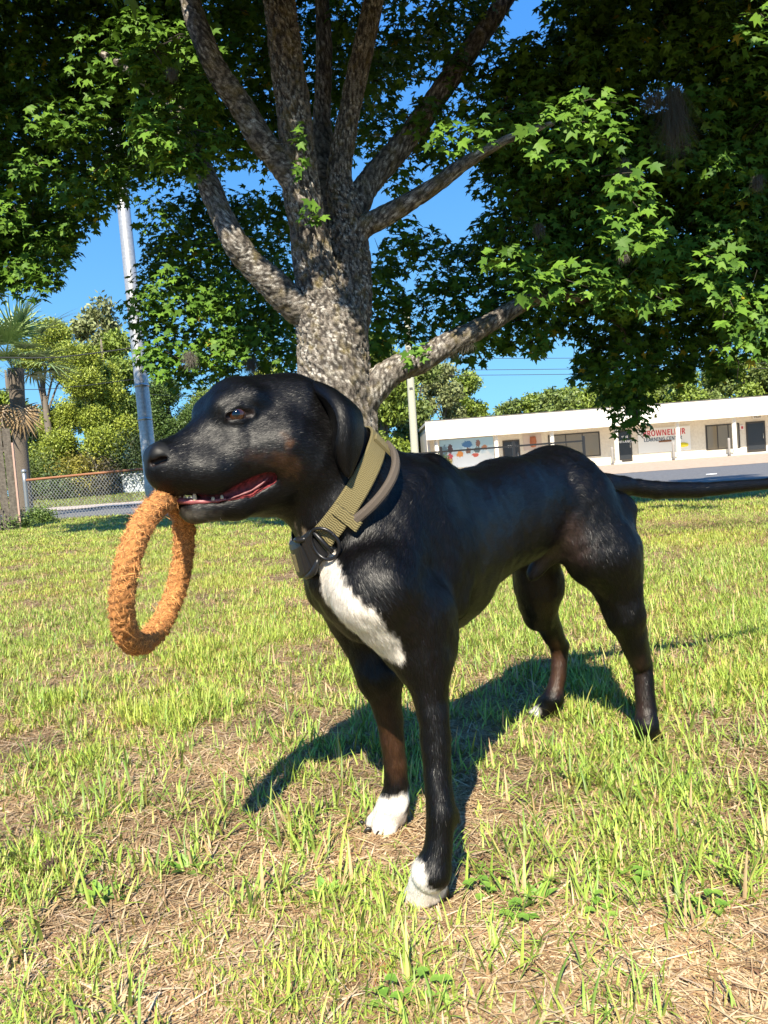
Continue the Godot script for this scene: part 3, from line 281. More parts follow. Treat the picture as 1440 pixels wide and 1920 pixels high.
	[4.77, 2.77, -7.89, 0.28], [3.89, 4.03, -8.12, 0.22], [5.13, 4.52, -8.13, 0.28], [4.51, 2.03, -7.75, 0.24], [2.76, 2.77, -7.68, 0.23], [1.57, 3.82, -8.17, 0.30],
	[2.82, 4.27, -7.78, 0.24], [2.70, 4.80, -7.24, 0.25], [2.83, 3.21, -7.09, 0.24], [3.51, 2.61, -7.41, 0.26], [4.17, 4.74, -7.81, 0.20], [2.11, 4.45, -7.89, 0.28],
	[3.09, 3.98, -8.10, 0.20], [2.15, 4.07, -7.76, 0.21], [3.26, 3.09, -7.07, 0.23], [2.41, 5.29, -7.52, 0.20], [2.55, 2.41, -7.69, 0.20], [3.17, 5.55, -8.22, 0.28],
	[3.53, 4.10, -7.49, 0.26], [2.58, 4.40, -7.86, 0.28], [1.62, 2.79, -7.54, 0.27], [4.28, 1.78, -7.64, 0.22], [5.29, 2.60, -8.04, 0.21], [3.74, 4.95, -7.54, 0.25],
	[1.68, 4.42, -7.52, 0.21], [4.94, 3.33, -7.42, 0.19], [4.66, 3.78, -8.15, 0.23], [3.32, 4.50, -7.15, 0.18], [5.01, 3.92, -8.05, 0.26], [4.05, 2.42, -8.00, 0.29],
	[1.75, 4.58, -8.19, 0.29], [2.26, 2.07, -7.06, 0.26], [4.61, 3.30, -7.61, 0.22], [2.69, 3.73, -8.09, 0.29], [2.97, 4.29, -7.26, 0.24], [2.05, 2.49, -7.47, 0.21],
	[3.83, 1.87, -7.08, 0.23], [4.43, 3.88, -7.45, 0.22], [4.65, 4.79, -7.57, 0.25], [3.65, 4.42, -8.20, 0.24], [4.29, 2.23, -7.40, 0.24], [3.22, 3.03, -7.31, 0.21],
	[4.20, 2.82, -7.67, 0.28], [4.89, 2.56, -7.73, 0.22], [3.76, 3.69, -8.06, 0.20], [3.97, 4.32, -7.70, 0.25], [2.77, 4.03, -8.04, 0.25], [3.99, 4.04, -7.41, 0.27],
	[1.80, 4.21, -7.41, 0.26], [4.91, 3.44, -7.79, 0.19], [4.57, 2.80, -7.28, 0.20], [4.30, 4.92, -7.79, 0.21], [2.92, 4.56, -7.84, 0.26], [1.99, 3.52, -7.10, 0.22],
	[3.67, 3.12, -8.07, 0.28], [4.44, 3.55, -7.99, 0.21], [4.95, 4.91, -7.32, 0.25], [2.41, 3.46, -7.77, 0.27], [5.00, 4.79, -7.46, 0.26], [1.75, 3.12, -8.00, 0.19],
	[2.54, 4.38, -7.14, 0.19], [4.10, 2.13, -8.04, 0.27], [2.19, 4.75, -7.43, 0.27], [3.52, 5.24, -7.58, 0.27], [2.12, 4.81, -8.10, 0.20], [3.29, 2.21, -7.35, 0.28],
	[1.54, 3.67, -7.16, 0.21], [4.16, 3.93, -7.35, 0.20], [4.49, 4.76, -8.06, 0.22], [3.15, 4.21, -7.51, 0.23], [3.87, 1.82, -7.53, 0.24], [4.97, 1.93, -7.64, 0.21],
	[3.15, 4.78, -7.90, 0.20], [2.63, 2.42, -7.05, 0.23], [3.98, 3.76, -8.07, 0.22], [3.68, 5.09, -7.87, 0.27], [4.99, 5.22, -7.78, 0.25], [3.61, 2.89, -8.09, 0.23],
	[4.78, 5.16, -7.93, 0.28], [5.06, 3.71, -7.53, 0.25], [3.10, 3.71, -7.15, 0.20], [4.67, 5.22, -8.08, 0.22], [2.24, 3.84, -7.52, 0.26], [2.06, 2.46, -7.98, 0.26],
	[2.88, 3.83, -8.02, 0.27], [4.75, 3.93, -7.58, 0.19], [3.06, 3.48, -7.33, 0.23], [4.11, 3.63, -7.54, 0.26], [4.77, 4.29, -7.36, 0.22], [1.36, 3.63, -7.23, 0.19],
	[4.17, 3.25, -8.13, 0.30], [3.41, 4.33, -7.15, 0.26], [2.24, 3.42, -7.94, 0.27], [4.69, 4.20, -8.35, 0.35], [5.30, 5.76, -8.74, 0.36], [3.09, 2.59, -8.28, 0.33],
	[2.74, 6.08, -8.98, 0.37], [4.11, 2.66, -8.11, 0.31], [3.60, 2.72, -7.47, 0.29], [5.20, 5.55, -8.82, 0.37], [3.56, 4.42, -7.51, 0.23], [5.45, 3.55, -8.99, 0.36],
	[1.64, 4.38, -7.67, 0.29], [2.92, 4.72, -8.79, 0.27], [4.88, 5.42, -8.82, 0.33], [3.79, 5.21, -8.55, 0.35], [3.67, 3.93, -7.80, 0.33], [4.72, 3.32, -8.80, 0.32],
	[4.21, 4.18, -7.93, 0.29], [3.26, 3.70, -8.59, 0.29], [2.76, 5.18, -8.59, 0.28], [5.25, 2.30, -8.54, 0.35], [4.56, 3.58, -8.37, 0.33], [2.35, 3.18, -7.95, 0.30],
	[2.43, 4.46, -8.66, 0.32], [4.24, 2.68, -7.74, 0.23], [3.30, 5.05, -7.81, 0.26], [2.90, 3.93, -8.31, 0.28], [4.57, 4.78, -8.11, 0.28], [1.67, 2.20, -7.65, 0.29],
	[5.18, 4.07, -9.09, 0.31], [4.82, 2.64, -8.38, 0.32], [4.27, 4.45, -8.00, 0.29], [4.26, 2.25, -9.09, 0.34], [3.41, 3.15, -9.04, 0.37], [1.72, 3.30, -8.80, 0.36],
	[3.20, 5.33, -7.80, 0.32], [5.92, 3.57, -8.97, 0.34], [1.84, 2.69, -7.65, 0.23], [3.98, 2.28, -7.48, 0.26], [1.71, 3.51, -8.29, 0.36], [2.49, 4.01, -9.05, 0.34],
	[4.09, 4.13, -9.14, 0.31], [5.01, 2.69, -7.83, 0.26], [3.10, 2.44, -7.53, 0.22], [3.91, 4.60, -8.57, 0.31], [2.91, 3.68, -8.59, 0.31], [5.01, 2.25, -9.04, 0.30],
	[3.39, 3.84, -8.18, 0.31], [3.77, 2.18, -8.66, 0.33], [6.28, 5.54, -9.25, 0.29], [3.10, 3.17, -7.66, 0.34], [3.84, 5.14, -8.93, 0.38], [5.02, 2.03, -7.62, 0.29],
	[2.55, 5.57, -8.62, 0.37], [5.10, 5.84, -9.04, 0.26], [3.41, 4.12, -8.10, 0.35], [1.95, 4.40, -8.65, 0.37], [5.33, 3.99, -8.84, 0.29], [2.41, 3.78, -7.80, 0.25],
	[2.84, 5.56, -8.49, 0.35], [5.81, 5.66, -8.53, 0.36], [3.16, 5.32, -8.95, 0.29], [5.78, 5.52, -9.25, 0.27], [2.62, 2.77, -8.34, 0.27], [3.62, 4.98, -9.13, 0.34],
	[3.66, 3.40, -7.78, 0.31], [2.03, 3.48, -8.75, 0.28], [5.08, 3.93, -8.02, 0.31], [2.35, 3.24, -8.79, 0.27], [5.98, 3.35, -9.13, 0.31], [2.47, 2.18, -7.90, 0.27],
	[3.65, 5.29, -8.01, 0.27], [5.76, 5.81, -9.04, 0.28], [2.94, 4.62, -9.13, 0.33], [5.03, 4.17, -8.41, 0.25], [2.21, 4.48, -7.82, 0.23], [4.57, 4.13, -7.68, 0.25],
	[5.82, 2.77, -8.77, 0.29], [4.64, 2.32, -8.87, 0.36], [5.66, 4.77, -8.38, 0.36], [2.50, 2.48, -8.90, 0.28], [5.29, 3.62, -8.38, 0.29], [1.40, 3.94, -7.66, 0.27],
	[3.17, 4.73, -7.75, 0.27], [4.51, 2.28, -7.93, 0.30], [4.15, 5.19, -7.89, 0.25], [1.55, 3.69, -7.54, 0.27], [1.52, 4.30, -7.94, 0.24], [4.49, 1.84, -7.43, 0.30],
	[1.43, 3.71, -8.59, 0.25], [5.24, 3.72, -9.08, 0.35], [5.37, 3.96, -8.01, 0.26], [2.19, 2.67, -8.23, 0.26], [2.76, 3.19, -8.47, 0.37], [3.59, 3.06, -7.47, 0.27],
	[3.60, 3.20, -8.73, 0.35], [4.50, 2.73, -7.57, 0.33], [3.66, 2.41, -8.19, 0.24], [2.02, 3.60, -8.21, 0.30], [3.87, 3.81, -7.59, 0.27], [3.36, 6.16, -8.99, 0.33],
	[5.19, 3.41, -7.76, 0.22], [1.39, 2.86, -7.99, 0.27], [5.23, 2.59, -8.54, 0.30], [4.08, 1.73, -7.62, 0.26], [3.32, 2.56, -7.43, 0.22], [3.16, 2.35, -8.66, 0.30],
	[3.19, 3.36, -8.88, 0.33], [3.85, 1.80, -7.92, 0.26], [3.51, 5.75, -9.00, 0.26], [3.99, 5.41, -8.16, 0.33], [3.34, 2.89, -7.48, 0.33], [3.68, 3.59, -7.55, 0.25],
	[4.80, 1.70, -7.50, 0.33], [4.46, 5.54, -9.02, 0.27], [5.07, 4.87, -8.48, 0.24], [5.81, 4.67, -8.92, 0.38], [5.42, 4.81, -8.68, 0.34], [4.39, 2.97, -7.65, 0.28],
	[3.96, 4.49, -7.91, 0.29], [1.35, 4.08, -8.40, 0.32], [3.12, 4.72, -8.09, 0.34], [1.56, 2.48, -7.65, 0.27], [4.47, 3.79, -8.71, 0.36], [4.44, 3.97, -8.25, 0.31],
	[1.91, 4.32, -7.89, 0.30], [2.78, 5.61, -8.11, 0.33], [4.29, 1.76, -7.57, 0.33], [2.46, 3.51, -8.20, 0.28], [2.01, 2.35, -8.07, 0.31], [3.65, 3.73, -8.63, 0.28],
	[2.18, 4.09, -8.49, 0.36], [1.46, 3.70, -7.98, 0.30], [2.83, 5.04, -8.90, 0.33], [5.06, 4.88, -8.83, 0.38], [5.52, 2.49, -8.55, 0.32], [4.04, 4.69, -7.69, 0.27],
	[4.36, 4.70, -8.95, 0.31], [4.03, 2.48, -8.28, 0.25], [3.58, 2.52, -8.94, 0.29], [2.48, 2.34, -7.51, 0.33], [1.78, 2.04, -8.19, 0.21], [1.12, 1.86, -7.73, 0.20],
	[1.41, 2.21, -8.32, 0.18], [1.72, 2.32, -8.53, 0.20], [1.04, 1.82, -8.23, 0.21], [2.06, 2.06, -8.57, 0.17], [1.49, 1.89, -8.44, 0.16], [1.50, 2.01, -7.93, 0.16],
	[1.02, 2.05, -8.18, 0.20], [1.64, 1.77, -7.70, 0.16], [2.73, 1.25, -8.91, 0.16], [3.54, 2.31, -9.10, 0.25], [2.21, 2.19, -8.24, 0.18], [3.04, 1.19, -8.91, 0.19],
	[3.52, 2.06, -8.38, 0.22], [2.98, 2.06, -9.16, 0.24], [3.01, 1.63, -8.31, 0.16], [3.93, 1.79, -8.95, 0.19], [2.57, 1.94, -8.69, 0.17], [3.88, 1.42, -8.56, 0.17],
	[2.42, 2.21, -8.39, 0.15], [2.68, 1.46, -8.21, 0.22], [4.02, 2.25, -9.04, 0.24], [3.67, 1.53, -8.36, 0.16], [3.22, 1.87, -8.76, 0.18], [2.65, 1.77, -8.74, 0.18],
	[2.37, 1.69, -8.51, 0.16], [3.84, 1.86, -8.46, 0.18], [3.41, 1.66, -8.78, 0.22], [2.82, 1.35, -8.22, 0.15], [2.51, 1.57, -8.53, 0.20], [2.30, 2.02, -8.70, 0.21],
	[2.90, 2.18, -8.81, 0.24], [2.50, 2.07, -8.12, 0.19], [3.08, 2.10, -8.47, 0.21], [3.74, 1.61, -9.09, 0.21], [2.70, 1.45, -9.00, 0.20], [2.70, 1.66, -8.19, 0.20],
	[3.18, 1.84, -8.17, 0.18], [2.88, 2.40, -9.04, 0.22], [3.19, 1.96, -9.25, 0.18], [3.60, 1.50, -9.12, 0.19], [3.29, 1.50, -9.00, 0.22], [2.84, 1.00, -8.62, 0.24],
	[3.39, 1.73, -8.29, 0.18], [2.98, 1.34, -9.16, 0.25], [2.50, 1.58, -9.13, 0.20], [3.11, 2.39, -9.13, 0.23], [3.63, 1.88, -8.49, 0.15], [4.73, 1.86, -7.62, 0.16],
	[3.43, 1.79, -7.40, 0.18], [3.98, 1.67, -7.42, 0.20], [4.02, 1.59, -6.98, 0.19], [4.15, 1.86, -7.14, 0.22], [3.80, 1.80, -6.99, 0.17], [4.25, 1.54, -6.97, 0.17],
	[3.85, 1.72, -7.63, 0.24], [3.37, 1.49, -7.10, 0.21], [3.79, 1.93, -7.29, 0.17], [3.21, 1.90, -6.98, 0.17], [3.46, 1.80, -7.06, 0.20], [3.63, 1.47, -7.03, 0.17],
	[-4.75, 3.29, -9.24, 0.19], [-4.32, 3.67, -9.41, 0.23], [-4.14, 3.10, -8.97, 0.21], [-5.42, 3.72, -9.30, 0.23], [-4.87, 3.63, -9.33, 0.15], [-3.87, 3.72, -9.45, 0.23],
	[-3.83, 3.22, -8.99, 0.19], [-4.54, 3.42, -9.15, 0.16], [-4.54, 3.25, -9.34, 0.22], [-5.03, 3.63, -9.20, 0.20], [-5.42, 3.31, -9.15, 0.18], [-5.28, 3.45, -9.27, 0.18],
	[-5.28, 3.27, -9.43, 0.17], [-3.51, 3.67, -9.26, 0.17], [-3.63, 3.12, -8.99, 0.18], [-5.17, 3.83, -9.15, 0.21], [-4.29, 3.72, -8.98, 0.18], [-4.65, 3.70, -9.31, 0.18],
	[-4.05, 3.50, -9.30, 0.22], [-4.17, 3.87, -9.43, 0.20], [-3.76, 3.60, -9.68, 0.23], [-4.90, 3.79, -9.24, 0.16], [-5.02, 3.37, -9.27, 0.20]]
# sprays reached by the sun through gaps: centre, half width, half height
const SUN_SPRAYS := [[Vector3(1.421, 1.905, -5.823), 0.38, 0.17], [Vector3(1.983, 2.331, -5.694), 0.24, 0.31], [Vector3(1.581, 2.944, -5.725), 0.41, 0.23], [Vector3(2.204, 1.760, -5.966), 0.16, 0.11], [Vector3(0.787, 3.117, -6.034), 0.31, 0.13], [Vector3(1.765, 3.212, -5.838), 0.32, 0.10], [Vector3(1.984, 2.603, -5.708), 0.16, 0.12], [Vector3(2.885, 1.545, -5.955), 0.18, 0.16], [Vector3(3.125, 3.763, -5.966), 0.16, 0.24], [Vector3(-1.568, 4.666, -7.412), 0.42, 0.30], [Vector3(-2.499, 5.147, -8.337), 0.51, 0.45], [Vector3(-2.230, 5.352, -8.348), 0.34, 0.34], [Vector3(-1.525, 4.237, -7.291), 0.25, 0.30], [Vector3(-3.105, 4.574, -8.309), 0.42, 0.22], [Vector3(-3.465, 4.135, -8.387), 0.23, 0.17], [Vector3(-2.084, 4.284, -8.194), 0.27, 0.18], [Vector3(-3.765, 2.974, -8.730), 0.24, 0.18], [Vector3(-3.747, 3.677, -8.464), 0.14, 0.23], [Vector3(-0.486, 3.342, -6.596), 0.07, 0.22], [Vector3(-0.413, 2.821, -6.570), 0.10, 0.13], [Vector3(0.385, 1.622, -6.810), 0.11, 0.10], [Vector3(-2.328, 2.831, -9.223), 0.38, 0.38], [Vector3(-2.443, 2.144, -9.189), 0.38, 0.25], [Vector3(-1.699, 2.783, -9.221), 0.32, 0.25], [Vector3(-1.552, 2.203, -9.192), 0.32, 0.25], [Vector3(2.712, 1.968, -5.976), 0.16, 0.20], [Vector3(1.222, 2.304, -6.494), 0.27, 0.13]]
const SUN_PATCHES := [[Vector3(-0.441, 1.706, -6.664), 0.18], [Vector3(-0.449, 2.211, -6.689), 0.16], [Vector3(-0.487, 2.626, -6.710), 0.15], [Vector3(-0.506, 3.139, -6.635), 0.12], [Vector3(-0.520, 3.862, -6.671), 0.10], [Vector3(-0.853, 2.333, -6.695), 0.10], [Vector3(-1.452, 3.581, -7.058), 0.10], [Vector3(-1.171, 4.217, -6.589), 0.09], [Vector3(0.093, 1.476, -6.953), 0.09], [Vector3(-0.067, 3.812, -7.069), 0.07], [Vector3(0.592, 3.079, -6.933), 0.08], [Vector3(-1.252, 4.299, -6.493), 0.08]]
# hanging moss: top, half width, length
const MOSS := [[Vector3(2.745, 3.667, -6.762), 0.07, 0.78], [Vector3(2.574, 3.657, -6.761), 0.08, 0.23], [Vector3(2.177, 2.991, -6.428), 0.03, 0.31], [Vector3(2.147, 2.301, -6.494), 0.03, 0.18], [Vector3(3.463, 2.919, -6.825), 0.04, 0.19], [Vector3(1.600, 2.737, -7.116), 0.04, 0.19], [Vector3(-1.447, 3.955, -6.376), 0.04, 0.13], [Vector3(-1.326, 1.942, -8.478), 0.05, 0.28], [Vector3(0.714, 1.719, -7.266), 0.10, 0.20], [Vector3(0.867, 1.757, -7.268), 0.08, 0.17], [Vector3(3.016, 2.168, -7.588), 0.05, 0.21], [Vector3(-0.484, 2.213, -7.090), 0.05, 0.15], [Vector3(-1.942, 2.027, -8.282), 0.06, 0.28]]
const WEEDS := [
	[Vector3(0.093, 0.000, -1.002), "clover_plant", "clover plant right beside the front white paw", "clover plants in the lawn", 6],
	[Vector3(0.127, 0.000, -0.939), "clover_plant", "clover plant second nearest to the front paw, lower right of it", "clover plants in the lawn", 7],
	[Vector3(0.237, 0.000, -0.946), "clover_plant", "middle clover plant of the lawn at lower right", "clover plants in the lawn", 5],
	[Vector3(0.301, 0.000, -1.002), "clover_plant", "clover plant growing farthest back at lower right", "clover plants in the lawn", 6],
	[Vector3(0.373, 0.000, -0.937), "clover_plant", "rightmost clover plant in the lawn at lower right", "clover plants in the lawn", 7],
	[Vector3(0.018, 0.000, -0.808), "clover_plant", "clover plant at the bottom edge under the paw", "clover plants in the lawn", 5],
	[Vector3(-0.032, 0.000, -0.805), "clover_plant", "leftmost clover plant at the bottom edge", "clover plants in the lawn", 5],
	[Vector3(-0.446, 0.000, -1.074), "broadleaf_weed", "broad leaved weed rosette beside the seed ball", "broad leaved weeds in the lawn", 9],
	[Vector3(-0.338, 0.000, -1.132), "broadleaf_weed", "small broad leaved weed amid straw left of the paws", "broad leaved weeds in the lawn", 6],
	[Vector3(-0.121, 0.000, -1.030), "broadleaf_weed", "broad leaved weed in the straw below the far paw", "broad leaved weeds in the lawn", 6],
	[Vector3(0.163, 0.000, -0.980), "broadleaf_weed", "dark broad leaved weed among clover at lower right", "broad leaved weeds in the lawn", 6]]
const GUM_BALL := Vector3(-0.549, 0.000, -1.155)
const NEEDLES_AT := Vector3(-0.048, 0.000, -0.904)
const HEAP_AT := Vector3(2.387, 0.000, -5.657)
const SHOP_COLUMNS := [0.64, 4.75, 8.59, 12.99, 17.24, 21.13, 25.20]
# left, right, bottom, top, panes
const SHOP_WINDOWS := [[8.67, 12.32, 0.59, 2.32, 3], [19.82, 22.23, 0.41, 2.17, 3]]
const SHOP_DOORS := [[5.43, 6.63, 2.13, ["OPEN"]], [13.57, 14.55, 2.25, ["1818", "ENTRANCE"]], [22.69, 24.04, 2.15, []]]
# centre x, width, centre y, height
const SHOP_MURAL := [6.18, 3.81, 1.62, 2.00]
const SHOP_SIGN := [20.16, 3.73, 1.49, 1.73]
const SHOP_POSTER := 10.84
const SHOP_NUMBER := 26.78
const SHOP_NOTICE := 25.69
const SHOP_BOLLARDS := [15.66, 19.80, 23.57]
const SCRAP_AT := Vector3(7.026, 0.000, -16.404)
const WIRES := [[Vector3(5.031, 6.966, -45.374), Vector3(24.972, 5.812, -45.316), 0.016, "uppermost dark wire over the shops"], [Vector3(4.979, 6.282, -45.340), Vector3(24.933, 5.284, -45.290), 0.016, "middle dark wire over the shops"], [Vector3(4.333, 6.018, -45.327), Vector3(24.909, 4.973, -45.274), 0.016, "lowest dark wire over the shops"], [Vector3(-8.912, 3.852, -17.184), Vector3(-5.045, 3.652, -16.573), 0.012, "upper pale wire running to the metal pole from the left"], [Vector3(-10.547, 3.600, -20.175), Vector3(-5.258, 3.070, -17.145), 0.008, "lower pale wire running to the metal pole from the left"], [Vector3(-4.919, 2.702, -17.127), Vector3(-2.175, 3.118, -22.154), 0.008, "thin wire running right from the metal pole"]]
const FAR_TREES := [
	["leafy_tree", Vector3(-17.14, 0.5, -40.11), 9.06, 4.16, 0.12, 5200, "lime", 0.4, "yellow green tree right beside the fan palm", "trees beyond the road at left"],
	["leafy_tree", Vector3(-14.18, 0.5, -38.10), 7.66, 3.95, 0.1, 6000, "lime", 0.4, "bright yellow green tree between palm and metal pole", "trees beyond the road at left"],
	["leafy_tree", Vector3(-16.59, 0.5, -48.12), 11.38, 4.33, 0.15, 4200, "mid", 0.5, "green tree behind the metal pole, rising above the yellow one", "trees beyond the road at left"],
	["leafy_tree", Vector3(-21.15, 0.5, -60.15), 15.90, 2.91, 0.45, 500, "pale", 0.8, "thin pale wispy treetop above the others at left", "trees beyond the road at left"],
	["leafy_tree", Vector3(-23.68, 0.5, -50.15), 10.09, 5.20, 0.1, 3400, "mid", 0.5, "green tree behind the fan palm", "trees beyond the road at left"],
	["leafy_tree", Vector3(-24.64, 0.5, -46.15), 9.82, 4.79, 0.1, 1200, "mid", 0.8, "green tree at the far left edge", "trees beyond the road at left"],
	["leafy_tree", Vector3(-10.64, 0.5, -40.09), 6.36, 4.16, 0.08, 5000, "deep", 0.42, "dark green tree right of the metal pole", "trees beyond the road at left"],
	["leafy_tree", Vector3(-8.66, 0.5, -44.08), 5.85, 4.58, 0.08, 4600, "mid", 0.45, "green tree behind the dog's head", "trees beyond the road at left"],
	["leafy_tree", Vector3(-6.73, 0.5, -50.08), 7.09, 4.16, 0.08, 4200, "lime", 0.48, "yellow green tree just left of the big trunk", "trees beyond the road at left"],
	["leafy_tree", Vector3(0.63, 0.0, -60.07), 10.83, 5.41, 0.1, 2600, "mid", 0.85, "green tree right of the big trunk", "trees left of the shops"],
	["leafy_tree", Vector3(3.44, 0.0, -66.07), 11.19, 5.03, 0.1, 2400, "olive", 0.9, "olive green tree behind the utility pole", "trees left of the shops"],
	["leafy_tree", Vector3(6.93, 0.0, -80.07), 12.68, 4.44, 0.25, 700, "pale", 0.9, "sparse pale tree left of the shop roof", "trees left of the shops"],
	["leafy_tree", Vector3(10.29, 0.0, -90.07), 11.21, 5.93, 0.1, 1800, "mid", 1.0, "green tree rising behind the left end of the shops", "trees left of the shops"],
	["leafy_tree", Vector3(19.78, 0.0, -114.36), 9.86, 7.53, 0.05, 1500, "olive", 1.15, "leftmost low tree of the wooded slope", "wooded slope behind the shops"],
	["leafy_tree", Vector3(23.31, 0.0, -114.21), 10.37, 7.52, 0.05, 1500, "mid", 1.15, "second tree from the left on the wooded slope", "wooded slope behind the shops"],
	["leafy_tree", Vector3(23.51, 0.0, -99.94), 9.40, 6.58, 0.05, 1500, "olive", 1.15, "third tree from the left on the wooded slope", "wooded slope behind the shops"],
	["leafy_tree", Vector3(26.39, 0.0, -100.38), 9.92, 6.61, 0.05, 1500, "mid", 1.15, "fourth tree from the left on the wooded slope", "wooded slope behind the shops"],
	["leafy_tree", Vector3(33.05, 0.0, -112.38), 11.79, 7.40, 0.05, 1500, "olive", 1.15, "fifth tree from the left on the wooded slope", "wooded slope behind the shops"],
	["leafy_tree", Vector3(36.41, 0.0, -110.77), 11.80, 7.30, 0.05, 1500, "mid", 1.15, "sixth tree from the left on the wooded slope", "wooded slope behind the shops"],
	["leafy_tree", Vector3(39.85, 0.0, -109.70), 11.71, 7.23, 0.05, 1500, "olive", 1.15, "seventh tree from the left on the wooded slope", "wooded slope behind the shops"],
	["leafy_tree", Vector3(41.34, 0.0, -103.90), 11.00, 6.85, 0.05, 1500, "mid", 1.15, "eighth tree from the left on the wooded slope", "wooded slope behind the shops"],
	["leafy_tree", Vector3(47.37, 0.0, -108.65), 11.39, 7.16, 0.05, 1500, "olive", 1.15, "ninth tree from the left on the wooded slope", "wooded slope behind the shops"],
	["leafy_tree", Vector3(51.89, 0.0, -108.64), 12.93, 7.16, 0.05, 1500, "mid", 1.15, "tall rightmost tree of the wooded slope", "wooded slope behind the shops"],
	["leafy_tree", Vector3(55.44, 0.0, -108.22), 13.50, 7.13, 0.05, 1500, "olive", 1.15, "tree behind the roof at the right edge", "wooded slope behind the shops"]]
const SHRUBS := [[Vector3(-13.949, 0.970, -35.664), 1.3, 1.9, 420, "yellow flowering shrub at the chain link fence", Color(0.28, 0.25, 0.03)],
	[Vector3(-14.494, 0.949, -35.062), 0.9, 1.3, 260, "dark green shrub left of the white wall", Color(0.08, 0.13, 0.03)],
	[Vector3(-13.142, 1.154, -35.873), 0.9, 1.7, 300, "brownish shrub in front of the wall", Color(0.1, 0.085, 0.05)],
	[Vector3(-7.583, 0.304, -17.007), 0.25, 0.26, 160, "weedy shrub at the foot of the fence post", Color(0.14, 0.22, 0.04)],
	[Vector3(-7.273, 0.106, -15.195), 0.3, 0.25, 160, "weeds at the foot of the wooden fence", Color(0.13, 0.2, 0.04)],
	[Vector3(-12.032, 1.703, -37.602), 2.2, 3.0, 700, "dark shrub above the white wall", Color(0.05, 0.08, 0.02)],
	[Vector3(3.697, 1.011, -50.083), 0.8, 1.6, 200, "small shrub at the left end of the shops", Color(0.08, 0.12, 0.04)],
	[Vector3(-16.318, 1.516, -36.091), 1.6, 2.4, 420, "green shrub behind the fence post", Color(0.12, 0.17, 0.03)]]
func _ready() -> void:
	rng.seed = 7
	set_camera_and_sky()
	build_ground()
	build_shops()
	build_fences()
	build_poles()
	build_far_trees()
	build_palm()
	build_shrubs()
	build_shade_tree()
	build_lawn()
	build_dog()
	build_collar()
	build_ring_toy()
	build_weeds()
func set_camera_and_sky() -> void:
	var cam := Camera3D.new()
	cam.name = "camera"
	cam.fov = 67.3
	cam.near = 0.05
	cam.far = 2000.0
	add_child(cam)
	cam.position = Vector3(0, 0.58, 0)
	cam.rotation_degrees = Vector3(-2.850, 0, -4.3)
	cam.current = true
	var sky_look := ProceduralSkyMaterial.new()
	sky_look.sky_top_color = Color(0.190, 0.424, 0.701)
	sky_look.sky_horizon_color = Color(0.473, 0.701, 0.809)
	sky_look.sky_curve = 0.17
	sky_look.ground_horizon_color = Color(0.5, 0.58, 0.45)
	sky_look.ground_bottom_color = Color(0.25, 0.28, 0.15)
	sky_look.sun_angle_max = 20.0
	var sky := Sky.new()
	sky.sky_material = sky_look
	var env := Environment.new()
	env.background_mode = Environment.BG_SKY
	env.sky = sky
	env.background_energy_multiplier = 1.0
	env.tonemap_mode = Environment.TONE_MAPPER_LINEAR
	env.tonemap_exposure = 2.15
	env.sdfgi_enabled = true
	env.ssao_enabled = true
	env.ssil_enabled = true
	var we := WorldEnvironment.new()
	we.name = "world_environment"
	we.environment = env
	add_child(we)
	var sun := DirectionalLight3D.new()
	sun.name = "sun"
	sun.light_energy = 1.6
	sun.light_color = Color(1.0, 0.96, 0.88)
	sun.light_angular_distance = 0.5
	sun.shadow_enabled = true
	add_child(sun)
	sun.look_at_from_position(Vector3.ZERO, Vector3(0.13, -1.0, -1.02))
# ---------------------------------------------------------------- helpers
func numbered(called: String) -> String:
	if not used_names.has(called):
		used_names[called] = 0
		return called
	used_names[called] += 1
	return "%s_%03d" % [called, used_names[called]]

func tag(o: Node, label: String, category: String, group := "", kind := "") -> void:
	if label: o.set_meta("label", label)
	if category: o.set_meta("category", category)
	if group: o.set_meta("group", group)
	if kind: o.set_meta("kind", kind)

func thing(called: String, at: Vector3, label: String, category: String, group := "") -> Node3D:
	var o := Node3D.new()
	o.name = numbered(called)
	add_child(o)
	o.position = at
	tag(o, label, category, group)
	return o

func put(called: String, mesh: Mesh, mat: Material, parent: Node = null, at := Vector3.ZERO) -> MeshInstance3D:
	var o := MeshInstance3D.new()
	o.name = numbered(called) if parent == null else called
	o.mesh = mesh
	if mat: o.material_override = mat
	o.position = at
	if parent == null: add_child(o)
	else: parent.add_child(o, true)
	return o

func srgb(c: Color) -> Color:
	return c.linear_to_srgb()

func paint(r: float, g: float, b: float, rough := 0.8, metal := 0.0) -> StandardMaterial3D:
	# linear base colour
	var m := StandardMaterial3D.new()
	m.albedo_color = Color(r, g, b).linear_to_srgb()
	m.roughness = rough
	m.metallic = metal
	return m

func vertex_paint(rough := 0.8) -> StandardMaterial3D:
	var m := StandardMaterial3D.new()
	m.vertex_color_use_as_albedo = true
	m.roughness = rough
	return m

func mesh_of(v: PackedVector3Array, n: PackedVector3Array, idx: PackedInt32Array, c := PackedColorArray()) -> ArrayMesh:
	var arr := []
	arr.resize(Mesh.ARRAY_MAX)
	arr[Mesh.ARRAY_VERTEX] = v
	if n.size() > 0: arr[Mesh.ARRAY_NORMAL] = n
	if c.size() > 0: arr[Mesh.ARRAY_COLOR] = c
	if idx.size() > 0: arr[Mesh.ARRAY_INDEX] = idx
	var m := ArrayMesh.new()
	m.add_surface_from_arrays(Mesh.PRIMITIVE_TRIANGLES, arr)
	return m
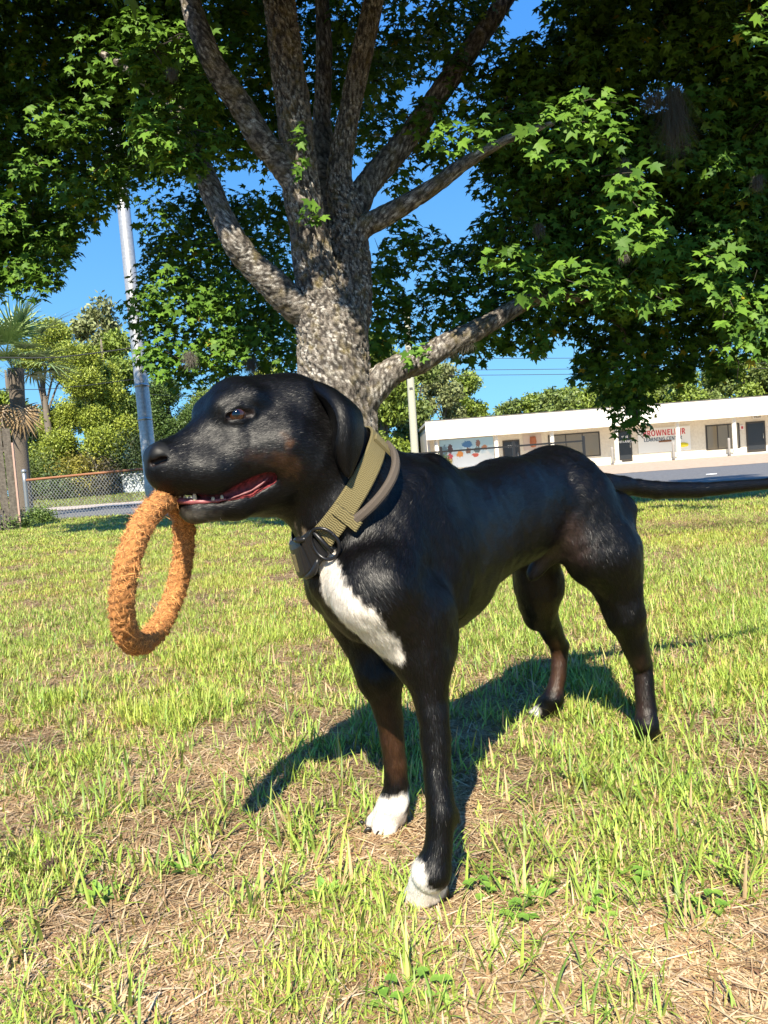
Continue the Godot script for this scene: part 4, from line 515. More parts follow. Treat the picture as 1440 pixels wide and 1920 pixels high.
# ---------------------------------------------------------------- smooth bodies: rounded cones joined by a soft minimum, meshed as surface nets
class Field:
	var A := PackedVector3Array()
	var BA := PackedVector3Array()
	var IL := PackedFloat32Array()
	var RA := PackedFloat32Array()
	var DR := PackedFloat32Array()
	var K := PackedFloat32Array()
	var SA := PackedVector3Array()
	var SQ := PackedFloat32Array()
	var first_hollow := 0
	var verts := PackedVector3Array()
	var faces := PackedInt32Array()
	var forms := PackedInt32Array()

	func add(rows: Array) -> void:
		for r in rows:
			var a := Vector3(r[0], r[1], r[2])
			var b := Vector3(r[3], r[4], r[5])
			A.append(a)
			BA.append(b - a)
			IL.append(1.0 / maxf((b - a).length_squared(), 1e-9))
			RA.append(r[6])
			DR.append(r[7] - r[6])
			K.append(r[8])
			SA.append(Vector3(r[9], r[10], r[11]))
			SQ.append(r[12])

	func near(i: int, p: Vector3) -> float:
		var q := p - A[i]
		var s := SQ[i]
		if s != 0.0:
			q += SA[i] * (q.dot(SA[i]) * s)
		var t := clampf(q.dot(BA[i]) * IL[i], 0.0, 1.0)
		return (q - BA[i] * t).length() - (RA[i] + DR[i] * t)

	func value(p: Vector3, list: PackedInt32Array) -> float:
		var d := 1.0
		for i in list:
			var e := near(i, p)
			var k := K[i]
			if i < first_hollow:
				var h := k - absf(d - e)
				d = minf(d, e)
				if h > 0.0:
					d -= h * h / k * 0.25
			else:
				e = -e
				var h := k - absf(d - e)
				d = maxf(d, e)
				if h > 0.0:
					d += h * h / k * 0.25
		return d

	# cells of side c in the box lo..hi; only what lies on the side of the plane where dot(p - at, axis) * side > -over
	func mesh(lo: Vector3, hi: Vector3, c: float, at: Vector3, axis: Vector3, side: float, over: float) -> void:
		var bs := 8
		var nb := Vector3i(((hi - lo) / (c * bs)).ceil())
		var half := c * bs * 0.5
		var diag := half * 1.7321
		var nx := nb.x * bs + 1
		var ny := nb.y * bs + 1
		var nxy := nx * ny
		var cell_vertex := {}
		var grids := {}
		var n_all := A.size()
		for bz in nb.z:
			for by in nb.y:
				for bx in nb.x:
					var o := lo + Vector3(bx, by, bz) * (c * bs)
					var mid := o + Vector3(half, half, half)
					if (mid - at).dot(axis) * side < -over - diag:
						continue
					var list := PackedInt32Array()
					var closest := 10.0
					for i in n_all:
						var e := near(i, mid)
						if e < diag * 1.3 + 0.075:
							list.append(i)
							if i < first_hollow: closest = minf(closest, e)
					if closest > diag * 1.3 + 0.03:
						continue
					var v := value(mid, list)
					if absf(v) > diag * 1.5 + 0.012:
						continue
					var g := PackedFloat32Array()
					g.resize(729)
					var any_in := false
					var any_out := false
					var w := 0
					for z in 9:
						for y in 9:
							for x in 9:
								var f := value(o + Vector3(x, y, z) * c, list)
								g[w] = f
								w += 1
								if f < 0.0: any_in = true
								else: any_out = true
					if any_in and any_out:
						grids[Vector3i(bx, by, bz)] = g
						_cells(o, c, Vector3i(bx, by, bz) * bs, g, cell_vertex, list, nx, nxy)
		for key in grids:
			_quads(key * bs, grids[key], cell_vertex, nx, nxy, lo, c, at, axis, side, over)

	func _cells(o: Vector3, c: float, base: Vector3i, g: PackedFloat32Array, cell_vertex: Dictionary, list: PackedInt32Array, nx: int, nxy: int) -> void:
		var offs := [0, 1, 9, 10, 81, 82, 90, 91]
		var pts := [Vector3(0, 0, 0), Vector3(1, 0, 0), Vector3(0, 1, 0), Vector3(1, 1, 0), Vector3(0, 0, 1), Vector3(1, 0, 1), Vector3(0, 1, 1), Vector3(1, 1, 1)]
		var edges := [[0, 1], [2, 3], [4, 5], [6, 7], [0, 2], [1, 3], [4, 6], [5, 7], [0, 4], [1, 5], [2, 6], [3, 7]]
		for z in 8:
			for y in 8:
				for x in 8:
					var w := x + y * 9 + z * 81
					var inside := 0
					for k in 8:
						if g[w + offs[k]] < 0.0: inside += 1
					if inside == 0 or inside == 8: continue
					var s := Vector3.ZERO
					var cnt := 0.0
					for e in edges:
						var fa := g[w + offs[e[0]]]
						var fb := g[w + offs[e[1]]]
						if (fa < 0.0) != (fb < 0.0):
							var pa: Vector3 = pts[e[0]]
							s += pa.lerp(pts[e[1]], fa / (fa - fb))
							cnt += 1.0
					var p := o + (Vector3(x, y, z) + s / cnt) * c
					cell_vertex[(base.x + x) + (base.y + y) * nx + (base.z + z) * nxy] = verts.size()
					verts.append(p)
					var best := 0
					var bd := 10.0
					for i in list:
						if i < first_hollow:
							var e := near(i, p)
							if e < bd:
								bd = e
								best = i
						elif absf(near(i, p)) < 0.0012:
							best = i
							bd = -10.0
					forms.append(best)

	func _quads(base: Vector3i, g: PackedFloat32Array, cell_vertex: Dictionary, nx: int, nxy: int, lo: Vector3, c: float, at: Vector3, axis: Vector3, side: float, over: float) -> void:
		var steps := [1, 9, 81]
		var cs := [1, nx, nxy]
		for z in 8:
			for y in 8:
				for x in 8:
					var w := x + y * 9 + z * 81
					var f0 := g[w]
					for d in 3:
						var f1 := g[w + steps[d]]
						if (f0 < 0.0) == (f1 < 0.0): continue
						var id := (base.x + x) + (base.y + y) * nx + (base.z + z) * nxy
						var u: int = cs[(d + 1) % 3]
						var v: int = cs[(d + 2) % 3]
						var a = cell_vertex.get(id)
						var b = cell_vertex.get(id - u)
						var e = cell_vertex.get(id - u - v)
						var h = cell_vertex.get(id - v)
						if a == null or b == null or e == null or h == null: continue
						if (verts[a] - at).dot(axis) * side < -over: continue
						if f0 < 0.0:
							faces.append_array(PackedInt32Array([a, e, b, a, h, e]))
						else:
							faces.append_array(PackedInt32Array([a, b, e, a, e, h]))

	func normals() -> PackedVector3Array:
		var n := PackedVector3Array()
		n.resize(verts.size())
		for i in range(0, faces.size(), 3):
			var a := faces[i]
			var b := faces[i + 1]
			var d := faces[i + 2]
			var fn := (verts[d] - verts[a]).cross(verts[b] - verts[a])
			n[a] += fn
			n[b] += fn
			n[d] += fn
		for i in n.size(): n[i] = n[i].normalized()
		return n
# ---------------------------------------------------------------- the dog
var dog_field: Field
var dog_marks: Field
var fur_noise: FastNoiseLite

func coat_colour(p: Vector3, form: int) -> Color:
	var c := Color(0.0034, 0.0031, 0.0033)
	if form >= dog_field.first_hollow:
		if form - dog_field.first_hollow >= EAR_HOLLOW_FORM: return Color(0.030, 0.018, 0.016)
		# inside of the mouth, nostrils, eye sockets
		var j := (form - dog_field.first_hollow) % 6
		if form - dog_field.first_hollow >= 12 or j < 3:
			return Color(0.30, 0.055, 0.060).lerp(Color(0.05, 0.012, 0.014), clampf(0.5 + fur_noise.get_noise_3dv(p * 40.0) * 1.2, 0, 1))
		return Color(0.012, 0.008, 0.008)
	if form >= NOSE_FORM and form < NOSE_FORM + 2: return Color(0.0065, 0.006, 0.0065)
	for i in DOG_MARKS.size():
		var e := dog_marks.near(i, p)
		var soft := dog_marks.K[i]
		if e > soft + 0.004: continue
		e += fur_noise.get_noise_3dv(p * 9.0) * (0.004 + soft * 0.4)
		var w := clampf(0.5 - e / soft * 0.5, 0.0, 1.0)
		c = c.lerp(DOG_MARK_COLOURS[i], w * w * (3.0 - 2.0 * w))
	return c

func spline(pts: Array, t: float) -> Vector3:
	var n := pts.size() - 1
	var k := clampi(int(t * n), 0, n - 1)
	var f := t * n - k
	var p0: Vector3 = pts[maxi(k - 1, 0)]
	var p1: Vector3 = pts[k]
	var p2: Vector3 = pts[k + 1]
	var p3: Vector3 = pts[mini(k + 2, n)]
	return p1.cubic_interpolate(p2, p0, p3, f)

# a sheet spanned by three (or two) rows of points, with two faces and a rim
func ear_sheet(rows: Array, thick: float, f: Field, form: int, flow: PackedVector3Array) -> void:
	var nu := 26
	var nv := 12
	var grid := PackedVector3Array()
	for i in nu + 1:
		var t := float(i) / nu
		var cross := []
		for r in rows: cross.append(spline(r, t))
		for j in nv + 1:
			grid.append(spline(cross, float(j) / nv))
	var w := nv + 1
	var base := f.verts.size()
	for side in [1.0, -1.0]:
		for i in nu + 1:
			for j in nv + 1:
				var du := grid[mini(i + 1, nu) * w + j] - grid[maxi(i - 1, 0) * w + j]
				var dv := grid[i * w + mini(j + 1, nv)] - grid[i * w + maxi(j - 1, 0)]
				var n := du.cross(dv).normalized()
				var edge := minf(minf(j, nv - j) / 2.0, minf(nu - i, 2) / 2.0)
				f.verts.append(grid[i * w + j] + n * side * thick * 0.5 * sqrt(clampf(edge, 0.02, 1.0)))
				f.forms.append(form)
				flow.append(du.normalized())
	var m := (nu + 1) * w
	for i in nu:
		for j in nv:
			var a := base + i * w + j
			f.faces.append_array(PackedInt32Array([a, a + 1, a + w, a + 1, a + w + 1, a + w]))
			var b := a + m
			f.faces.append_array(PackedInt32Array([b, b + w, b + 1, b + 1, b + w, b + w + 1]))

# the other side of the head
func mirror(pts: Array) -> Array:
	var out := []
	for p in pts: out.append(p - HEAD_LEFT * 2.0 * (p - HEAD_MID).dot(HEAD_LEFT))
	return out

func build_dog() -> void:
	fur_noise = FastNoiseLite.new()
	fur_noise.seed = 3
	fur_noise.frequency = 8.0
	fur_noise.fractal_octaves = 3
	var f := Field.new()
	f.add(DOG_FORMS)
	f.first_hollow = DOG_FORMS.size()
	f.add(DOG_HOLLOWS)
	dog_field = f
	dog_marks = Field.new()
	dog_marks.add(DOG_MARKS)
	dog_marks.first_hollow = DOG_MARKS.size()
	f.mesh(Vector3(-0.45, -0.02, -0.95), Vector3(1.1, 0.8, 0.35), 0.0055, COLLAR_AT, COLLAR_AXIS, 1.0, 0.004)
	f.mesh(Vector3(-0.42, 0.40, -0.10), Vector3(0.12, 0.78, 0.30), 0.0028, COLLAR_AT, COLLAR_AXIS, -1.0, 0.004)
	# skin and muscle are never quite even
	var uneven := FastNoiseLite.new()
	uneven.seed = 17
	uneven.frequency = 15.0
	uneven.fractal_octaves = 3
	var first_n := f.normals()
	for i in f.verts.size():
		var p := f.verts[i]
		var calm := 0.45 if (p - COLLAR_AT).dot(COLLAR_AXIS) < 0.0 else 1.0
		if p.y < 0.22: calm = 0.5
		if p.y < 0.05: calm = 0.0
		if p.x > 0.58 and p.y > 0.42: calm = 0.15
		f.verts[i] = p + first_n[i] * (uneven.get_noise_3dv(Vector3(p.x, p.y * 0.7, p.z)) * 0.0042 + uneven.get_noise_3dv(p * 3.1) * 0.0008) * calm
	# lie of the hair: along the nearest form, smoothed over the surface
	var flow := PackedVector3Array()
	flow.resize(f.verts.size())
	for i in f.verts.size():
		var k := f.forms[i]
		flow[i] = f.BA[k].normalized() if k < f.first_hollow else Vector3.ZERO
	for pass_i in 8:
		var sum := PackedVector3Array()
		sum.resize(flow.size())
		for i in range(0, f.faces.size(), 3):
			var s := flow[f.faces[i]] + flow[f.faces[i + 1]] + flow[f.faces[i + 2]]
			sum[f.faces[i]] += s
			sum[f.faces[i + 1]] += s
			sum[f.faces[i + 2]] += s
		for i in flow.size(): flow[i] = sum[i].normalized()
	ear_sheet([EAR_FRONT, EAR_MIDDLE, EAR_BACK], 0.006, f, 0, flow)
	ear_sheet([EAR_ROOT, EAR_HOLLOW, EAR_FRONT], 0.004, f, 0, flow)
	ear_sheet([mirror(EAR_BACK), mirror(EAR_MIDDLE), mirror(EAR_FRONT)], 0.006, f, 0, flow)
	ear_sheet([mirror(EAR_FRONT), mirror(EAR_HOLLOW), mirror(EAR_ROOT)], 0.004, f, 0, flow)
	var n := f.normals()
	var col := PackedColorArray()
	col.resize(f.verts.size())
	for i in col.size(): col[i] = coat_colour(f.verts[i], f.forms[i])
	var dog := thing("dog", DOG_AT, "black dog with white chest and paws standing on the grass", "dog")
	var coat := vertex_paint(0.50)
	coat.metallic_specular = 0.36
	put("body", mesh_of(f.verts, n, f.faces, col), coat, dog)
	dog_fur(f, n, flow, dog)
	dog_eye(dog)
	dog_mouth(dog)
	dog_claws(dog)
	dog_whiskers(dog)

func dog_fur(f: Field, n: PackedVector3Array, flow: PackedVector3Array, dog: Node3D) -> void:
	var v := PackedVector3Array()
	var vn := PackedVector3Array()
	var vc := PackedColorArray()
	var r := RandomNumberGenerator.new()
	r.seed = 11
	var density := 520000.0
	for i in range(0, f.faces.size(), 3):
		var a := f.faces[i]
		var b := f.faces[i + 1]
		var d := f.faces[i + 2]
		if f.forms[a] >= f.first_hollow or f.forms[b] >= f.first_hollow or f.forms[d] >= f.first_hollow: continue
		if f.forms[a] >= NOSE_FORM and f.forms[a] < NOSE_FORM + 2: continue
		var pa := f.verts[a]
		var area := (f.verts[b] - pa).cross(f.verts[d] - pa).length() * 0.5
		var want := area * density
		var count := int(want) + (1 if r.randf() < want - int(want) else 0)
		for k in count:
			var u := r.randf()
			var w := r.randf()
			if u + w > 1.0:
				u = 1.0 - u
				w = 1.0 - w
			var p := pa + (f.verts[b] - pa) * u + (f.verts[d] - pa) * w
			var nn := (n[a] * (1.0 - u - w) + n[b] * u + n[d] * w).normalized()
			var fl := flow[a] - nn * flow[a].dot(nn)
			fl = (fl.normalized() + Vector3(r.randfn(), r.randfn(), r.randfn()) * 0.13).normalized()
			fl = (fl - nn * fl.dot(nn)).normalized()
			var head := p.distance_to(COLLAR_AT) < 0.30 and (p - COLLAR_AT).dot(COLLAR_AXIS) < 0.0
			var ln := (0.0048 if head else 0.0085) * r.randf_range(0.6, 1.25)
			if p.y < 0.07: ln *= 0.45
			var sidew := nn.cross(fl) * (0.00016 if head else 0.00020)
			var tip := p + fl * ln + nn * ln * r.randf_range(0.10, 0.26)
			var c := coat_colour(p, f.forms[a])
			c = c * r.randf_range(0.6, 1.5)
			var hn := (nn + Vector3(r.randfn(), r.randfn(), r.randfn()) * 0.145).normalized()
			v.append(p - sidew)
			v.append(p + sidew)
			v.append(tip)
			for q in 3:
				vn.append(hn)
				vc.append(c)
	var fur := put("fur", mesh_of(v, vn, PackedInt32Array(), vc), fur_look(), dog)
	fur.set_meta("kind", "stuff")
	print("fur hairs ", v.size() / 3)

func fur_look() -> StandardMaterial3D:
	var m := vertex_paint(0.42)
	m.metallic_specular = 0.46
	return m

func ball(radius: float, rings := 24) -> SphereMesh:
	var s := SphereMesh.new()
	s.radius = radius
	s.height = radius * 2.0
	s.rings = rings
	s.radial_segments = rings * 2
	return s

func dog_eye(dog: Node3D) -> void:
	var st := ball(0.0115, 40).get_mesh_arrays()
	var v: PackedVector3Array = st[Mesh.ARRAY_VERTEX]
	var c := PackedColorArray()
	var look := EYE_LOOK.normalized()
	for p in v:
		var a := rad_to_deg(p.normalized().angle_to(look))
		var k := Color(0.002, 0.002, 0.003)
		if a > 26.0: k = Color(0.028, 0.010, 0.004)
		if a > 38.0: k = Color(0.045, 0.016, 0.006)
		if a > 56.0: k = Color(0.03, 0.012, 0.008)
		if a > 64.0: k = Color(0.12, 0.08, 0.07)
		c.append(k)
	var m := vertex_paint(0.06)
	m.clearcoat_enabled = true
	m.clearcoat_roughness = 0.02
	put("eye", mesh_of(v, st[Mesh.ARRAY_NORMAL], st[Mesh.ARRAY_INDEX], c), m, dog, EYE_AT)
	var other := put("eye", mesh_of(v, st[Mesh.ARRAY_NORMAL], st[Mesh.ARRAY_INDEX], c), m, dog, mirror([EYE_AT])[0])
	var away := look - HEAD_LEFT * 2.0 * look.dot(HEAD_LEFT)
	other.quaternion = Quaternion(look, away)

# a tube through points with a radius at each, closed at its ends
func tube(pts: Array, radii: Array, sides := 8, steps := 4) -> ArrayMesh:
	var st := SurfaceTool.new()
	st.begin(Mesh.PRIMITIVE_TRIANGLES)
	tube_into(st, pts, radii, sides, steps)
	st.generate_normals()
	return st.commit()

func tube_into(st: SurfaceTool, pts: Array, radii: Array, sides := 8, steps := 4, flat := 1.0, flat_axis := Vector3.ZERO) -> void:
	var n := (pts.size() - 1) * steps
	var path := PackedVector3Array()
	var rad := PackedFloat32Array()
	for i in n + 1:
		var t := float(i) / n
		path.append(spline(pts, t))
		var q := t * (radii.size() - 1)
		var k := mini(int(q), radii.size() - 2)
		rad.append(lerpf(radii[k], radii[k + 1], q - k))
	var side := Vector3.UP
	if absf((path[1] - path[0]).normalized().dot(side)) > 0.9: side = Vector3.RIGHT
	if flat_axis != Vector3.ZERO: side = flat_axis
	var rings := []
	for i in n + 1:
		var dir := (path[mini(i + 1, n)] - path[maxi(i - 1, 0)]).normalized()
		side = (side - dir * side.dot(dir)).normalized()
		var up := dir.cross(side)
		var ring := PackedVector3Array()
		for j in sides:
			var a := TAU * j / sides
			ring.append(path[i] + (side * cos(a) * flat + up * sin(a)) * rad[i])
		rings.append(ring)
	st.set_smooth_group(0)
	for i in n:
		for j in sides:
			var k := (j + 1) % sides
			var a: Vector3 = rings[i][j]
			var b: Vector3 = rings[i][k]
			var c: Vector3 = rings[i + 1][j]
			var d: Vector3 = rings[i + 1][k]
			st.add_vertex(a); st.add_vertex(c); st.add_vertex(b)
			st.add_vertex(b); st.add_vertex(c); st.add_vertex(d)
	for j in sides:
		var k := (j + 1) % sides
		st.add_vertex(path[0]); st.add_vertex(rings[0][j]); st.add_vertex(rings[0][k])
		st.add_vertex(path[n]); st.add_vertex(rings[n][k]); st.add_vertex(rings[n][j])

func dog_mouth(dog: Node3D) -> void:
	var flesh := paint(0.24, 0.045, 0.05, 0.35)
	var pale := paint(0.27, 0.075, 0.08, 0.4)
	put("gum", tube(GUM_LINE, [0.0034, 0.0046, 0.0038, 0.0048, 0.0032, 0.0034, 0.0022, 0.0028, 0.0016, 0.0018], 8, 5), pale, dog)
	put("tongue", tube(TONGUE_LINE, [0.004, 0.010, 0.013, 0.012, 0.010], 14, 5), flesh, dog)
	put("lip", tube(LIP_LINE, [0.0008, 0.0018, 0.0011, 0.0020, 0.0012, 0.0021, 0.0013, 0.0018, 0.0010], 8, 5), paint(0.16, 0.042, 0.045, 0.45), dog)
	var ivory := paint(0.62, 0.52, 0.36, 0.3)
	put("gum", tube(mirror(GUM_LINE), [0.0034, 0.0046, 0.0038, 0.0040, 0.0026, 0.0018], 8, 5), pale, dog)
	for t in TEETH:
		var q := mirror([t[0], t[1]])
		put("tooth", tube([q[0], (q[0] as Vector3).lerp(q[1], 0.6), q[1]], [t[2], t[2] * 0.85, t[2] * 0.35], 8, 2), ivory, dog)
		put("tooth", tube([t[0], (t[0] as Vector3).lerp(t[1], 0.6), t[1]], [t[2], t[2] * 0.85, t[2] * 0.35], 8, 2), ivory, dog)

func dog_whiskers(dog: Node3D) -> void:
	var hair := paint(0.02, 0.018, 0.017, 0.5)
	for q in WHISKERS:
		var a: Vector3 = q[0]
		var d: Vector3 = q[1]
		put("whisker", tube([a, a + d * 0.5 + Vector3(0, d.length() * 0.08, 0), a + d], [0.0003, 0.0002, 0.00006], 4, 3), hair, dog)

func dog_claws(dog: Node3D) -> void:
	var horn := paint(0.02, 0.018, 0.017, 0.35)
	for q in CLAWS:
		var a: Vector3 = q[0]
		var d: Vector3 = q[1]
		put("claw", tube([a, a + d * 0.5 + Vector3(0, 0.001, 0), a + d + Vector3(0, -0.005, 0)], [0.0036, 0.0030, 0.0008], 7, 2), horn, dog)
# ---------------------------------------------------------------- collar and ring toy
var neck_radius := PackedFloat32Array()   # by angle, at three places along the neck

func neck_point(deg: float, along: float, out: float) -> Vector3:
	var t := deg_to_rad(deg)
	var dir := COLLAR_DOWN * cos(t) + COLLAR_SIDE * sin(t)
	var q := fposmod(deg, 360.0) / 5.0
	var k := int(q) % 72
	var r := lerpf(neck_radius[k], neck_radius[(k + 1) % 72], q - int(q))
	var k2 := 72
	var r2 := lerpf(neck_radius[k2 + k], neck_radius[k2 + (k + 1) % 72], q - int(q))
	return COLLAR_AT + COLLAR_AXIS * along + dir * (lerpf(r, r2, (along + 0.02) / 0.04) + out)

func measure_neck() -> void:
	var all := PackedInt32Array(range(dog_field.first_hollow))
	var raw := PackedFloat32Array()
	for side in [-0.02, 0.02]:
		for k in 72:
			var t := TAU * k / 72.0
			var dir := COLLAR_DOWN * cos(t) + COLLAR_SIDE * sin(t)
			var r := 0.05
			for i in 60:
				if dog_field.value(COLLAR_AT + COLLAR_AXIS * side + dir * r, all) > 0.0: break
				r += 0.0015
			raw.append(r)
	neck_radius = raw.duplicate()
	for pass_i in 4:
		var was := neck_radius.duplicate()
		for h in 2:
			for k in 72:
				neck_radius[h * 72 + k] = maxf(raw[h * 72 + k], (was[h * 72 + (k + 71) % 72] + was[h * 72 + k] * 2.0 + was[h * 72 + (k + 1) % 72]) * 0.25)

func weave(base: Color, rib: int) -> StandardMaterial3D:
	var im := Image.create(64, 64, true, Image.FORMAT_RGB8)
	var hm := Image.create(64, 64, true, Image.FORMAT_RGB8)
	var r := RandomNumberGenerator.new()
	r.seed = 5
	for y in 64:
		for x in 64:
			var h := 0.5 + 0.5 * sin(TAU * (x * rib / 64.0 + absf(fmod(y / 16.0, 2.0) - 1.0) * 0.5)) * (0.7 + 0.3 * sin(TAU * y / 8.0))
			h = clampf(h + r.randf_range(-0.12, 0.12), 0, 1)
			var c := base * (0.55 + 0.6 * h)
			im.set_pixel(x, y, Color(c.r, c.g, c.b).linear_to_srgb())
			hm.set_pixel(x, y, Color(h, h, h))
	var m := StandardMaterial3D.new()
	m.albedo_texture = ImageTexture.create_from_image(im)
	hm.bump_map_to_normal_map(3.0)
	m.normal_enabled = true
	m.normal_texture = ImageTexture.create_from_image(hm)
	m.roughness = 0.85
	return m

# a band laid round the neck between two angles, with real thickness
func neck_band(from: float, to: float, lo: float, hi: float, inner: float, thick: float, bulge := 0.0, shift := 0.0) -> ArrayMesh:
	var st := SurfaceTool.new()
	st.begin(Mesh.PRIMITIVE_TRIANGLES)
	var n := maxi(4, int(absf(to - from) / 3.0))
	var rows := []
	for i in n + 1:
		var f := float(i) / n
		var a := lerpf(from, to, f)
		var up := inner + bulge * sin(PI * f)
		var mv := shift * sin(PI * f)
		var row := []
		# profile with rounded edges
		for q in [[lo, 0.0], [lo, thick * 0.7], [lo + thick * 0.5, thick], [hi - thick * 0.5, thick], [hi, thick * 0.7], [hi, 0.0]]:
			row.append(neck_point(a, q[0] + mv, up + q[1]))
		rows.append(row)
	var vs := [0.0, 0.1, 0.15, 0.85, 0.9, 1.0]
	for i in n:
		for j in 6:
			var k := (j + 1) % 6
			var u0 := absf(to - from) / 360.0 * 26.0 * i / n
			var u1 := absf(to - from) / 360.0 * 26.0 * (i + 1) / n
			var v0: float = vs[j] * (hi - lo) / 0.02
			var v1: float = vs[k] * (hi - lo) / 0.02
			for t in [[rows[i][j], u0, v0], [rows[i + 1][j], u1, v0], [rows[i][k], u0, v1], [rows[i][k], u0, v1], [rows[i + 1][j], u1, v0], [rows[i + 1][k], u1, v1]]:
				st.set_smooth_group(-1)
				st.set_uv(Vector2(t[1], t[2]))
				st.add_vertex(t[0])
	for e in [0, n]:
		for j in range(1, 5):
			for q in ([0, j, j + 1] if e == 0 else [0, j + 1, j]):
				st.set_uv(Vector2.ZERO)
				st.add_vertex(rows[e][q])
	st.generate_normals()
	st.generate_tangents()
	return st.commit()

func ring_tube(pts: Array, r: float, sides := 8) -> ArrayMesh:
	return tube(pts, [r, r], sides, 6)

func build_collar() -> void:
	measure_neck()
	var c := thing("dog_collar", DOG_AT, "tan webbing collar with black metal buckle around the dog's neck", "collar")
	var tan_web := weave(Color(0.185, 0.15, 0.060), 8)
	var grip := weave(Color(0.115, 0.09, 0.068), 16)
	var black := paint(0.012, 0.012, 0.013, 0.38, 0.2)
	put("strap", neck_band(38, 322, -0.015, 0.015, 0.0025, 0.0035), tan_web, c)
	put("webbing_end", neck_band(56, 84, -0.0145, 0.0145, 0.0062, 0.0035), tan_web, c)
	put("keeper", neck_band(76, 84, -0.012, 0.027, 0.0098, 0.004), tan_web, c)
	put("keeper", neck_band(158, 166, -0.010, 0.028, 0.0065, 0.004), tan_web, c)
	put("grip_handle", neck_band(80, 172, 0.011, 0.023, 0.007, 0.006, 0.013, 0.012), grip, c)
	put("grip_lining", neck_band(80, 172, 0.0135, 0.0205, 0.0035, 0.003, 0.013, 0.012), paint(0.05, 0.042, 0.035, 0.9), c)
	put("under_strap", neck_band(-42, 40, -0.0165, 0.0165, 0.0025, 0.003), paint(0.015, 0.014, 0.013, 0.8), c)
	# buckle: a two-part metal clasp under the throat
	var b := put("buckle", neck_band(8, 36, -0.0175, 0.0165, 0.006, 0.008), black, c)
	put("webbing_window", neck_band(12, 24, -0.010, 0.010, 0.0105, 0.0042), tan_web, b)
	for e in [-0.0195, 0.0185]:
		put("release_lever", tube([neck_point(26, e, 0.008), neck_point(36, e, 0.013), neck_point(43, e * 0.7, 0.009)], [0.003, 0.005, 0.003], 8, 3), black, b)
	put("clasp_plate", neck_band(37, 50, -0.0185, 0.0185, 0.006, 0.006), black, c)
	# leash ring
	var pts := []
	for i in 17:
		var a := TAU * i / 16.0
		pts.append(neck_point(56.0 + 9.5 * cos(a), 0.004 + 0.021 * sin(a), 0.015 + 0.002 * cos(a)))
	var steel := paint(0.02, 0.02, 0.022, 0.3, 0.5)
	put("leash_ring", ring_tube(pts, 0.0024), steel, c)
	put("ring_bar", tube([neck_point(55, -0.018, 0.013), neck_point(55, 0.02, 0.013)], [0.003, 0.003], 8, 2), black, c)

func build_ring_toy() -> void:
	var u := Vector3(0.111, 0, -0.994)
	var at := RING_AT
	var rise := Vector3.UP.rotated(u, 0.0).lerp(Vector3.RIGHT, 0.20).normalized()
	var o := thing("coir_rope_ring", at, "orange coir rope ring toy hanging from the dog's mouth", "dog toy")
	var noise := FastNoiseLite.new()
	noise.seed = 8
	noise.frequency = 110.0
	noise.fractal_octaves = 3
	var v := PackedVector3Array()
	var c := PackedColorArray()
	var idx := PackedInt32Array()
	var na := 220
	var nb := 36
	var major := RING_MAJOR
	for i in na:
		var a := TAU * i / na
		var out := u * cos(a) + rise * sin(a)
		var n3 := u.cross(rise)
		for j in nb:
			var b := TAU * j / nb
			var dir := out * cos(b) + n3 * sin(b)
			var base := out * major + dir * 0.0155
			# strands laid round the core
			var twist := absf(sin(2.0 * (b + a * 3.0) + a * 23.0))
			var bump := 0.0020 * twist + noise.get_noise_3dv(base) * 0.0038
			v.append(out * major + dir * (0.0125 + bump))
			var tone := clampf(0.62 + noise.get_noise_3dv(base * 2.3) * 0.8, 0.15, 1.2)
			c.append(Color(0.52, 0.22, 0.065) * tone)
	for i in na:
		for j in nb:
			var p := i * nb + j
			var q := i * nb + (j + 1) % nb
			var p2 := ((i + 1) % na) * nb + j
			var q2 := ((i + 1) % na) * nb + (j + 1) % nb
			idx.append_array(PackedInt32Array([p, p2, q, q, p2, q2]))
	var nn := smooth_normals(v, idx)
	put("rope", mesh_of(v, nn, idx, c), vertex_paint(0.95), o)
	# loose fibres
	var st := SurfaceTool.new()
	st.begin(Mesh.PRIMITIVE_TRIANGLES)
	var r := RandomNumberGenerator.new()
	r.seed = 21
	for k in 46000:
		var i := r.randi_range(0, v.size() - 1)
		var p := v[i]
		var n := nn[i]
		var t := n.cross(Vector3(r.randfn(), r.randfn(), r.randfn())).normalized()
		var long := r.randf() < 0.06
		var ln := r.randf_range(0.004, 0.011) if not long else r.randf_range(0.012, 0.024)
		var lift := r.randf_range(0.1, 0.8)
		var mid := p + (t + n * lift * 1.4) * ln * 0.5
		var tip := p + (t + n * lift * (1.2 if long else 0.5)) * ln
		var w := t.cross(n).normalized() * r.randf_range(0.00018, 0.00034)
		st.set_color(Color(0.66, 0.315, 0.105) * r.randf_range(0.45, 1.45))
		for q in [p - w, mid - w, p + w, p + w, mid - w, mid + w, mid - w, tip, mid + w]:
			st.set_normal((n + w * 900.0).normalized())
			st.add_vertex(q)
	var fibres := put("fibres", st.commit(), vertex_paint(0.9), o)
	fibres.set_meta("kind", "stuff")

func smooth_normals(v: PackedVector3Array, idx: PackedInt32Array) -> PackedVector3Array:
	var n := PackedVector3Array()
	n.resize(v.size())
	for i in range(0, idx.size(), 3):
		var fn := (v[idx[i + 2]] - v[idx[i]]).cross(v[idx[i + 1]] - v[idx[i]])
		n[idx[i]] += fn
		n[idx[i + 1]] += fn
		n[idx[i + 2]] += fn
	for i in n.size(): n[i] = n[i].normalized()
	return n
# ---------------------------------------------------------------- ground, roads, lawn
const SUN_WAY := Vector3(0.13, -1.0, -1.02)

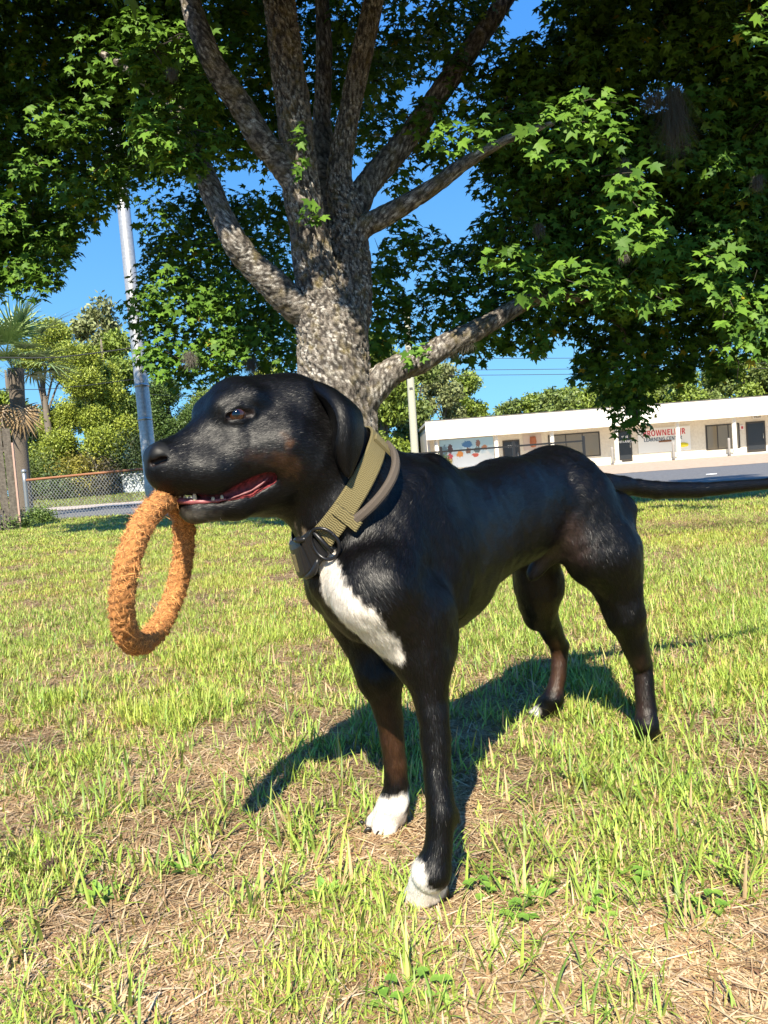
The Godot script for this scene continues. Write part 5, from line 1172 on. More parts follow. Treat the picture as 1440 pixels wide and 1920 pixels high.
func left_profile(d: float) -> float:
	var xs := [0.0, 15.0, 18.0, 25.0, 28.0, 36.0, 60.0, 400.0]
	var ys := [0.0, 0.0, 0.07, 0.13, 0.21, 0.55, 1.0, 1.0]
	for i in 7:
		if d <= xs[i + 1]: return lerpf(ys[i], ys[i + 1], (d - xs[i]) / (xs[i + 1] - xs[i]))
	return 1.0

func ground_y(x: float, z: float) -> float:
	var w := smoothstep(0.5, -4.5, x)
	return left_profile(-z) * w + 0.004 * sin(x * 5.1 + z * 2.3) * cos(z * 4.3 - x * 1.7)

func noise_ramp(freq: float, octaves: int, colours: Array, seed_n: int, size := 512) -> NoiseTexture2D:
	var n := FastNoiseLite.new()
	n.seed = seed_n
	n.frequency = freq
	n.fractal_octaves = octaves
	n.noise_type = FastNoiseLite.TYPE_SIMPLEX_SMOOTH
	var g := Gradient.new()
	var offs := PackedFloat32Array()
	var cols := PackedColorArray()
	for c in colours:
		offs.append(c[0])
		cols.append((c[1] as Color).linear_to_srgb())
	g.offsets = offs
	g.colors = cols
	var t := NoiseTexture2D.new()
	t.width = size
	t.height = size
	t.seamless = true
	t.noise = n
	t.color_ramp = g
	return t

func noise_bump(freq: float, octaves: int, strength: float, seed_n: int, size := 512) -> NoiseTexture2D:
	var n := FastNoiseLite.new()
	n.seed = seed_n
	n.frequency = freq
	n.fractal_octaves = octaves
	var t := NoiseTexture2D.new()
	t.width = size
	t.height = size
	t.seamless = true
	t.noise = n
	t.as_normal_map = true
	t.bump_strength = strength
	return t

func grainy(colours: Array, scale: float, freq: float, seed_n: int, rough := 0.9, bump := 4.0, octaves := 5) -> StandardMaterial3D:
	var m := StandardMaterial3D.new()
	m.albedo_texture = noise_ramp(freq, octaves, colours, seed_n)
	m.roughness = rough
	m.uv1_triplanar = true
	m.uv1_world_triplanar = true
	m.uv1_scale = Vector3(scale, scale, scale)
	if bump > 0.0:
		m.normal_enabled = true
		m.normal_texture = noise_bump(freq * 2.0, 4, bump, seed_n + 1)
	return m

# a sheet between two lines of points, laid over the ground
func strip(near_line: Array, far_line: Array, lift: float, across := 10) -> ArrayMesh:
	var v := PackedVector3Array()
	var idx := PackedInt32Array()
	var along := 40 * (near_line.size() - 1)
	for i in along + 1:
		var t := float(i) / along
		var a := polyline(near_line, t)
		var b := polyline(far_line, t)
		for j in across + 1:
			var p := a.lerp(b, float(j) / across)
			v.append(Vector3(p.x, ground_y(p.x, p.y) + lift, p.y))
	for i in along:
		for j in across:
			var q := i * (across + 1) + j
			idx.append_array(PackedInt32Array([q, q + 1, q + across + 1, q + 1, q + across + 2, q + across + 1]))
	var n := smooth_normals(v, idx)
	if n[0].y < 0.0:
		for k in range(0, idx.size(), 3):
			var s := idx[k]
			idx[k] = idx[k + 1]
			idx[k + 1] = s
		n = smooth_normals(v, idx)
	return mesh_of(v, n, idx)

func polyline(pts: Array, t: float) -> Vector2:
	var n := pts.size() - 1
	var k := mini(int(t * n), n - 1)
	return (pts[k] as Vector2).lerp(pts[k + 1], t * n - k)

func build_ground() -> void:
	var xs := []
	for s in [-900, -400, -200, -120, -80, -60]: xs.append(float(s))
	for i in 161: xs.append(-40.0 + i * 0.5)
	for s in [60, 80, 120, 200, 400, 900]: xs.append(float(s))
	var zs := [300.0, 60.0, 20.0, 5.0]
	for i in 130: zs.append(4.5 - i * 0.5)
	for s in [-70, -90, -120, -200, -400, -1200]: zs.append(float(s))
	var v := PackedVector3Array()
	var idx := PackedInt32Array()
	for x in xs:
		for z in zs: v.append(Vector3(x, ground_y(x, z), z))
	for i in xs.size() - 1:
		for j in zs.size() - 1:
			var q := i * zs.size() + j
			idx.append_array(PackedInt32Array([q, q + zs.size(), q + 1, q + 1, q + zs.size(), q + zs.size() + 1]))
	var n := smooth_normals(v, idx)
	if n[0].y < 0.0:
		idx.reverse()
		n = smooth_normals(v, idx)
	var soil := grainy([[0.0, Color(0.05, 0.032, 0.018)], [0.45, Color(0.13, 0.085, 0.05)], [0.6, Color(0.17, 0.12, 0.065)], [1.0, Color(0.24, 0.17, 0.10)]], 1.7, 0.02, 31, 0.95, 6.0)
	tag(put("ground", mesh_of(v, n, idx), soil), "", "", "", "structure")
	var tar := grainy([[0.0, Color(0.085, 0.083, 0.082)], [0.5, Color(0.125, 0.122, 0.12)], [1.0, Color(0.18, 0.175, 0.17)]], 0.6, 0.03, 35, 0.85, 2.0)
	var near_edge := [Vector2(60, -9.9), Vector2(14, -10.1), Vector2(3.5, -10.6), Vector2(-2, -14.6), Vector2(-7, -18.4), Vector2(-14, -19.0), Vector2(-60, -19.5)]
	var far_edge := [Vector2(60, -22.0), Vector2(18, -23.0), Vector2(8, -24.2), Vector2(0, -25.0), Vector2(-9, -25.2), Vector2(-18, -25.6), Vector2(-60, -26)]
	tag(put("road", strip(near_edge, far_edge, 0.025), tar), "", "", "", "structure")
	var tan := grainy([[0.0, Color(0.30, 0.21, 0.14)], [0.5, Color(0.42, 0.31, 0.21)], [1.0, Color(0.52, 0.41, 0.30)]], 0.35, 0.02, 39, 0.95, 2.0)
	var apron_far := [Vector2(60, -51.6), Vector2(18, -51.6), Vector2(8, -51.6), Vector2(1.0, -51.6)]
	tag(put("pavement", strip(far_edge.slice(0, 4), apron_far, 0.03), tan), "", "", "", "structure")
	var walk := grainy([[0.0, Color(0.36, 0.29, 0.24)], [1.0, Color(0.52, 0.44, 0.37)]], 0.5, 0.02, 43, 0.9, 2.0)
	tag(put("path", strip([Vector2(0, -25.05), Vector2(-9, -25.25), Vector2(-18, -25.65), Vector2(-60, -26.05)], [Vector2(0, -27.6), Vector2(-9, -27.8), Vector2(-18, -28.2), Vector2(-60, -28.6)], 0.05), walk), "", "", "", "structure")
	# concrete kerb between lawn and road on the right
	var st := SurfaceTool.new()
	st.begin(Mesh.PRIMITIVE_TRIANGLES)
	var a := Vector3(3.4, 0, -10.55)
	var b := Vector3(30.0, 0, -9.98)
	bar(st, a + Vector3(0, 0.055, 0), b + Vector3(0, 0.055, 0), 0.15, 0.13)
	st.generate_normals()
	var kerb := put("kerb", st.commit(), grainy([[0.0, Color(0.38, 0.36, 0.33)], [1.0, Color(0.6, 0.58, 0.54)]], 1.0, 0.03, 47))
	tag(kerb, "", "", "", "structure")

# a straight bar of width w and height h
func bar(st: SurfaceTool, a: Vector3, b: Vector3, w: float, h: float, up := Vector3.UP) -> void:
	var d := (b - a).normalized()
	var s := d.cross(up).normalized() * w * 0.5
	var t := s.normalized().cross(d) * h * 0.5
	var p := [a - s - t, a + s - t, a + s + t, a - s + t, b - s - t, b + s - t, b + s + t, b - s + t]
	st.set_smooth_group(-1)
	for f in [[0, 1, 2, 3], [5, 4, 7, 6], [4, 0, 3, 7], [1, 5, 6, 2], [3, 2, 6, 7], [4, 5, 1, 0]]:
		for k in [0, 2, 1, 0, 3, 2]:
			st.add_vertex(p[f[k]])

func bar_mesh(a: Vector3, b: Vector3, w: float, h: float, up := Vector3.UP) -> ArrayMesh:
	var st := SurfaceTool.new()
	st.begin(Mesh.PRIMITIVE_TRIANGLES)
	bar(st, a, b, w, h, up)
	st.generate_normals()
	return st.commit()

class Leaves:
	var v := PackedVector3Array()
	var n := PackedVector3Array()
	var c := PackedColorArray()
	var i := PackedInt32Array()
	func blade(at: Vector3, way: Vector3, ln: float, w: float, droop: float, low: Color, high: Color, segs := 3) -> void:
		var side := way.cross(Vector3.UP)
		if side.length() < 0.01: side = Vector3.RIGHT
		side = side.normalized()
		var p := at
		var d := way.normalized()
		var first := v.size()
		for k in segs + 1:
			var t := float(k) / segs
			var wd := w * 0.5 * (1.0 - pow(t, 2.2))
			var nn := side.cross(d).normalized()
			var col := low.lerp(high, minf(1.0, t * 1.4))
			if k < segs:
				v.append(p - side * wd)
				v.append(p + side * wd)
				n.append((nn - side * 0.35).normalized())
				n.append((nn + side * 0.35).normalized())
				c.append(col)
				c.append(col)
			else:
				v.append(p)
				n.append(nn)
				c.append(col)
			p += d * ln / segs
			d = (d + Vector3(0, -droop / segs, 0) + Vector3(way.x, 0, way.z) * droop * 0.6 / segs).normalized()
		for k in segs:
			var q := first + k * 2
			if k < segs - 1: i.append_array(PackedInt32Array([q, q + 2, q + 1, q + 1, q + 2, q + 3]))
			else: i.append_array(PackedInt32Array([q, q + 2, q + 1]))

func scatter(called: String, mesh: Mesh, mat: Material, places: Array, tints: Array, parent: Node = null) -> MultiMeshInstance3D:
	var mm := MultiMesh.new()
	mm.transform_format = MultiMesh.TRANSFORM_3D
	mm.use_colors = true
	mm.mesh = mesh
	mm.instance_count = places.size()
	for k in places.size():
		mm.set_instance_transform(k, places[k])
		mm.set_instance_color(k, tints[k])
	var o := MultiMeshInstance3D.new()
	o.name = numbered(called) if parent == null else called
	o.multimesh = mm
	o.material_override = mat
	o.set_meta("kind", "stuff")
	if parent: parent.add_child(o, true)
	else: add_child(o)
	return o

func plant_mat(rough := 0.55, through := 0.35) -> StandardMaterial3D:
	var m := vertex_paint(rough)
	m.cull_mode = BaseMaterial3D.CULL_DISABLED
	m.backlight_enabled = true
	m.backlight = Color(through, through, through)
	return m

func build_lawn() -> void:
	var r := RandomNumberGenerator.new()
	r.seed = 77
	var cover := FastNoiseLite.new()
	cover.seed = 5
	cover.frequency = 1.3
	cover.fractal_octaves = 3
	var fine := FastNoiseLite.new()
	fine.seed = 15
	fine.frequency = 6.0
	var green := plant_mat(0.5, 0.5)
	var dry := plant_mat(0.75, 0.25)
	var lime := Color(0.36, 0.48, 0.075)
	var deep := Color(0.18, 0.295, 0.046)
	var yellow := Color(0.44, 0.42, 0.11)
	var straw := Color(0.46, 0.325, 0.175)
	var kinds := []
	for k in 12:
		var l := Leaves.new()
		var lush := k % 3
		for b in [15, 12, 11][lush]:
			var a := r.randf() * TAU
			var lean: float = r.randf_range(0.1, [1.1, 0.8, 1.9][lush])
			var ln: float = r.randf_range(0.018, 0.046) * [1.0, 1.4, 1.0][lush]
			var way := Vector3(cos(a) * lean, 1.0, sin(a) * lean).normalized()
			var at := Vector3(r.randfn() * 0.012, -0.004, r.randfn() * 0.012)
			var hue := r.randf()
			var top := lime.lerp(deep, hue * hue) if r.randf() < 0.86 else yellow
			if r.randf() < 0.2: top = straw
			l.blade(at, way, ln, r.randf_range(0.0022, 0.0044), r.randf_range(0.2, 1.5), top.lerp(straw, 0.35) * 0.8, top * r.randf_range(0.75, 1.2))
		kinds.append(mesh_of(l.v, l.n, l.i, l.c))
	# loose bunches of broad blades, for the ground close by
	var bunches := []
	for k in 10:
		var l := Leaves.new()
		for b in r.randi_range(7, 13):
			var a := r.randf() * TAU
			var lean := r.randf_range(0.12, 1.1)
			var way := Vector3(cos(a) * lean, 1.0, sin(a) * lean).normalized()
			var hue := r.randf()
			var top := Color(0.30, 0.44, 0.06).lerp(Color(0.13, 0.26, 0.035), hue * hue)
			if r.randf() < 0.12: top = yellow
			if r.randf() < 0.10: top = straw
			l.blade(Vector3(r.randfn() * 0.010, -0.004, r.randfn() * 0.010), way, r.randf_range(0.03, 0.095) * (1.0 if lean < 0.7 else 0.8), r.randf_range(0.0026, 0.0056), r.randf_range(0.2, 1.7), top.lerp(straw, 0.3) * 0.75, top * r.randf_range(0.8, 1.2), 4)
		bunches.append(mesh_of(l.v, l.n, l.i, l.c))
	var litter := []
	for k in 7:
		var l := Leaves.new()
		for b in 60:
			var a := r.randf() * TAU
			var q := sqrt(r.randf()) * 0.085
			var qa := r.randf() * TAU
			var tone := r.randf()
			var c := straw.lerp(Color(0.62, 0.50, 0.33), tone) if r.randf() < 0.55 else Color(0.25, 0.14, 0.07).lerp(straw, tone)
			var way := Vector3(cos(a), r.randf_range(-0.04, 0.16), sin(a))
			l.blade(Vector3(cos(qa) * q, r.randf_range(0.001, 0.009), sin(qa) * q), way, r.randf_range(0.015, 0.06), r.randf_range(0.0010, 0.0030), r.randf_range(-0.1, 0.25), c, c * r.randf_range(0.8, 1.1), 2)
		litter.append(mesh_of(l.v, l.n, l.i, l.c))
	var places := []
	var tints := []
	for k in kinds.size() + litter.size() + bunches.size():
		places.append([])
		tints.append([])
	# near ground: straw everywhere, thinner away from the eye
	for k in 15000:
		var d := 0.55 + pow(r.randf(), 1.6) * 9.0
		var x := r.randf_range(-0.68, 0.68) * (d + 0.35)
		var w := kinds.size() + r.randi_range(0, litter.size() - 1)
		var sc := r.randf_range(0.75, 1.25) * (1.0 + d * 0.05)
		places[w].append(Transform3D(Basis(Vector3.UP, r.randf() * TAU).scaled(Vector3(sc, sc, sc)), Vector3(x, ground_y(x, -d), -d)))
		var g := r.randf_range(0.7, 1.15) * clampf(0.95 + cover.get_noise_2d(x * 2.2 - 30.0, d * 2.2) * 0.7, 0.55, 1.25)
		tints[w].append(Color(g, g * r.randf_range(0.93, 1.0), g * r.randf_range(0.85, 1.0)))
	# bunches close by, thicker to the right of the dog and in the near left corner
	var nb := kinds.size() + litter.size()
	for k in 9000:
		var d := 0.58 + pow(r.randf(), 1.25) * 3.4
		var x := r.randf_range(-0.66, 0.66) * (d + 0.3)
		var z := -d
		var cv := cover.get_noise_2d(x * 1.6 + 9.0, z * 1.6) + 0.6 * fine.get_noise_2d(x + 3.0, z)
		var u := x / d
		var want := 0.19 + 0.50 * smoothstep(-0.1, 0.25, u) * smoothstep(0.8, 1.1, d) + 0.30 * smoothstep(1.1, 1.9, d)
		want += 0.9 * smoothstep(0.20, 0.05, Vector2(x + 0.42, d - 0.80).length())
		if r.randf() > clampf(want + cv * 0.95, 0.015, 0.95): continue
		var w := nb + r.randi_range(0, bunches.size() - 1)
		var sc := r.randf_range(0.55, 1.1) * (0.85 if d < 0.95 else 1.0)
		places[w].append(Transform3D(Basis(Vector3.UP, r.randf() * TAU).scaled(Vector3(sc, sc, sc)), Vector3(x, ground_y(x, z), z)))
		var g := r.randf_range(0.8, 1.2)
		var yel := clampf(r.randfn() * 0.25 + 0.15, 0.0, 0.7)
		tints[w].append(Color(g * (1.0 + 0.25 * yel), g * (1.0 + 0.06 * yel), g))
	# living grass
	var n_made := 0
	for k in 230000:
		var d := 0.55 + pow(r.randf(), 1.75) * 18.5
		var x := r.randf_range(-0.66, 0.66) * (d + 0.4)
		var z := -d
		if on_road(x, z): continue
		var cv := cover.get_noise_2d(x * 1.3, z) + 0.45 * fine.get_noise_2d(x, z)
		# bare, mown ground in the near left corner and thicker grass to the right
		var thick := -0.12 + 0.25 * smoothstep(-0.25, 0.55, x / (d * 0.5)) * smoothstep(0.75, 1.15, d) + 0.72 * smoothstep(1.2, 2.6, d)
		var chance := clampf(thick + cv * 1.3, 0.02, 0.9)
		# how many the eye can tell apart falls with distance
		chance *= clampf(1.2 / pow(d, 0.15), 0.3, 1.0)
		if r.randf() > chance: continue
		var lush := 2
		if cv > 0.05 or d > 2.5: lush = 0
		if cv > 0.34 and d > 1.6: lush = 1
		var w := lush + 3 * r.randi_range(0, 3)
		var sc := r.randf_range(0.7, 1.25) * (0.8 if d < 1.0 else 1.0) * (1.0 + 0.07 * maxf(0.0, d - 3.0))
		if lush == 1 and d > 3.0: sc *= 0.75
		places[w].append(Transform3D(Basis(Vector3.UP, r.randf() * TAU).scaled(Vector3(sc * (1.0 + 0.1 * maxf(0.0, d - 4.0)), sc, sc * (1.0 + 0.1 * maxf(0.0, d - 4.0)))), Vector3(x, ground_y(x, z), z)))
		var g := r.randf_range(0.75, 1.15)
		var yel := clampf(0.3 + cover.get_noise_2d(x * 0.6 + 40.0, z * 0.6) * 0.9, 0.0, 0.8)
		tints[w].append(Color(g * (1.0 + 0.22 * yel), g * (1.0 + 0.05 * yel), g * (1.0 - 0.1 * yel)))
		n_made += 1
	# the lawn goes on to both sides
	for k in 42000:
		var d := -1.5 + pow(r.randf(), 1.3) * 20.0
		var reach := maxf(0.0, d) + 3.2
		var x := r.randf_range(-1.0, 1.0) * reach
		var z := -d
		if absf(x) < 0.64 * (d + 0.4) or on_road(x, z): continue
		if r.randf() > clampf(0.55 + cover.get_noise_2d(x * 1.3, z) * 1.2, 0.05, 1.0): continue
		var w: int = [0, 2][r.randi_range(0, 1)] + 3 * r.randi_range(0, 3)
		var sc := r.randf_range(0.9, 1.5) * (1.0 + 0.07 * maxf(0.0, d - 3.0))
		places[w].append(Transform3D(Basis(Vector3.UP, r.randf() * TAU).scaled(Vector3(sc, sc, sc)), Vector3(x, ground_y(x, z), z)))
		var g := r.randf_range(0.75, 1.15)
		tints[w].append(Color(g * 1.1, g, g))
	for k in 5000:
		var d := -1.5 + r.randf() * 6.5
		var x := r.randf_range(-1.0, 1.0) * (maxf(0.0, d) + 2.6)
		if absf(x) < 0.66 * (d + 0.35): continue
		var w := kinds.size() + r.randi_range(0, litter.size() - 1)
		places[w].append(Transform3D(Basis(Vector3.UP, r.randf() * TAU).scaled(Vector3(1.3, 1.3, 1.3)), Vector3(x, ground_y(x, -d), -d)))
		var g := r.randf_range(0.7, 1.15)
		tints[w].append(Color(g, g * 0.97, g * 0.92))
	print("tufts ", n_made)
	for k in kinds.size():
		tag(scatter("lawn_grass", kinds[k], green, places[k], tints[k]), "mown lawn grass covering the ground around the dog", "grass")
	for k in litter.size():
		var w := kinds.size() + k
		tag(scatter("dry_grass", litter[k], dry, places[w], tints[w]), "dry straw coloured clippings lying between the green tufts", "grass clippings")
	for k in bunches.size():
		tag(scatter("grass_bunches", bunches[k], green, places[nb + k], tints[nb + k]), "loose bunches of broad green blades around the dog's feet", "grass")
	# verge beyond the road on the left
	var vp := []
	var vt := []
	for k in 5000:
		var x := r.randf_range(-22.0, -1.0)
		var z := r.randf_range(-36.5, -28.4)
		var s := r.randf_range(2.2, 4.0)
		vp.append(Transform3D(Basis(Vector3.UP, r.randf() * TAU).scaled(Vector3(s * 1.6, s * 0.8, s * 1.6)), Vector3(x, ground_y(x, z), z)))
		var g := r.randf_range(0.7, 1.0)
		vt.append(Color(g, g, g))
	tag(scatter("verge_grass", kinds[0], green, vp, vt), "green grass verge beyond the road in front of the wall", "grass")

func on_road(x: float, z: float) -> bool:
	if x > 3.5: return z < -10.45 + (x - 3.5) * 0.02
	if x > -7.0: return z < lerpf(-10.45, -18.2, (3.5 - x) / 10.5)
	return z < -18.2
# ---------------------------------------------------------------- small plants and litter that can be told apart
func leaf_blade(l: Leaves, at: Vector3, way: Vector3, ln: float, w: float, c: Color, cup := 0.25) -> void:
	# a broad leaf: five cross rows, folded along its midrib
	var side := way.cross(Vector3.UP).normalized()
	var up := side.cross(way).normalized()
	var first := l.v.size()
	var rows := 6
	for k in rows + 1:
		var t := float(k) / rows
		var wd := w * 0.5 * sin(PI * pow(t, 0.75)) + 0.0004
		var p := at + way * ln * t + Vector3(0, -0.35 * ln * t * t, 0)
		for q in [-1.0, 0.0, 1.0]:
			l.v.append(p + side * wd * q + up * absf(q) * wd * cup)
			l.n.append((up - side * q * cup).normalized())
			l.c.append(c * (0.9 if q == 0.0 else 1.05))
	for k in rows:
		for j in 2:
			var a := first + k * 3 + j
			l.i.append_array(PackedInt32Array([a, a + 3, a + 1, a + 1, a + 3, a + 4]))

func build_weeds() -> void:
	var r := RandomNumberGenerator.new()
	r.seed = 99
	var green := plant_mat(0.45, 0.4)
	for w in WEEDS:
		var at: Vector3 = w[0]
		at.y = ground_y(at.x, at.z)
		var o := thing(w[1], at, w[2], "plant", w[3])
		var clover: bool = w[1] == "clover_plant"
		for k in w[4]:
			var l := Leaves.new()
			var a: float = TAU * k / float(w[4]) + r.randf_range(-0.3, 0.3)
			var c := Color(0.15, 0.30, 0.045).lerp(Color(0.24, 0.38, 0.06), r.randf())
			if clover:
				var stem := Vector3(cos(a), 0, sin(a)) * r.randf_range(0.005, 0.022) + Vector3(0, r.randf_range(0.012, 0.03), 0)
				l.blade(Vector3.ZERO, stem.normalized(), stem.length(), 0.0012, 0.0, c * 0.7, c * 0.8, 2)
				for q in 3:
					var b: float = a + TAU * q / 3.0
					leaf_blade(l, stem, Vector3(cos(b), 0.12, sin(b)).normalized(), 0.0085, 0.0085, c, 0.15)
			else:
				leaf_blade(l, Vector3(0, 0.004, 0), Vector3(cos(a), r.randf_range(0.35, 1.1), sin(a)).normalized(), r.randf_range(0.03, 0.055), r.randf_range(0.009, 0.014), c)
			put("leaf", mesh_of(l.v, l.n, l.i, l.c), green, o)
	# spiky seed ball of the shade tree
	var ball_at := Vector3(GUM_BALL.x, ground_y(GUM_BALL.x, GUM_BALL.z) + 0.016, GUM_BALL.z)
	var g := thing("seed_ball", ball_at, "dark brown spiky seed ball lying in the straw at left", "seed ball")
	put("core", ball(0.011, 10), paint(0.055, 0.032, 0.02, 0.9), g)
	var st := SurfaceTool.new()
	st.begin(Mesh.PRIMITIVE_TRIANGLES)
	for k in 60:
		var y := 1.0 - 2.0 * (k + 0.5) / 60.0
		var a := k * 2.39996
		var d := Vector3(sqrt(1.0 - y * y) * cos(a), y, sqrt(1.0 - y * y) * sin(a))
		tube_into(st, [d * 0.010, d * 0.014, d * 0.0185], [0.0019, 0.0014, 0.0003], 5, 1)
	st.generate_normals()
	var spikes := put("spikes", st.commit(), paint(0.075, 0.045, 0.028, 0.9), g)
	spikes.set_meta("kind", "stuff")
	# rusty pine needles and a dry leaf
	var ndl := Leaves.new()
	for k in 26:
		var a := 1.25 + r.randf_range(-0.5, 0.5)
		ndl.blade(Vector3(r.randfn() * 0.016, r.randf_range(0.006, 0.016), r.randfn() * 0.03), Vector3(cos(a), 0.05, sin(a)), r.randf_range(0.05, 0.10), 0.0016, 0.05, Color(0.33, 0.13, 0.045), Color(0.40, 0.17, 0.06), 2)
	tag(put("pine_needles", mesh_of(ndl.v, ndl.n, ndl.i, ndl.c), plant_mat(0.7, 0.1), null, NEEDLES_AT), "rust coloured dry pine needles in the straw before the paw", "pine needles", "", "stuff")
	# low heap of dry clippings on the lawn at right
	var hp := Leaves.new()
	for k in 1500:
		var q := Vector2(r.randfn(), r.randfn()) * 0.30
		var h := 0.12 * exp(-q.length_squared() * 5.0)
		var a := r.randf() * TAU
		var c := Color(0.36, 0.25, 0.13) * r.randf_range(0.6, 1.2)
		hp.blade(Vector3(q.x * 1.3, r.randf() * h + 0.01, q.y * 0.7), Vector3(cos(a), r.randf_range(-0.1, 0.3), sin(a)), r.randf_range(0.05, 0.14), 0.004, 0.3, c, c, 2)
	tag(put("clipping_heap", mesh_of(hp.v, hp.n, hp.i, hp.c), plant_mat(0.8, 0.1), null, HEAP_AT), "low brown heap of dry grass clippings on the lawn at right", "grass clippings", "", "stuff")
# ---------------------------------------------------------------- the shade tree
var bark_noise: FastNoiseLite

func limb_mesh(points: Array, sides: int, step: float, rough_bark: float) -> ArrayMesh:
	var pts := []
	var rad := PackedFloat32Array()
	for p in points:
		pts.append(Vector3(p[0], p[1], p[2]))
		rad.append(p[3])
	var total := 0.0
	for i in pts.size() - 1: total += (pts[i + 1] as Vector3).distance_to(pts[i])
	var n := maxi(6, int(total / step))
	var v := PackedVector3Array()
	var c := PackedColorArray()
	var idx := PackedInt32Array()
	var side := Vector3(0.3, 0.1, 1).normalized()
	for i in n + 1:
		var t := float(i) / n
		var p := spline(pts, t)
		var dir := (spline(pts, minf(t + 0.01, 1.0)) - spline(pts, maxf(t - 0.01, 0.0))).normalized()
		side = (side - dir * side.dot(dir)).normalized()
		var up := dir.cross(side)
		var q := t * (rad.size() - 1)
		var k := mini(int(q), rad.size() - 2)
		var r := lerpf(rad[k], rad[k + 1], q - k)
		for j in sides:
			var a := TAU * j / sides
			var d := side * cos(a) + up * sin(a)
			var s := p + d * r
			# broad swellings, then plates of bark parted by furrows
			var swell := bark_noise.get_noise_3dv(s * 0.16) * 0.10 * r
			var lift := bark_noise.get_noise_3dv(Vector3(s.x * 1.3, s.y * 0.55, s.z * 1.3) * 1.5)
			var plate := smoothstep(-0.15, 0.25, lift)
			v.append(p + d * (r + swell + (plate - 0.6) * rough_bark * clampf(r / 0.15, 0.25, 1.0)))
			var fleck := bark_noise.get_noise_3dv(Vector3(s.x, s.y * 0.6, s.z) * 2.7 + Vector3(40, 0, 0))
			var moss := clampf(bark_noise.get_noise_3dv(s * 0.45 + Vector3(9, 9, 9)) * 2.2 - 0.25, 0.0, 1.0)
			var col := Color(0.065, 0.054, 0.044).lerp(Color(0.30, 0.262, 0.22), plate)
			col = col.lerp(Color(0.78, 0.74, 0.67), smoothstep(0.10, 0.36, fleck) * clampf(0.6 + bark_noise.get_noise_3dv(s * 0.3) * 1.6, 0.1, 1.0))
			col = col.lerp(Color(0.26, 0.20, 0.06), moss * 0.55)
			c.append(col)
	for i in n:
		for j in sides:
			var a := i * sides + j
			var b := i * sides + (j + 1) % sides
			idx.append_array(PackedInt32Array([a, a + sides, b, b, a + sides, b + sides]))
	# round off the outer end
	v.append(spline(pts, 1.0))
	c.append(c[c.size() - 1])
	for j in sides:
		idx.append_array(PackedInt32Array([n * sides + j, v.size() - 1, n * sides + (j + 1) % sides]))
	var nn := smooth_normals(v, idx)
	var mid := v[sides * (n / 2)] - spline(pts, float(n / 2) / n)
	if nn[sides * (n / 2)].dot(mid) < 0.0:
		idx.reverse()
		nn = smooth_normals(v, idx)
	return mesh_of(v, nn, idx, c)

# a five-pointed star leaf, about 1 across, stalk at the origin, lying in xz, folded a little along its midrib
func star_leaf() -> ArrayMesh:
	var l := Leaves.new()
	var tips := [[-112.0, 0.40], [-56.0, 0.56], [0.0, 0.66], [56.0, 0.56], [112.0, 0.40]]
	var notch := 0.29
	var centre := Vector3(0, 0, 0.22)
	var outline := PackedVector3Array()
	outline.append(Vector3(0, 0, 0.05))
	for k in 5:
		var a: float = deg_to_rad(tips[k][0])
		var d := Vector3(sin(a), 0, cos(a))
		var s := Vector3(cos(a), 0, -sin(a))
		var ln: float = tips[k][1]
		outline.append(centre + d * ln * 0.5 - s * 0.115)
		outline.append(centre + d * ln + Vector3(0, -0.10, 0))
		outline.append(centre + d * ln * 0.5 + s * 0.115)
		if k < 4:
			var b := deg_to_rad((tips[k][0] + tips[k + 1][0]) * 0.5)
			outline.append(centre + Vector3(sin(b), 0, cos(b)) * notch)
	for p in outline: l.v.append(p + Vector3(0, absf(p.x) * 0.22, 0))
	l.v.append(centre)
	for p in l.v:
		l.n.append(Vector3(signf(p.x) * -0.22, 1, 0.05).normalized())
		l.c.append(Color(1, 1, 1))
	var m := l.v.size() - 1
	for k in outline.size():
		l.i.append_array(PackedInt32Array([m, (k + 1) % outline.size(), k]))
	# stalk
	var f := l.v.size()
	for p in [Vector3(-0.012, 0, 0.08), Vector3(0.012, 0, 0.08), Vector3(0, 0.08, -0.55)]:
		l.v.append(p)
		l.n.append(Vector3.UP)
		l.c.append(Color(1.4, 1.3, 1.2))
	l.i.append_array(PackedInt32Array([f, f + 1, f + 2]))
	return mesh_of(l.v, l.n, l.i, l.c)

func leaf_basis(r: RandomNumberGenerator, size: float, face: Vector3) -> Basis:
	# blade drooping away from the stalk, upper side towards face
	var up := (face + Vector3(r.randfn(), r.randfn(), r.randfn()) * 0.42).normalized()
	var fwd := Vector3(r.randfn(), -0.75 + r.randfn() * 0.45, r.randfn())
	fwd = (fwd - up * fwd.dot(up)).normalized()
	return Basis(up.cross(fwd), up, fwd).scaled(Vector3(size, size, size))

func in_sun_gap(p: Vector3) -> bool:
	var to_sun := -SUN_WAY.normalized()
	for s in SUN_SPRAYS:
		var q: Vector3 = p - s[0]
		var along := q.dot(to_sun)
		if along < 0.28: continue
		var off := (q - to_sun * along)
		var a := Vector2(off.x / (s[1] * 1.0 + 0.13), (off - Vector3(off.x, 0, 0)).length() / (s[2] * 0.8 + 0.13))
		if a.length_squared() < 1.0: return true
	for s in SUN_PATCHES:
		var q: Vector3 = p - s[0]
		var along := q.dot(to_sun)
		if along < 0.1: continue
		if (q - to_sun * along).length() < s[1]: return true
	return false

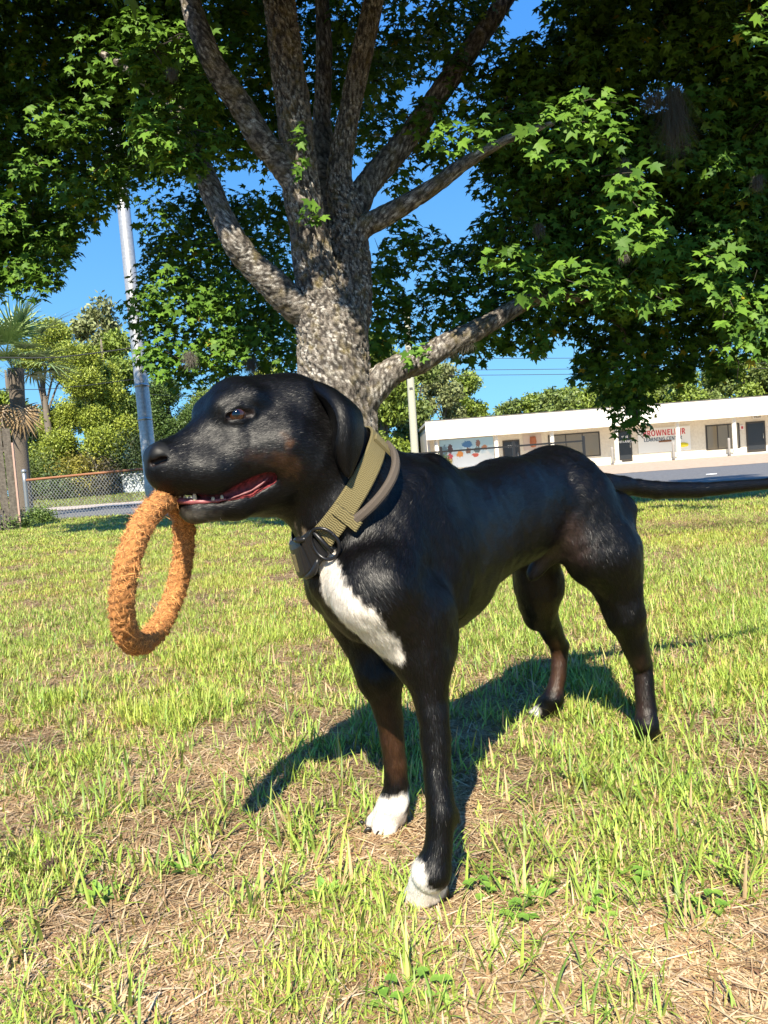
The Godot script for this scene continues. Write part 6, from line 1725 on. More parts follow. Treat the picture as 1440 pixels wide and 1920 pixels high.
func build_shade_tree() -> void:
	bark_noise = FastNoiseLite.new()
	bark_noise.seed = 12
	bark_noise.frequency = 14.0
	bark_noise.fractal_octaves = 3
	var r := RandomNumberGenerator.new()
	r.seed = 1234
	var base: Array = TREE_LIMBS["trunk"][0]
	var tree := thing("shade_tree", Vector3.ZERO, "large forked shade tree with star shaped leaves behind the dog", "tree")
	var bark := vertex_paint(0.92)
	var bn := noise_bump(0.05, 4, 8.0, 61)
	bark.normal_enabled = true
	bark.normal_texture = bn
	bark.uv1_triplanar = true
	bark.albedo_texture = noise_ramp(0.045, 4, [[0.0, Color(0.10, 0.095, 0.09)], [0.42, Color(0.40, 0.39, 0.38)], [0.55, Color(0.62, 0.61, 0.6)], [0.7, Color(1, 1, 1)]], 63)
	bark.uv1_scale = Vector3(5, 2.6, 5)
	for k in TREE_LIMBS:
		var big: bool = k in ["trunk", "stem", "stem2"]
		var pts: Array = TREE_LIMBS[k].duplicate()
		if k == "trunk":
			pts.insert(0, [base[0] + 0.02, -0.12, base[2], base[3] * 1.55])
			pts[1] = [base[0], 0.22, base[2], base[3] * 1.06]
		put("trunk" if k == "trunk" else ("stem" if big else "limb"), limb_mesh(pts, 120 if big else 44, 0.016 if big else 0.03, 0.020 if big else 0.012), bark, tree)
	# twigs and leaves
	var leaf := star_leaf()
	var green := plant_mat(0.55, 0.6)
	green.metallic_specular = 0.3
	var lit_places := []
	var lit_tints := []
	var places := []
	var tints := []
	var dark := Color(0.060, 0.135, 0.020)
	var fresh := Color(0.135, 0.25, 0.028)
	var twigs := SurfaceTool.new()
	twigs.begin(Mesh.PRIMITIVE_TRIANGLES)
	var to_sun := -SUN_WAY.normalized()
	for c in TREE_CLUMPS:
		var mid := Vector3(c[0], c[1], c[2])
		var rad: float = c[3]
		var n := int(140.0 * clampf(rad / 0.27, 0.5, 1.6))
		for t in 3:
			var q := mid + Vector3(r.randfn(), r.randfn(), r.randfn()) * rad * 0.5
			tube_into(twigs, [mid + Vector3(r.randfn(), 0.6, r.randfn()) * rad * 0.4, mid.lerp(q, 0.5) + Vector3(0, 0.03, 0), q], [0.008, 0.005, 0.002], 4, 1)
		for k in n:
			var d := Vector3(r.randfn(), r.randfn() * 0.85, r.randfn()).normalized()
			var p := mid + d * rad * pow(r.randf(), 0.42) * 1.05
			if in_sun_gap(p): continue
			var size := r.randf_range(0.075, 0.14)
			places.append(Transform3D(leaf_basis(r, size, Vector3(d.x * 0.5, 0.75, d.z * 0.5 + 0.25)), p))
			var col := dark.lerp(fresh, r.randf())
			if r.randf() < 0.012: col = Color(0.36, 0.30, 0.03)
			tints.append(col)
	# the sprays that the sun reaches: the largest leaves are single pieces
	for s in SUN_SPRAYS:
		var mid: Vector3 = s[0]
		var n := int(clampf(s[1] * s[2] * 1150.0, 16, 140))
		var q0 := mid + Vector3(r.randfn() * 0.1, s[2] * 0.7, -0.2)
		tube_into(twigs, [q0, mid + Vector3(0, s[2] * 0.3, -0.03), mid + Vector3(s[1] * 0.6, -s[2] * 0.3, 0.0)], [0.005, 0.0035, 0.0015], 5, 2)
		for k in n:
			var a := r.randf() * TAU
			var g := sqrt(r.randf())
			var p := mid + Vector3(cos(a) * g * s[1], sin(a) * g * s[2], r.randf_range(-0.12, 0.10))
			lit_places.append(Transform3D(leaf_basis(r, r.randf_range(0.085, 0.15), Vector3(0.0, 0.75, 0.62)), p))
			lit_tints.append(dark.lerp(fresh, r.randf()))
	# upper crown, above the picture, that shades the rest
	for k in 80000:
		var y := r.randf_range(4.3, 9.5)
		var x := r.randf_range(-5.5, 6.5)
		var z := r.randf_range(-11.0, -9.0 - 1.1 * maxf(0.0, -x - 0.8) + 1.02 * y)
		var e := Vector3((x - 0.5) / 6.2, (y - 5.6) / 4.2, (z + 6.3) / 6.0)
		if e.length_squared() > 1.0: continue
		var p := Vector3(x, y, z)
		# the open air before the visible foliage stays open
		if Vector2(x, y - 0.58).length() < 0.0 or (y - 0.58) < -z * 0.63: continue
		if x > 1.0 and z - 1.02 * y < -13.5: continue
		if in_sun_gap(p): continue
		var big := r.randf_range(0.17, 0.28)
		places.append(Transform3D(leaf_basis(r, big, Vector3(0, 1, 0.3)), p))
		tints.append(dark.lerp(fresh, r.randf()))
	print("leaves ", places.size(), " sunlit ", lit_places.size())
	# the 300 sunlit leaves nearest the eye are pieces of their own
	var order := range(lit_places.size())
	order.sort_custom(func(a, b): return (lit_places[a] as Transform3D).origin.z > (lit_places[b] as Transform3D).origin.z)
	var crown := Node3D.new()
	crown.name = "crown"
	tree.add_child(crown)
	var shades := []
	for k in 6:
		var m := plant_mat(0.55, 0.6)
		m.metallic_specular = 0.3
		m.vertex_color_use_as_albedo = true
		m.albedo_color = dark.lerp(fresh, k / 5.0).linear_to_srgb()
		shades.append(m)
	for k in order.size():
		var w: int = order[k]
		if k < 300:
			var o := put("leaf", leaf, shades[r.randi_range(0, 5)], crown)
			o.transform = lit_places[w]
		else:
			places.append(lit_places[w])
			tints.append(lit_tints[w])
	scatter("foliage", leaf, green, places, tints, crown)
	twigs.generate_normals()
	var tw := put("twigs", twigs.commit(), paint(0.05, 0.04, 0.03, 0.9), tree)
	tw.set_meta("kind", "stuff")
	build_moss(r)

func build_moss(r: RandomNumberGenerator) -> void:
	var labels := ["long grey moss curtain hanging highest at right in the tree", "short grey moss tuft just left of the long curtain", "thin grey moss strand among the sunlit leaves at right", "thin moss strand below the sunlit spray at right", "grey moss tuft by the right edge of the picture", "small moss tuft in the dark leaves right of the fork", "moss tuft in the leaves at upper left", "brownish moss tuft in dark leaves left of the trunk", "grey moss under the lowest right limb, nearer the trunk", "grey moss under the lowest right limb, farther from the trunk", "moss tuft in the dark drooping leaves at right", "moss hanging in the fork of the trunk", "moss tuft in dark leaves behind the metal pole"]
	var mat := plant_mat(0.95, 0.15)
	for k in MOSS.size():
		var m: Array = MOSS[k]
		var l := Leaves.new()
		for b in int(260 + 1200 * m[2]):
			var at := Vector3(r.randfn() * m[1] * 0.5, r.randf_range(-0.3, 0.05) * m[2], r.randfn() * m[1] * 0.5)
			var t := Color(0.115, 0.105, 0.085) * r.randf_range(0.6, 1.4)
			l.blade(at, Vector3(r.randfn() * 0.45, -1.0, r.randfn() * 0.45), m[2] * r.randf_range(0.15, 0.7), 0.0022, r.randf_range(-0.5, 0.6), t, t, 4)
		tag(put("hanging_moss", mesh_of(l.v, l.n, l.i, l.c), mat, null, m[0]), labels[k], "moss", "moss hanging in the shade tree")
# ---------------------------------------------------------------- buildings, fences, poles, far trees
func box(w: float, h: float, d: float, bevel := 0.0) -> Mesh:
	if bevel <= 0.0:
		var b := BoxMesh.new()
		b.size = Vector3(w, h, d)
		return b
	var st := SurfaceTool.new()
	st.begin(Mesh.PRIMITIVE_TRIANGLES)
	st.set_smooth_group(-1)
	var x := w * 0.5
	var y := h * 0.5
	var z := d * 0.5
	var c := bevel
	var rings := []
	for q in [[-z, c], [-z + c, 0.0], [z - c, 0.0], [z, c]]:
		var e: float = q[1]
		rings.append([Vector3(-x + c, -y + e, q[0]), Vector3(x - c, -y + e, q[0]), Vector3(x - e, -y + c, q[0]), Vector3(x - e, y - c, q[0]), Vector3(x - c, y - e, q[0]), Vector3(-x + c, y - e, q[0]), Vector3(-x + e, y - c, q[0]), Vector3(-x + e, -y + c, q[0])])
	for i in 3:
		for j in 8:
			var k := (j + 1) % 8
			for p in [rings[i][j], rings[i][k], rings[i + 1][j], rings[i][k], rings[i + 1][k], rings[i + 1][j]]: st.add_vertex(p)
	for j in range(1, 7):
		for p in [rings[0][0], rings[0][j + 1], rings[0][j]]: st.add_vertex(p)
		for p in [rings[3][0], rings[3][j], rings[3][j + 1]]: st.add_vertex(p)
	st.generate_normals()
	return st.commit()

func lettering(text: String, size: float, depth := 0.01) -> TextMesh:
	var t := TextMesh.new()
	t.text = text
	t.font_size = 64
	t.pixel_size = size / 64.0
	t.depth = depth
	var f := SystemFont.new()
	f.font_names = PackedStringArray(["Droid Sans"])
	f.font_weight = 700
	t.font = f
	return t

func build_shops() -> void:
	# front line of columns at z = -53, wall 1.5 m behind
	var o := thing("shop_building", Vector3(3.3, 0.1, -53.0), "long low cream shop building with white porch columns across the road", "building")
	var cream := grainy([[0.0, Color(0.60, 0.53, 0.44)], [0.5, Color(0.66, 0.60, 0.50)], [1.0, Color(0.71, 0.65, 0.55)]], 0.4, 0.02, 71, 0.9, 1.0)
	var white := grainy([[0.0, Color(0.74, 0.70, 0.62)], [0.5, Color(0.80, 0.77, 0.69)], [1.0, Color(0.84, 0.81, 0.74)]], 0.3, 0.012, 73, 0.85, 0.5)
	var frame := paint(0.035, 0.028, 0.022, 0.4)
	var glass := paint(0.20, 0.165, 0.115, 0.08)
	var dark := paint(0.022, 0.024, 0.028, 0.25)
	var stone := paint(0.5, 0.46, 0.4, 0.9)
	var L := 30.0
	put("walkway", box(L, 0.22, 3.4, 0.02), paint(0.70, 0.66, 0.58, 0.9), o, Vector3(L * 0.5 - 0.4, -0.09, -0.9))
	put("wall", box(L, 3.0, 0.25), cream, o, Vector3(L * 0.5 + 0.1, 1.52, -1.72))
	put("side_wall", box(0.22, 3.4, 8.0), cream, o, Vector3(0.12, 1.7, -4.4))
	put("ceiling", box(L + 0.4, 0.08, 2.2), white, o, Vector3(L * 0.5 + 0.25, 2.62, -0.75))
	# sloping fascia
	var st := SurfaceTool.new()
	st.begin(Mesh.PRIMITIVE_TRIANGLES)
	st.set_smooth_group(-1)
	var x0 := -0.05
	var x1 := L
	var prof := [Vector2(2.52, 0.42), Vector2(2.52, 0.52), Vector2(2.70, 0.54), Vector2(2.72, 0.45), Vector2(3.72, 0.20), Vector2(3.74, 0.26), Vector2(3.80, 0.26), Vector2(3.80, -9.5), Vector2(3.6, -9.5), Vector2(3.6, 0.1), Vector2(2.7, 0.38)]
	for i in prof.size():
		var a: Vector2 = prof[i]
		var b: Vector2 = prof[(i + 1) % prof.size()]
		for p in [Vector3(x0, a.x, a.y), Vector3(x0, b.x, b.y), Vector3(x1, a.x, a.y), Vector3(x1, a.x, a.y), Vector3(x0, b.x, b.y), Vector3(x1, b.x, b.y)]: st.add_vertex(p)
	for t in [[0, 1, 2], [0, 2, 3], [0, 3, 10], [10, 3, 4], [10, 4, 9], [9, 4, 7], [9, 7, 8]]:
		for k in t: st.add_vertex(Vector3(x0, prof[k].x, prof[k].y))
	st.generate_normals()
	put("fascia", st.commit(), white, o)
	put("roof_edge", bar_mesh(Vector3(-0.1, 3.83, 0.22), Vector3(L, 3.83, 0.22), 0.14, 0.05), paint(0.10, 0.095, 0.09, 0.8), o)
	for cx in SHOP_COLUMNS:
		var col := put("column", tube([Vector3(cx, 0.0, 0), Vector3(cx, 1.3, 0), Vector3(cx, 2.6, 0)], [0.15, 0.145, 0.145], 16, 2), white, o)
		put("column_foot", box(0.5, 0.14, 0.42, 0.03), stone, col, Vector3(cx, 0.09, 0.03))
	var zf := -1.58
	for w in SHOP_WINDOWS:
		var h: float = w[3] - w[2]
		var wd: float = w[1] - w[0]
		var win := put("window", box(wd, h, 0.06), frame, o, Vector3((w[0] + w[1]) * 0.5, (w[2] + w[3]) * 0.5, zf))
		var n: int = w[4]
		for k in n:
			var pw := (wd - 0.12) / n - 0.08
			put("pane", box(pw, h - 0.16, 0.03), glass, win, Vector3(-wd * 0.5 + 0.06 + (wd - 0.12) * (k + 0.5) / n, 0, 0.03))
	for d in SHOP_DOORS:
		var h: float = d[2]
		var wd: float = d[1] - d[0]
		var door := put("door", box(wd, h, 0.08), frame, o, Vector3((d[0] + d[1]) * 0.5, h * 0.5 + 0.04, zf))
		put("pane", box(wd - 0.2, h - 0.3, 0.03), dark, door, Vector3(0, 0.02, 0.04))
		put("handle", tube([Vector3(wd * 0.36, -0.15, 0.09), Vector3(wd * 0.36, 0.2, 0.09)], [0.02, 0.02], 6, 2), paint(0.5, 0.5, 0.5, 0.3, 0.8), door)
		if d[3]:
			var y := 0.62
			for line in d[3]:
				put("lettering", lettering(line, 0.22, 0.01), paint(0.75, 0.76, 0.78, 0.6), door, Vector3(0, y, 0.062))
				y -= 0.33
	# painted panel, sign boards
	var mural := thing("wall_mural", Vector3(SHOP_MURAL[0], SHOP_MURAL[2], -54.56), "pale blue painted panel with coloured patches on the shop wall", "mural")
	var im := Image.create(160, 80, true, Image.FORMAT_RGB8)
	var nz := FastNoiseLite.new()
	nz.seed = 3
	nz.frequency = 0.05
	var spots := [[82, 16, 15, 9, Color(0.16, 0.36, 0.62)], [114, 16, 7, 9, Color(0.45, 0.25, 0.2)], [30, 26, 7, 12, Color(0.2, 0.08, 0.1)], [28, 48, 8, 9, Color(0.80, 0.16, 0.22)], [58, 42, 10, 9, Color(0.90, 0.50, 0.14)], [84, 34, 8, 8, Color(0.42, 0.25, 0.16)], [110, 34, 9, 9, Color(0.25, 0.34, 0.36)], [132, 28, 8, 7, Color(0.68, 0.38, 0.22)], [14, 34, 8, 20, Color(0.3, 0.42, 0.52)], [104, 48, 10, 5, Color(0.82, 0.25, 0.16)], [26, 62, 9, 9, Color(0.85, 0.7, 0.35)]]
	for y in 80:
		for x in 160:
			var c := Color(0.60, 0.74, 0.84).lerp(Color(0.92, 0.94, 0.95), clampf((y - 22.0) / 26.0 + nz.get_noise_2d(x, y) * 0.6, 0, 1))
			for s in spots:
				var e := Vector2((x - s[0]) / float(s[2]), (y - s[1]) / float(s[3])).length() + nz.get_noise_2d(x * 3.0, y * 3.0) * 0.5
				if e < 1.0: c = c.lerp(s[4], 0.75)
			im.set_pixel(x, y, c)
	var pm := StandardMaterial3D.new()
	pm.albedo_texture = ImageTexture.create_from_image(im)
	pm.roughness = 0.8
	var q := QuadMesh.new()
	q.size = Vector2(SHOP_MURAL[1], SHOP_MURAL[3])
	put("board", box(SHOP_MURAL[1], SHOP_MURAL[3], 0.03), paint(0.6, 0.65, 0.7), mural)
	put("print", q, pm, mural, Vector3(0, 0, 0.019))
	var sign_o := thing("shop_sign", Vector3(SHOP_SIGN[0], SHOP_SIGN[2], -54.55), "white shop sign with big red lettering on the wall", "sign")
	put("board", box(SHOP_SIGN[1], SHOP_SIGN[3], 0.04), paint(0.74, 0.73, 0.70, 0.7), sign_o)
	put("lettering", lettering("BROWNELL JR", 0.56, 0.012), paint(0.52, 0.04, 0.055, 0.7), sign_o, Vector3(0, 0.50, 0.027)).scale = Vector3(0.82, 1, 1)
	put("lettering", lettering("LEARNING CENTER", 0.36, 0.012), paint(0.05, 0.09, 0.13, 0.7), sign_o, Vector3(-0.1, 0.06, 0.027)).scale = Vector3(0.84, 1, 1)
	put("picture", tube([Vector3(0.95, -0.48, 0.02), Vector3(1.3, -0.46, 0.02), Vector3(1.65, -0.48, 0.02)], [0.10, 0.17, 0.10], 10, 3), paint(0.75, 0.62, 0.03, 0.7), sign_o)
	put("picture", tube([Vector3(-0.4, -0.12, 0.02), Vector3(0.1, -0.10, 0.02), Vector3(0.5, -0.12, 0.02)], [0.05, 0.08, 0.05], 10, 3), paint(0.20, 0.09, 0.04, 0.7), sign_o)
	var poster := thing("wall_poster", Vector3(SHOP_POSTER, 2.0, -54.56), "brown and cream poster between door and window of the shop", "poster")
	put("board", box(1.3, 1.1, 0.03), paint(0.5, 0.42, 0.38, 0.8), poster)
	put("picture", tube([Vector3(0.05, -0.35, 0.0), Vector3(0.05, 0.0, 0.0), Vector3(0.05, 0.40, 0.0)], [0.16, 0.25, 0.2], 12, 3), paint(0.35, 0.12, 0.06, 0.8), poster)
	var plate := thing("number_sign", Vector3(SHOP_NUMBER, 2.62, -54.50), "small white number sign above the rightmost shop door", "sign")
	put("board", box(0.62, 0.30, 0.04), paint(0.7, 0.66, 0.6, 0.7), plate)
	put("lettering", lettering("1020", 0.24, 0.01), paint(0.05, 0.04, 0.04, 0.7), plate, Vector3(0, 0, 0.026))
	var warn := thing("notice_plate", Vector3(SHOP_NOTICE, 1.93, -54.55), "small white notice with a red mark beside the rightmost window", "sign")
	put("board", box(0.30, 0.34, 0.03), paint(0.7, 0.62, 0.6, 0.7), warn)
	put("mark", box(0.15, 0.18, 0.012, 0.004), paint(0.45, 0.05, 0.06, 0.7), warn, Vector3(0.02, 0, 0.02))
	var bl := ["slim grey bollard by the dark entrance door", "slim grey bollard in front of the red lettered sign", "slim grey bollard in front of the right shop window"]
	for k in SHOP_BOLLARDS.size():
		var b := thing("bollard", Vector3(SHOP_BOLLARDS[k], 0.03, -52.0), bl[k], "bollard", "bollards before the shops")
		put("post", tube([Vector3(0, -0.1, 0), Vector3(0, 0.7, 0), Vector3(0, 1.15, 0), Vector3(0, 1.2, 0)], [0.085, 0.085, 0.085, 0.03], 12, 2), paint(0.28, 0.26, 0.24, 0.7), b)
	put_litter()

func put_litter() -> void:
	var p := put("paper_scrap", box(0.2, 0.02, 0.12, 0.006), paint(0.8, 0.8, 0.8, 0.8), null, Vector3(SCRAP_AT.x, 0.045, SCRAP_AT.z))
	p.rotation.y = 0.4
	tag(p, "small white scrap of paper lying on the grey road", "litter")

func build_fences() -> void:
	# chain link fence with a rusty top rail
	var z := -17.55
	var o := thing("chain_link_fence", Vector3(-8.1, 0.05, z), "chain link fence with rusty top rail and grey posts", "fence")
	var steel := paint(0.28, 0.30, 0.32, 0.45, 0.6)
	var rust := grainy([[0.0, Color(0.15, 0.06, 0.03)], [0.5, Color(0.30, 0.13, 0.065)], [1.0, Color(0.38, 0.22, 0.13)]], 3.0, 0.03, 81)
	for px in [0.0, 3.0, 6.0]:
		var post := put("post", tube([Vector3(px, -0.2, 0), Vector3(px, 0.6, 0), Vector3(px, 1.17, 0)], [0.045, 0.045, 0.045], 12, 2), steel, o)
		put("cap", ball(0.06, 8), steel, post, Vector3(px, 1.19, 0))
	put("top_rail", tube([Vector3(0, 0.99, 0.0), Vector3(3.0, 1.05, 0), Vector3(6.0, 1.06, 0)], [0.028, 0.028], 10, 4), rust, o)
	var st := SurfaceTool.new()
	st.begin(Mesh.PRIMITIVE_TRIANGLES)
	var h := 0.98
	for k in range(-14, 92):
		for s in [1.0, -1.0]:
			var a := Vector2(k * 0.075, 0.0)
			var b := Vector2(k * 0.075 + s * h * 0.75, h)
			for e in 2:
				# cut to the width of the fence
				for lim in [0.0, 6.0]:
					if (a.x < 0.0 and lim == 0.0 and b.x > 0.0) or (a.x > 6.0 and lim == 6.0 and b.x < 6.0): a = a.lerp(b, (lim - a.x) / (b.x - a.x))
				var tmp := a
				a = b
				b = tmp
			if minf(a.x, b.x) < -0.001 or maxf(a.x, b.x) > 6.001 or a.distance_to(b) < 0.02: continue
			bar(st, Vector3(a.x, a.y + 0.03, s * 0.002), Vector3(b.x, b.y + 0.03, s * 0.002), 0.0055, 0.0055, Vector3(0, 0, 1))
	st.generate_normals()
	var net := put("wire_mesh", st.commit(), paint(0.34, 0.35, 0.35, 0.5, 0.5), o)
	net.set_meta("kind", "stuff")
	# wooden fence at the left edge
	var w := thing("wooden_fence", Vector3(-7.1, 0.0, -15.0), "tall weathered wooden board fence at the left edge", "fence")
	var woods := []
	for k in 3:
		woods.append(grainy([[0.0, Color(0.055, 0.045, 0.038)], [0.5, Color(0.11, 0.095, 0.08)], [1.0, Color(0.19, 0.165, 0.135)]], 2.0 + k * 0.3, 0.012, 83 + k, 0.9, 3.0))
	for k in 12:
		var b := put("board", box(0.138, 2.0 + 0.03 * sin(k * 3.1), 0.02, 0.004), woods[k % 3], w, Vector3(-0.09 - k * 0.145, 1.0, 0.06 * k + 0.01 * sin(k * 5.0)))
		b.rotation.y = 0.38
		b.rotation.z = 0.006 * sin(k * 2.0)
	put("end_strip", bar_mesh(Vector3(0.0, 0.0, -0.02), Vector3(0.0, 1.72, -0.02), 0.035, 0.03, Vector3(0, 0, 1)), paint(0.42, 0.27, 0.22, 0.8), w)
	for y in [0.4, 1.6]:
		put("rail", bar_mesh(Vector3(-0.02, y, -0.05), Vector3(-1.65, y, 0.62), 0.04, 0.09), woods[0], w)
	# black metal fence before the shops
	var f := thing("black_fence", Vector3(-3.0, 0.0, -27.0), "low black metal fence in front of the shops", "fence")
	var black := paint(0.012, 0.012, 0.013, 0.4)
	put("top_rail", bar_mesh(Vector3(0, 1.18, 0), Vector3(10.2, 1.20, 0), 0.05, 0.06), black, f)
	put("bottom_rail", bar_mesh(Vector3(0, 0.22, 0), Vector3(10.2, 0.22, 0), 0.04, 0.05), black, f)
	for px in [0.0, 2.6, 5.15, 7.7, 10.15]:
		put("post", box(0.09, 1.42, 0.09, 0.006), black, f, Vector3(px, 0.66, 0))
	for k in 42:
		put("picket", box(0.018, 0.95, 0.018), black, f, Vector3(0.12 + k * 0.12, 0.70, 0))
	# white garden wall beyond the road on the left
	var wall := thing("garden_wall", Vector3(-12.2, 0.5, -36.5), "low white garden wall beyond the road at left", "wall")
	put("wall", box(13.0, 1.1, 0.25), grainy([[0.0, Color(0.42, 0.47, 0.50)], [1.0, Color(0.62, 0.66, 0.68)]], 0.4, 0.02, 87, 0.9, 1.0), wall, Vector3(6.5, 0.35, 0))
	put("coping", box(13.1, 0.08, 0.34, 0.01), paint(0.5, 0.52, 0.53, 0.9), wall, Vector3(6.5, 0.94, 0))

func build_poles() -> void:
	var p := thing("metal_pole", Vector3(-4.77, 0.0, -16.01), "tall shiny galvanised metal pole left of the tree", "pole")
	var zinc := grainy([[0.0, Color(0.30, 0.31, 0.33)], [0.5, Color(0.42, 0.43, 0.45)], [1.0, Color(0.55, 0.56, 0.58)]], 1.5, 0.02, 91, 0.4, 0.6)
	zinc.metallic = 0.45
	put("shaft", tube([Vector3(0.01, -0.2, 0), Vector3(-0.08, 3.5, -0.17), Vector3(-0.17, 6.8, -0.34), Vector3(-0.26, 10.2, -0.5)], [0.15, 0.14, 0.13, 0.12], 28, 3), zinc, p)
	put("base_plate", box(0.6, 0.05, 0.6, 0.01), zinc, p, Vector3(0, 0.08, 0))
	for y in [2.05, 2.75]:
		put("band", tube([Vector3(-0.05, y, -0.1), Vector3(-0.051, y + 0.05, -0.102)], [0.150, 0.150], 28, 1), paint(0.4, 0.4, 0.4, 0.3, 0.9), p)
	var w := thing("utility_pole", Vector3(1.40, 0.0, -31.0), "pale weathered wooden utility pole behind the lowest right limb", "pole")
	put("shaft", tube([Vector3(0, -0.2, 0), Vector3(0.05, 3.5, -0.15), Vector3(0.10, 6.4, -0.30), Vector3(0.12, 7.2, -0.33)], [0.165, 0.15, 0.14, 0.135], 18, 4), grainy([[0.0, Color(0.26, 0.26, 0.20)], [0.5, Color(0.40, 0.40, 0.31)], [1.0, Color(0.50, 0.50, 0.41)]], 2.0, 0.03, 95), w)
	for y in [3.9, 5.5]:
		put("plate", box(0.13, 0.07, 0.02), paint(0.06, 0.06, 0.06, 0.6), w, Vector3(0.05, y, 0.0))
	var black := paint(0.02, 0.02, 0.022, 0.6)
	for k in WIRES.size():
		var q: Array = WIRES[k]
		var a: Vector3 = q[0]
		var b: Vector3 = q[1]
		tag(put("overhead_wire", tube([a, (a + b) * 0.5 - Vector3(0, 0.12, 0), b], [q[2], q[2]], 6, 10), black if q[2] < 0.02 else paint(0.3, 0.3, 0.3)), q[3], "wire", "overhead wires")

# ---- far trees
func leaf_clump(r: RandomNumberGenerator, n: int, size: float) -> ArrayMesh:
	var l := Leaves.new()
	for k in n:
		var p := Vector3(r.randfn(), r.randfn(), r.randfn()) * 0.32
		var a := Vector3(r.randfn(), r.randfn() * 0.7, r.randfn()).normalized()
		var b := a.cross(Vector3(r.randfn(), r.randfn(), r.randfn())).normalized()
		var nn := a.cross(b)
		if nn.y < 0.0:
			nn = -nn
			b = -b
		var c := Color(1, 1, 1) * r.randf_range(0.7, 1.25)
		var f := l.v.size()
		for q in [-a, b * 0.45 - a * 0.2, a, -b * 0.45 - a * 0.2]:
			l.v.append(p + q * size * 0.5)
			l.n.append((nn + p).normalized())
			l.c.append(c)
		l.i.append_array(PackedInt32Array([f, f + 1, f + 2, f, f + 2, f + 3]))
	return mesh_of(l.v, l.n, l.i, l.c)

func far_tree(called: String, at: Vector3, height: float, wide: float, low: float, n: int, size: float, shade: Color, bright: Color, clump: Mesh, r: RandomNumberGenerator, label: String, group: String) -> void:
	var o := thing(called, at, label, "tree", group)
	var bark := paint(0.16, 0.135, 0.11, 0.95)
	put("trunk", tube([Vector3(0, -0.3, 0), Vector3(r.randfn() * 0.1, height * 0.4, 0), Vector3(r.randfn() * 0.2, height * 0.85, 0)], [wide * 0.07, wide * 0.045, wide * 0.012], 9, 4), bark, o)
	var lobes := []
	for k in 13:
		var h := lerpf(low, 0.94, pow(r.randf(), 0.9))
		var reach := wide * 0.5 * sqrt(maxf(0.06, 1.0 - pow((h - low) / (1.0 - low), 2.2))) * r.randf_range(0.35, 0.95)
		var a := r.randf() * TAU
		var c := Vector3(cos(a) * reach, h * height, sin(a) * reach)
		lobes.append([c, wide * r.randf_range(0.13, 0.24)])
		put("limb", tube([Vector3(0, h * height * 0.62, 0), c * Vector3(0.5, 0.88, 0.5), c], [wide * 0.018, wide * 0.011, wide * 0.004], 5, 2), bark, o)
	var places := []
	var tints := []
	for k in n:
		var q: Array = lobes[r.randi_range(0, lobes.size() - 1)]
		var d := Vector3(r.randfn(), r.randfn() * 0.8, r.randfn()).normalized()
		var p: Vector3 = q[0] + d * q[1] * pow(r.randf(), 0.4)
		if p.y < 0.15: continue
		var s := size * r.randf_range(0.7, 1.4)
		places.append(Transform3D(Basis.from_euler(Vector3(r.randf() * TAU, r.randf() * TAU, r.randf() * TAU)).scaled(Vector3(s, s, s)), p))
		tints.append(shade.lerp(bright, 0.35 + 0.45 * r.randf()))
	scatter("crown", clump, mats["far_leaf"], places, tints, o)

func build_far_trees() -> void:
	var r := RandomNumberGenerator.new()
	r.seed = 404
	mats["far_leaf"] = plant_mat(0.55, 0.45)
	var clump := leaf_clump(r, 16, 0.42)
	var fine := leaf_clump(r, 20, 0.30)
	var lime := Color(0.26, 0.33, 0.035)
	var gold := Color(0.42, 0.47, 0.045)
	var mid := Color(0.12, 0.20, 0.035)
	var deep := Color(0.06, 0.11, 0.025)
	var olive := Color(0.20, 0.24, 0.06)
	var g1 := "trees beyond the road at left"
	for t in FAR_TREES:
		var shades := {"lime": [mid, gold], "mid": [mid, lime], "deep": [deep, mid], "olive": [mid, olive], "pale": [olive, Color(0.24, 0.26, 0.12)]}
		var s: Array = shades[t[6]]
		var at: Vector3 = t[1]
		far_tree(t[0], at, t[2], t[3], t[4], t[5], t[7], s[0], s[1], fine if at.z > -45.0 else clump, r, t[8], t[9])

func fan_leaf(r: RandomNumberGenerator, n: int, ln: float, c0: Color, c1: Color) -> ArrayMesh:
	var l := Leaves.new()
	l.blade(Vector3.ZERO, Vector3(0, 0.25, 1), ln * 0.9, 0.03, 0.3, c0 * 0.8, c0, 4)
	var hub := Vector3(0, ln * 0.12, ln * 0.85)
	for k in n:
		var a := lerpf(-1.9, 1.9, float(k) / (n - 1))
		var way := Vector3(sin(a), 0.12 + 0.25 * absf(sin(a)), cos(a))
		l.blade(hub, way, ln * r.randf_range(0.75, 1.05) * (1.0 - 0.18 * absf(a)), 0.055, r.randf_range(0.5, 1.4), c0.lerp(c1, r.randf()), c1, 5)
	return mesh_of(l.v, l.n, l.i, l.c)

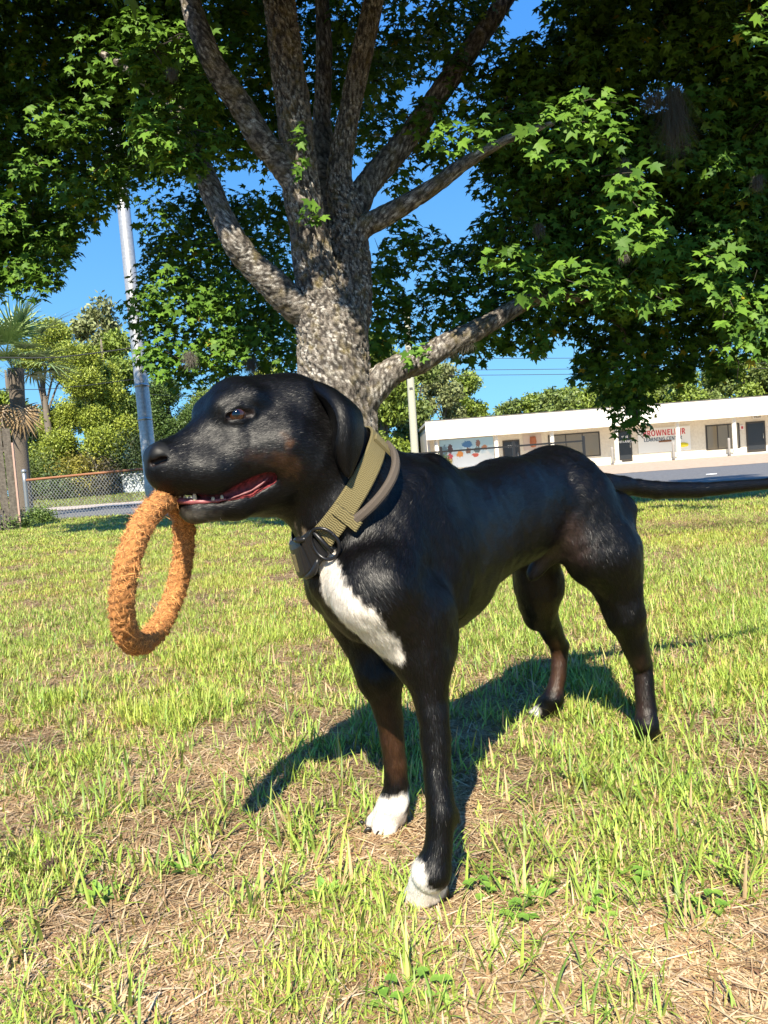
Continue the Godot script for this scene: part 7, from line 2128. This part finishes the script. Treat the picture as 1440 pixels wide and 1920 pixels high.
func build_palm() -> void:
	var r := RandomNumberGenerator.new()
	r.seed = 55
	var o := thing("fan_palm", Vector3(-9.35, 0.1, -20.1), "shaggy fan palm behind the wooden fence at left", "palm tree")
	var trunk := grainy([[0.0, Color(0.05, 0.04, 0.03)], [0.5, Color(0.13, 0.105, 0.08)], [1.0, Color(0.24, 0.20, 0.16)]], 3.0, 0.03, 97, 0.95, 6.0)
	put("trunk", tube([Vector3(0, -0.3, 0), Vector3(0.05, 2.0, 0), Vector3(0.12, 3.9, 0)], [0.22, 0.17, 0.2], 14, 6), trunk, o)
	var green := plant_mat(0.4, 0.4)
	var top := Vector3(0.12, 3.95, 0)
	for k in 34:
		var dead := k >= 28
		var m := fan_leaf(r, 24, r.randf_range(0.95, 1.3) * (0.8 if dead else 1.0), Color(0.09, 0.16, 0.05) if not dead else Color(0.16, 0.10, 0.05), Color(0.22, 0.30, 0.10) if not dead else Color(0.36, 0.25, 0.13))
		var f := put("dead_frond" if dead else "frond", m, green, o, top + Vector3(r.randfn() * 0.06, r.randf_range(-0.35, 0.1) if not dead else -0.4, r.randfn() * 0.06))
		var pitch := r.randf_range(-1.35, 0.35) if not dead else r.randf_range(1.15, 1.5)
		f.rotation = Vector3(pitch, k * 2.399, 0)

func build_shrubs() -> void:
	var r := RandomNumberGenerator.new()
	r.seed = 606
	var fine := leaf_clump(r, 18, 0.20)
	for s in SHRUBS:
		var at: Vector3 = s[0]
		at.y = ground_y(at.x, at.z)
		var o := thing("shrub", at, s[4], "shrub", "shrubs beyond the lawn")
		put("stem", tube([Vector3(0, -0.1, 0), Vector3(0.02, s[2] * 0.4, 0), Vector3(0.0, s[2] * 0.8, 0)], [0.05, 0.04, 0.015], 7, 2), paint(0.12, 0.1, 0.08, 0.95), o)
		var places := []
		var tints := []
		for k in int(s[3]):
			var d := Vector3(r.randfn(), r.randfn(), r.randfn()).normalized() * pow(r.randf(), 0.4)
			var p := Vector3(d.x * s[1], s[2] * 0.5 + d.y * s[2] * 0.5, d.z * s[1])
			if p.y < 0.02: continue
			var z: float = r.randf_range(0.5, 1.0) * (0.35 if at.z > -20.0 else 0.8)
			places.append(Transform3D(Basis.from_euler(Vector3(r.randf() * TAU, r.randf() * TAU, 0)).scaled(Vector3(z, z, z)), p))
			tints.append((s[5] as Color) * r.randf_range(0.6, 1.3))
		scatter("foliage", fine, mats["far_leaf"], places, tints, o)
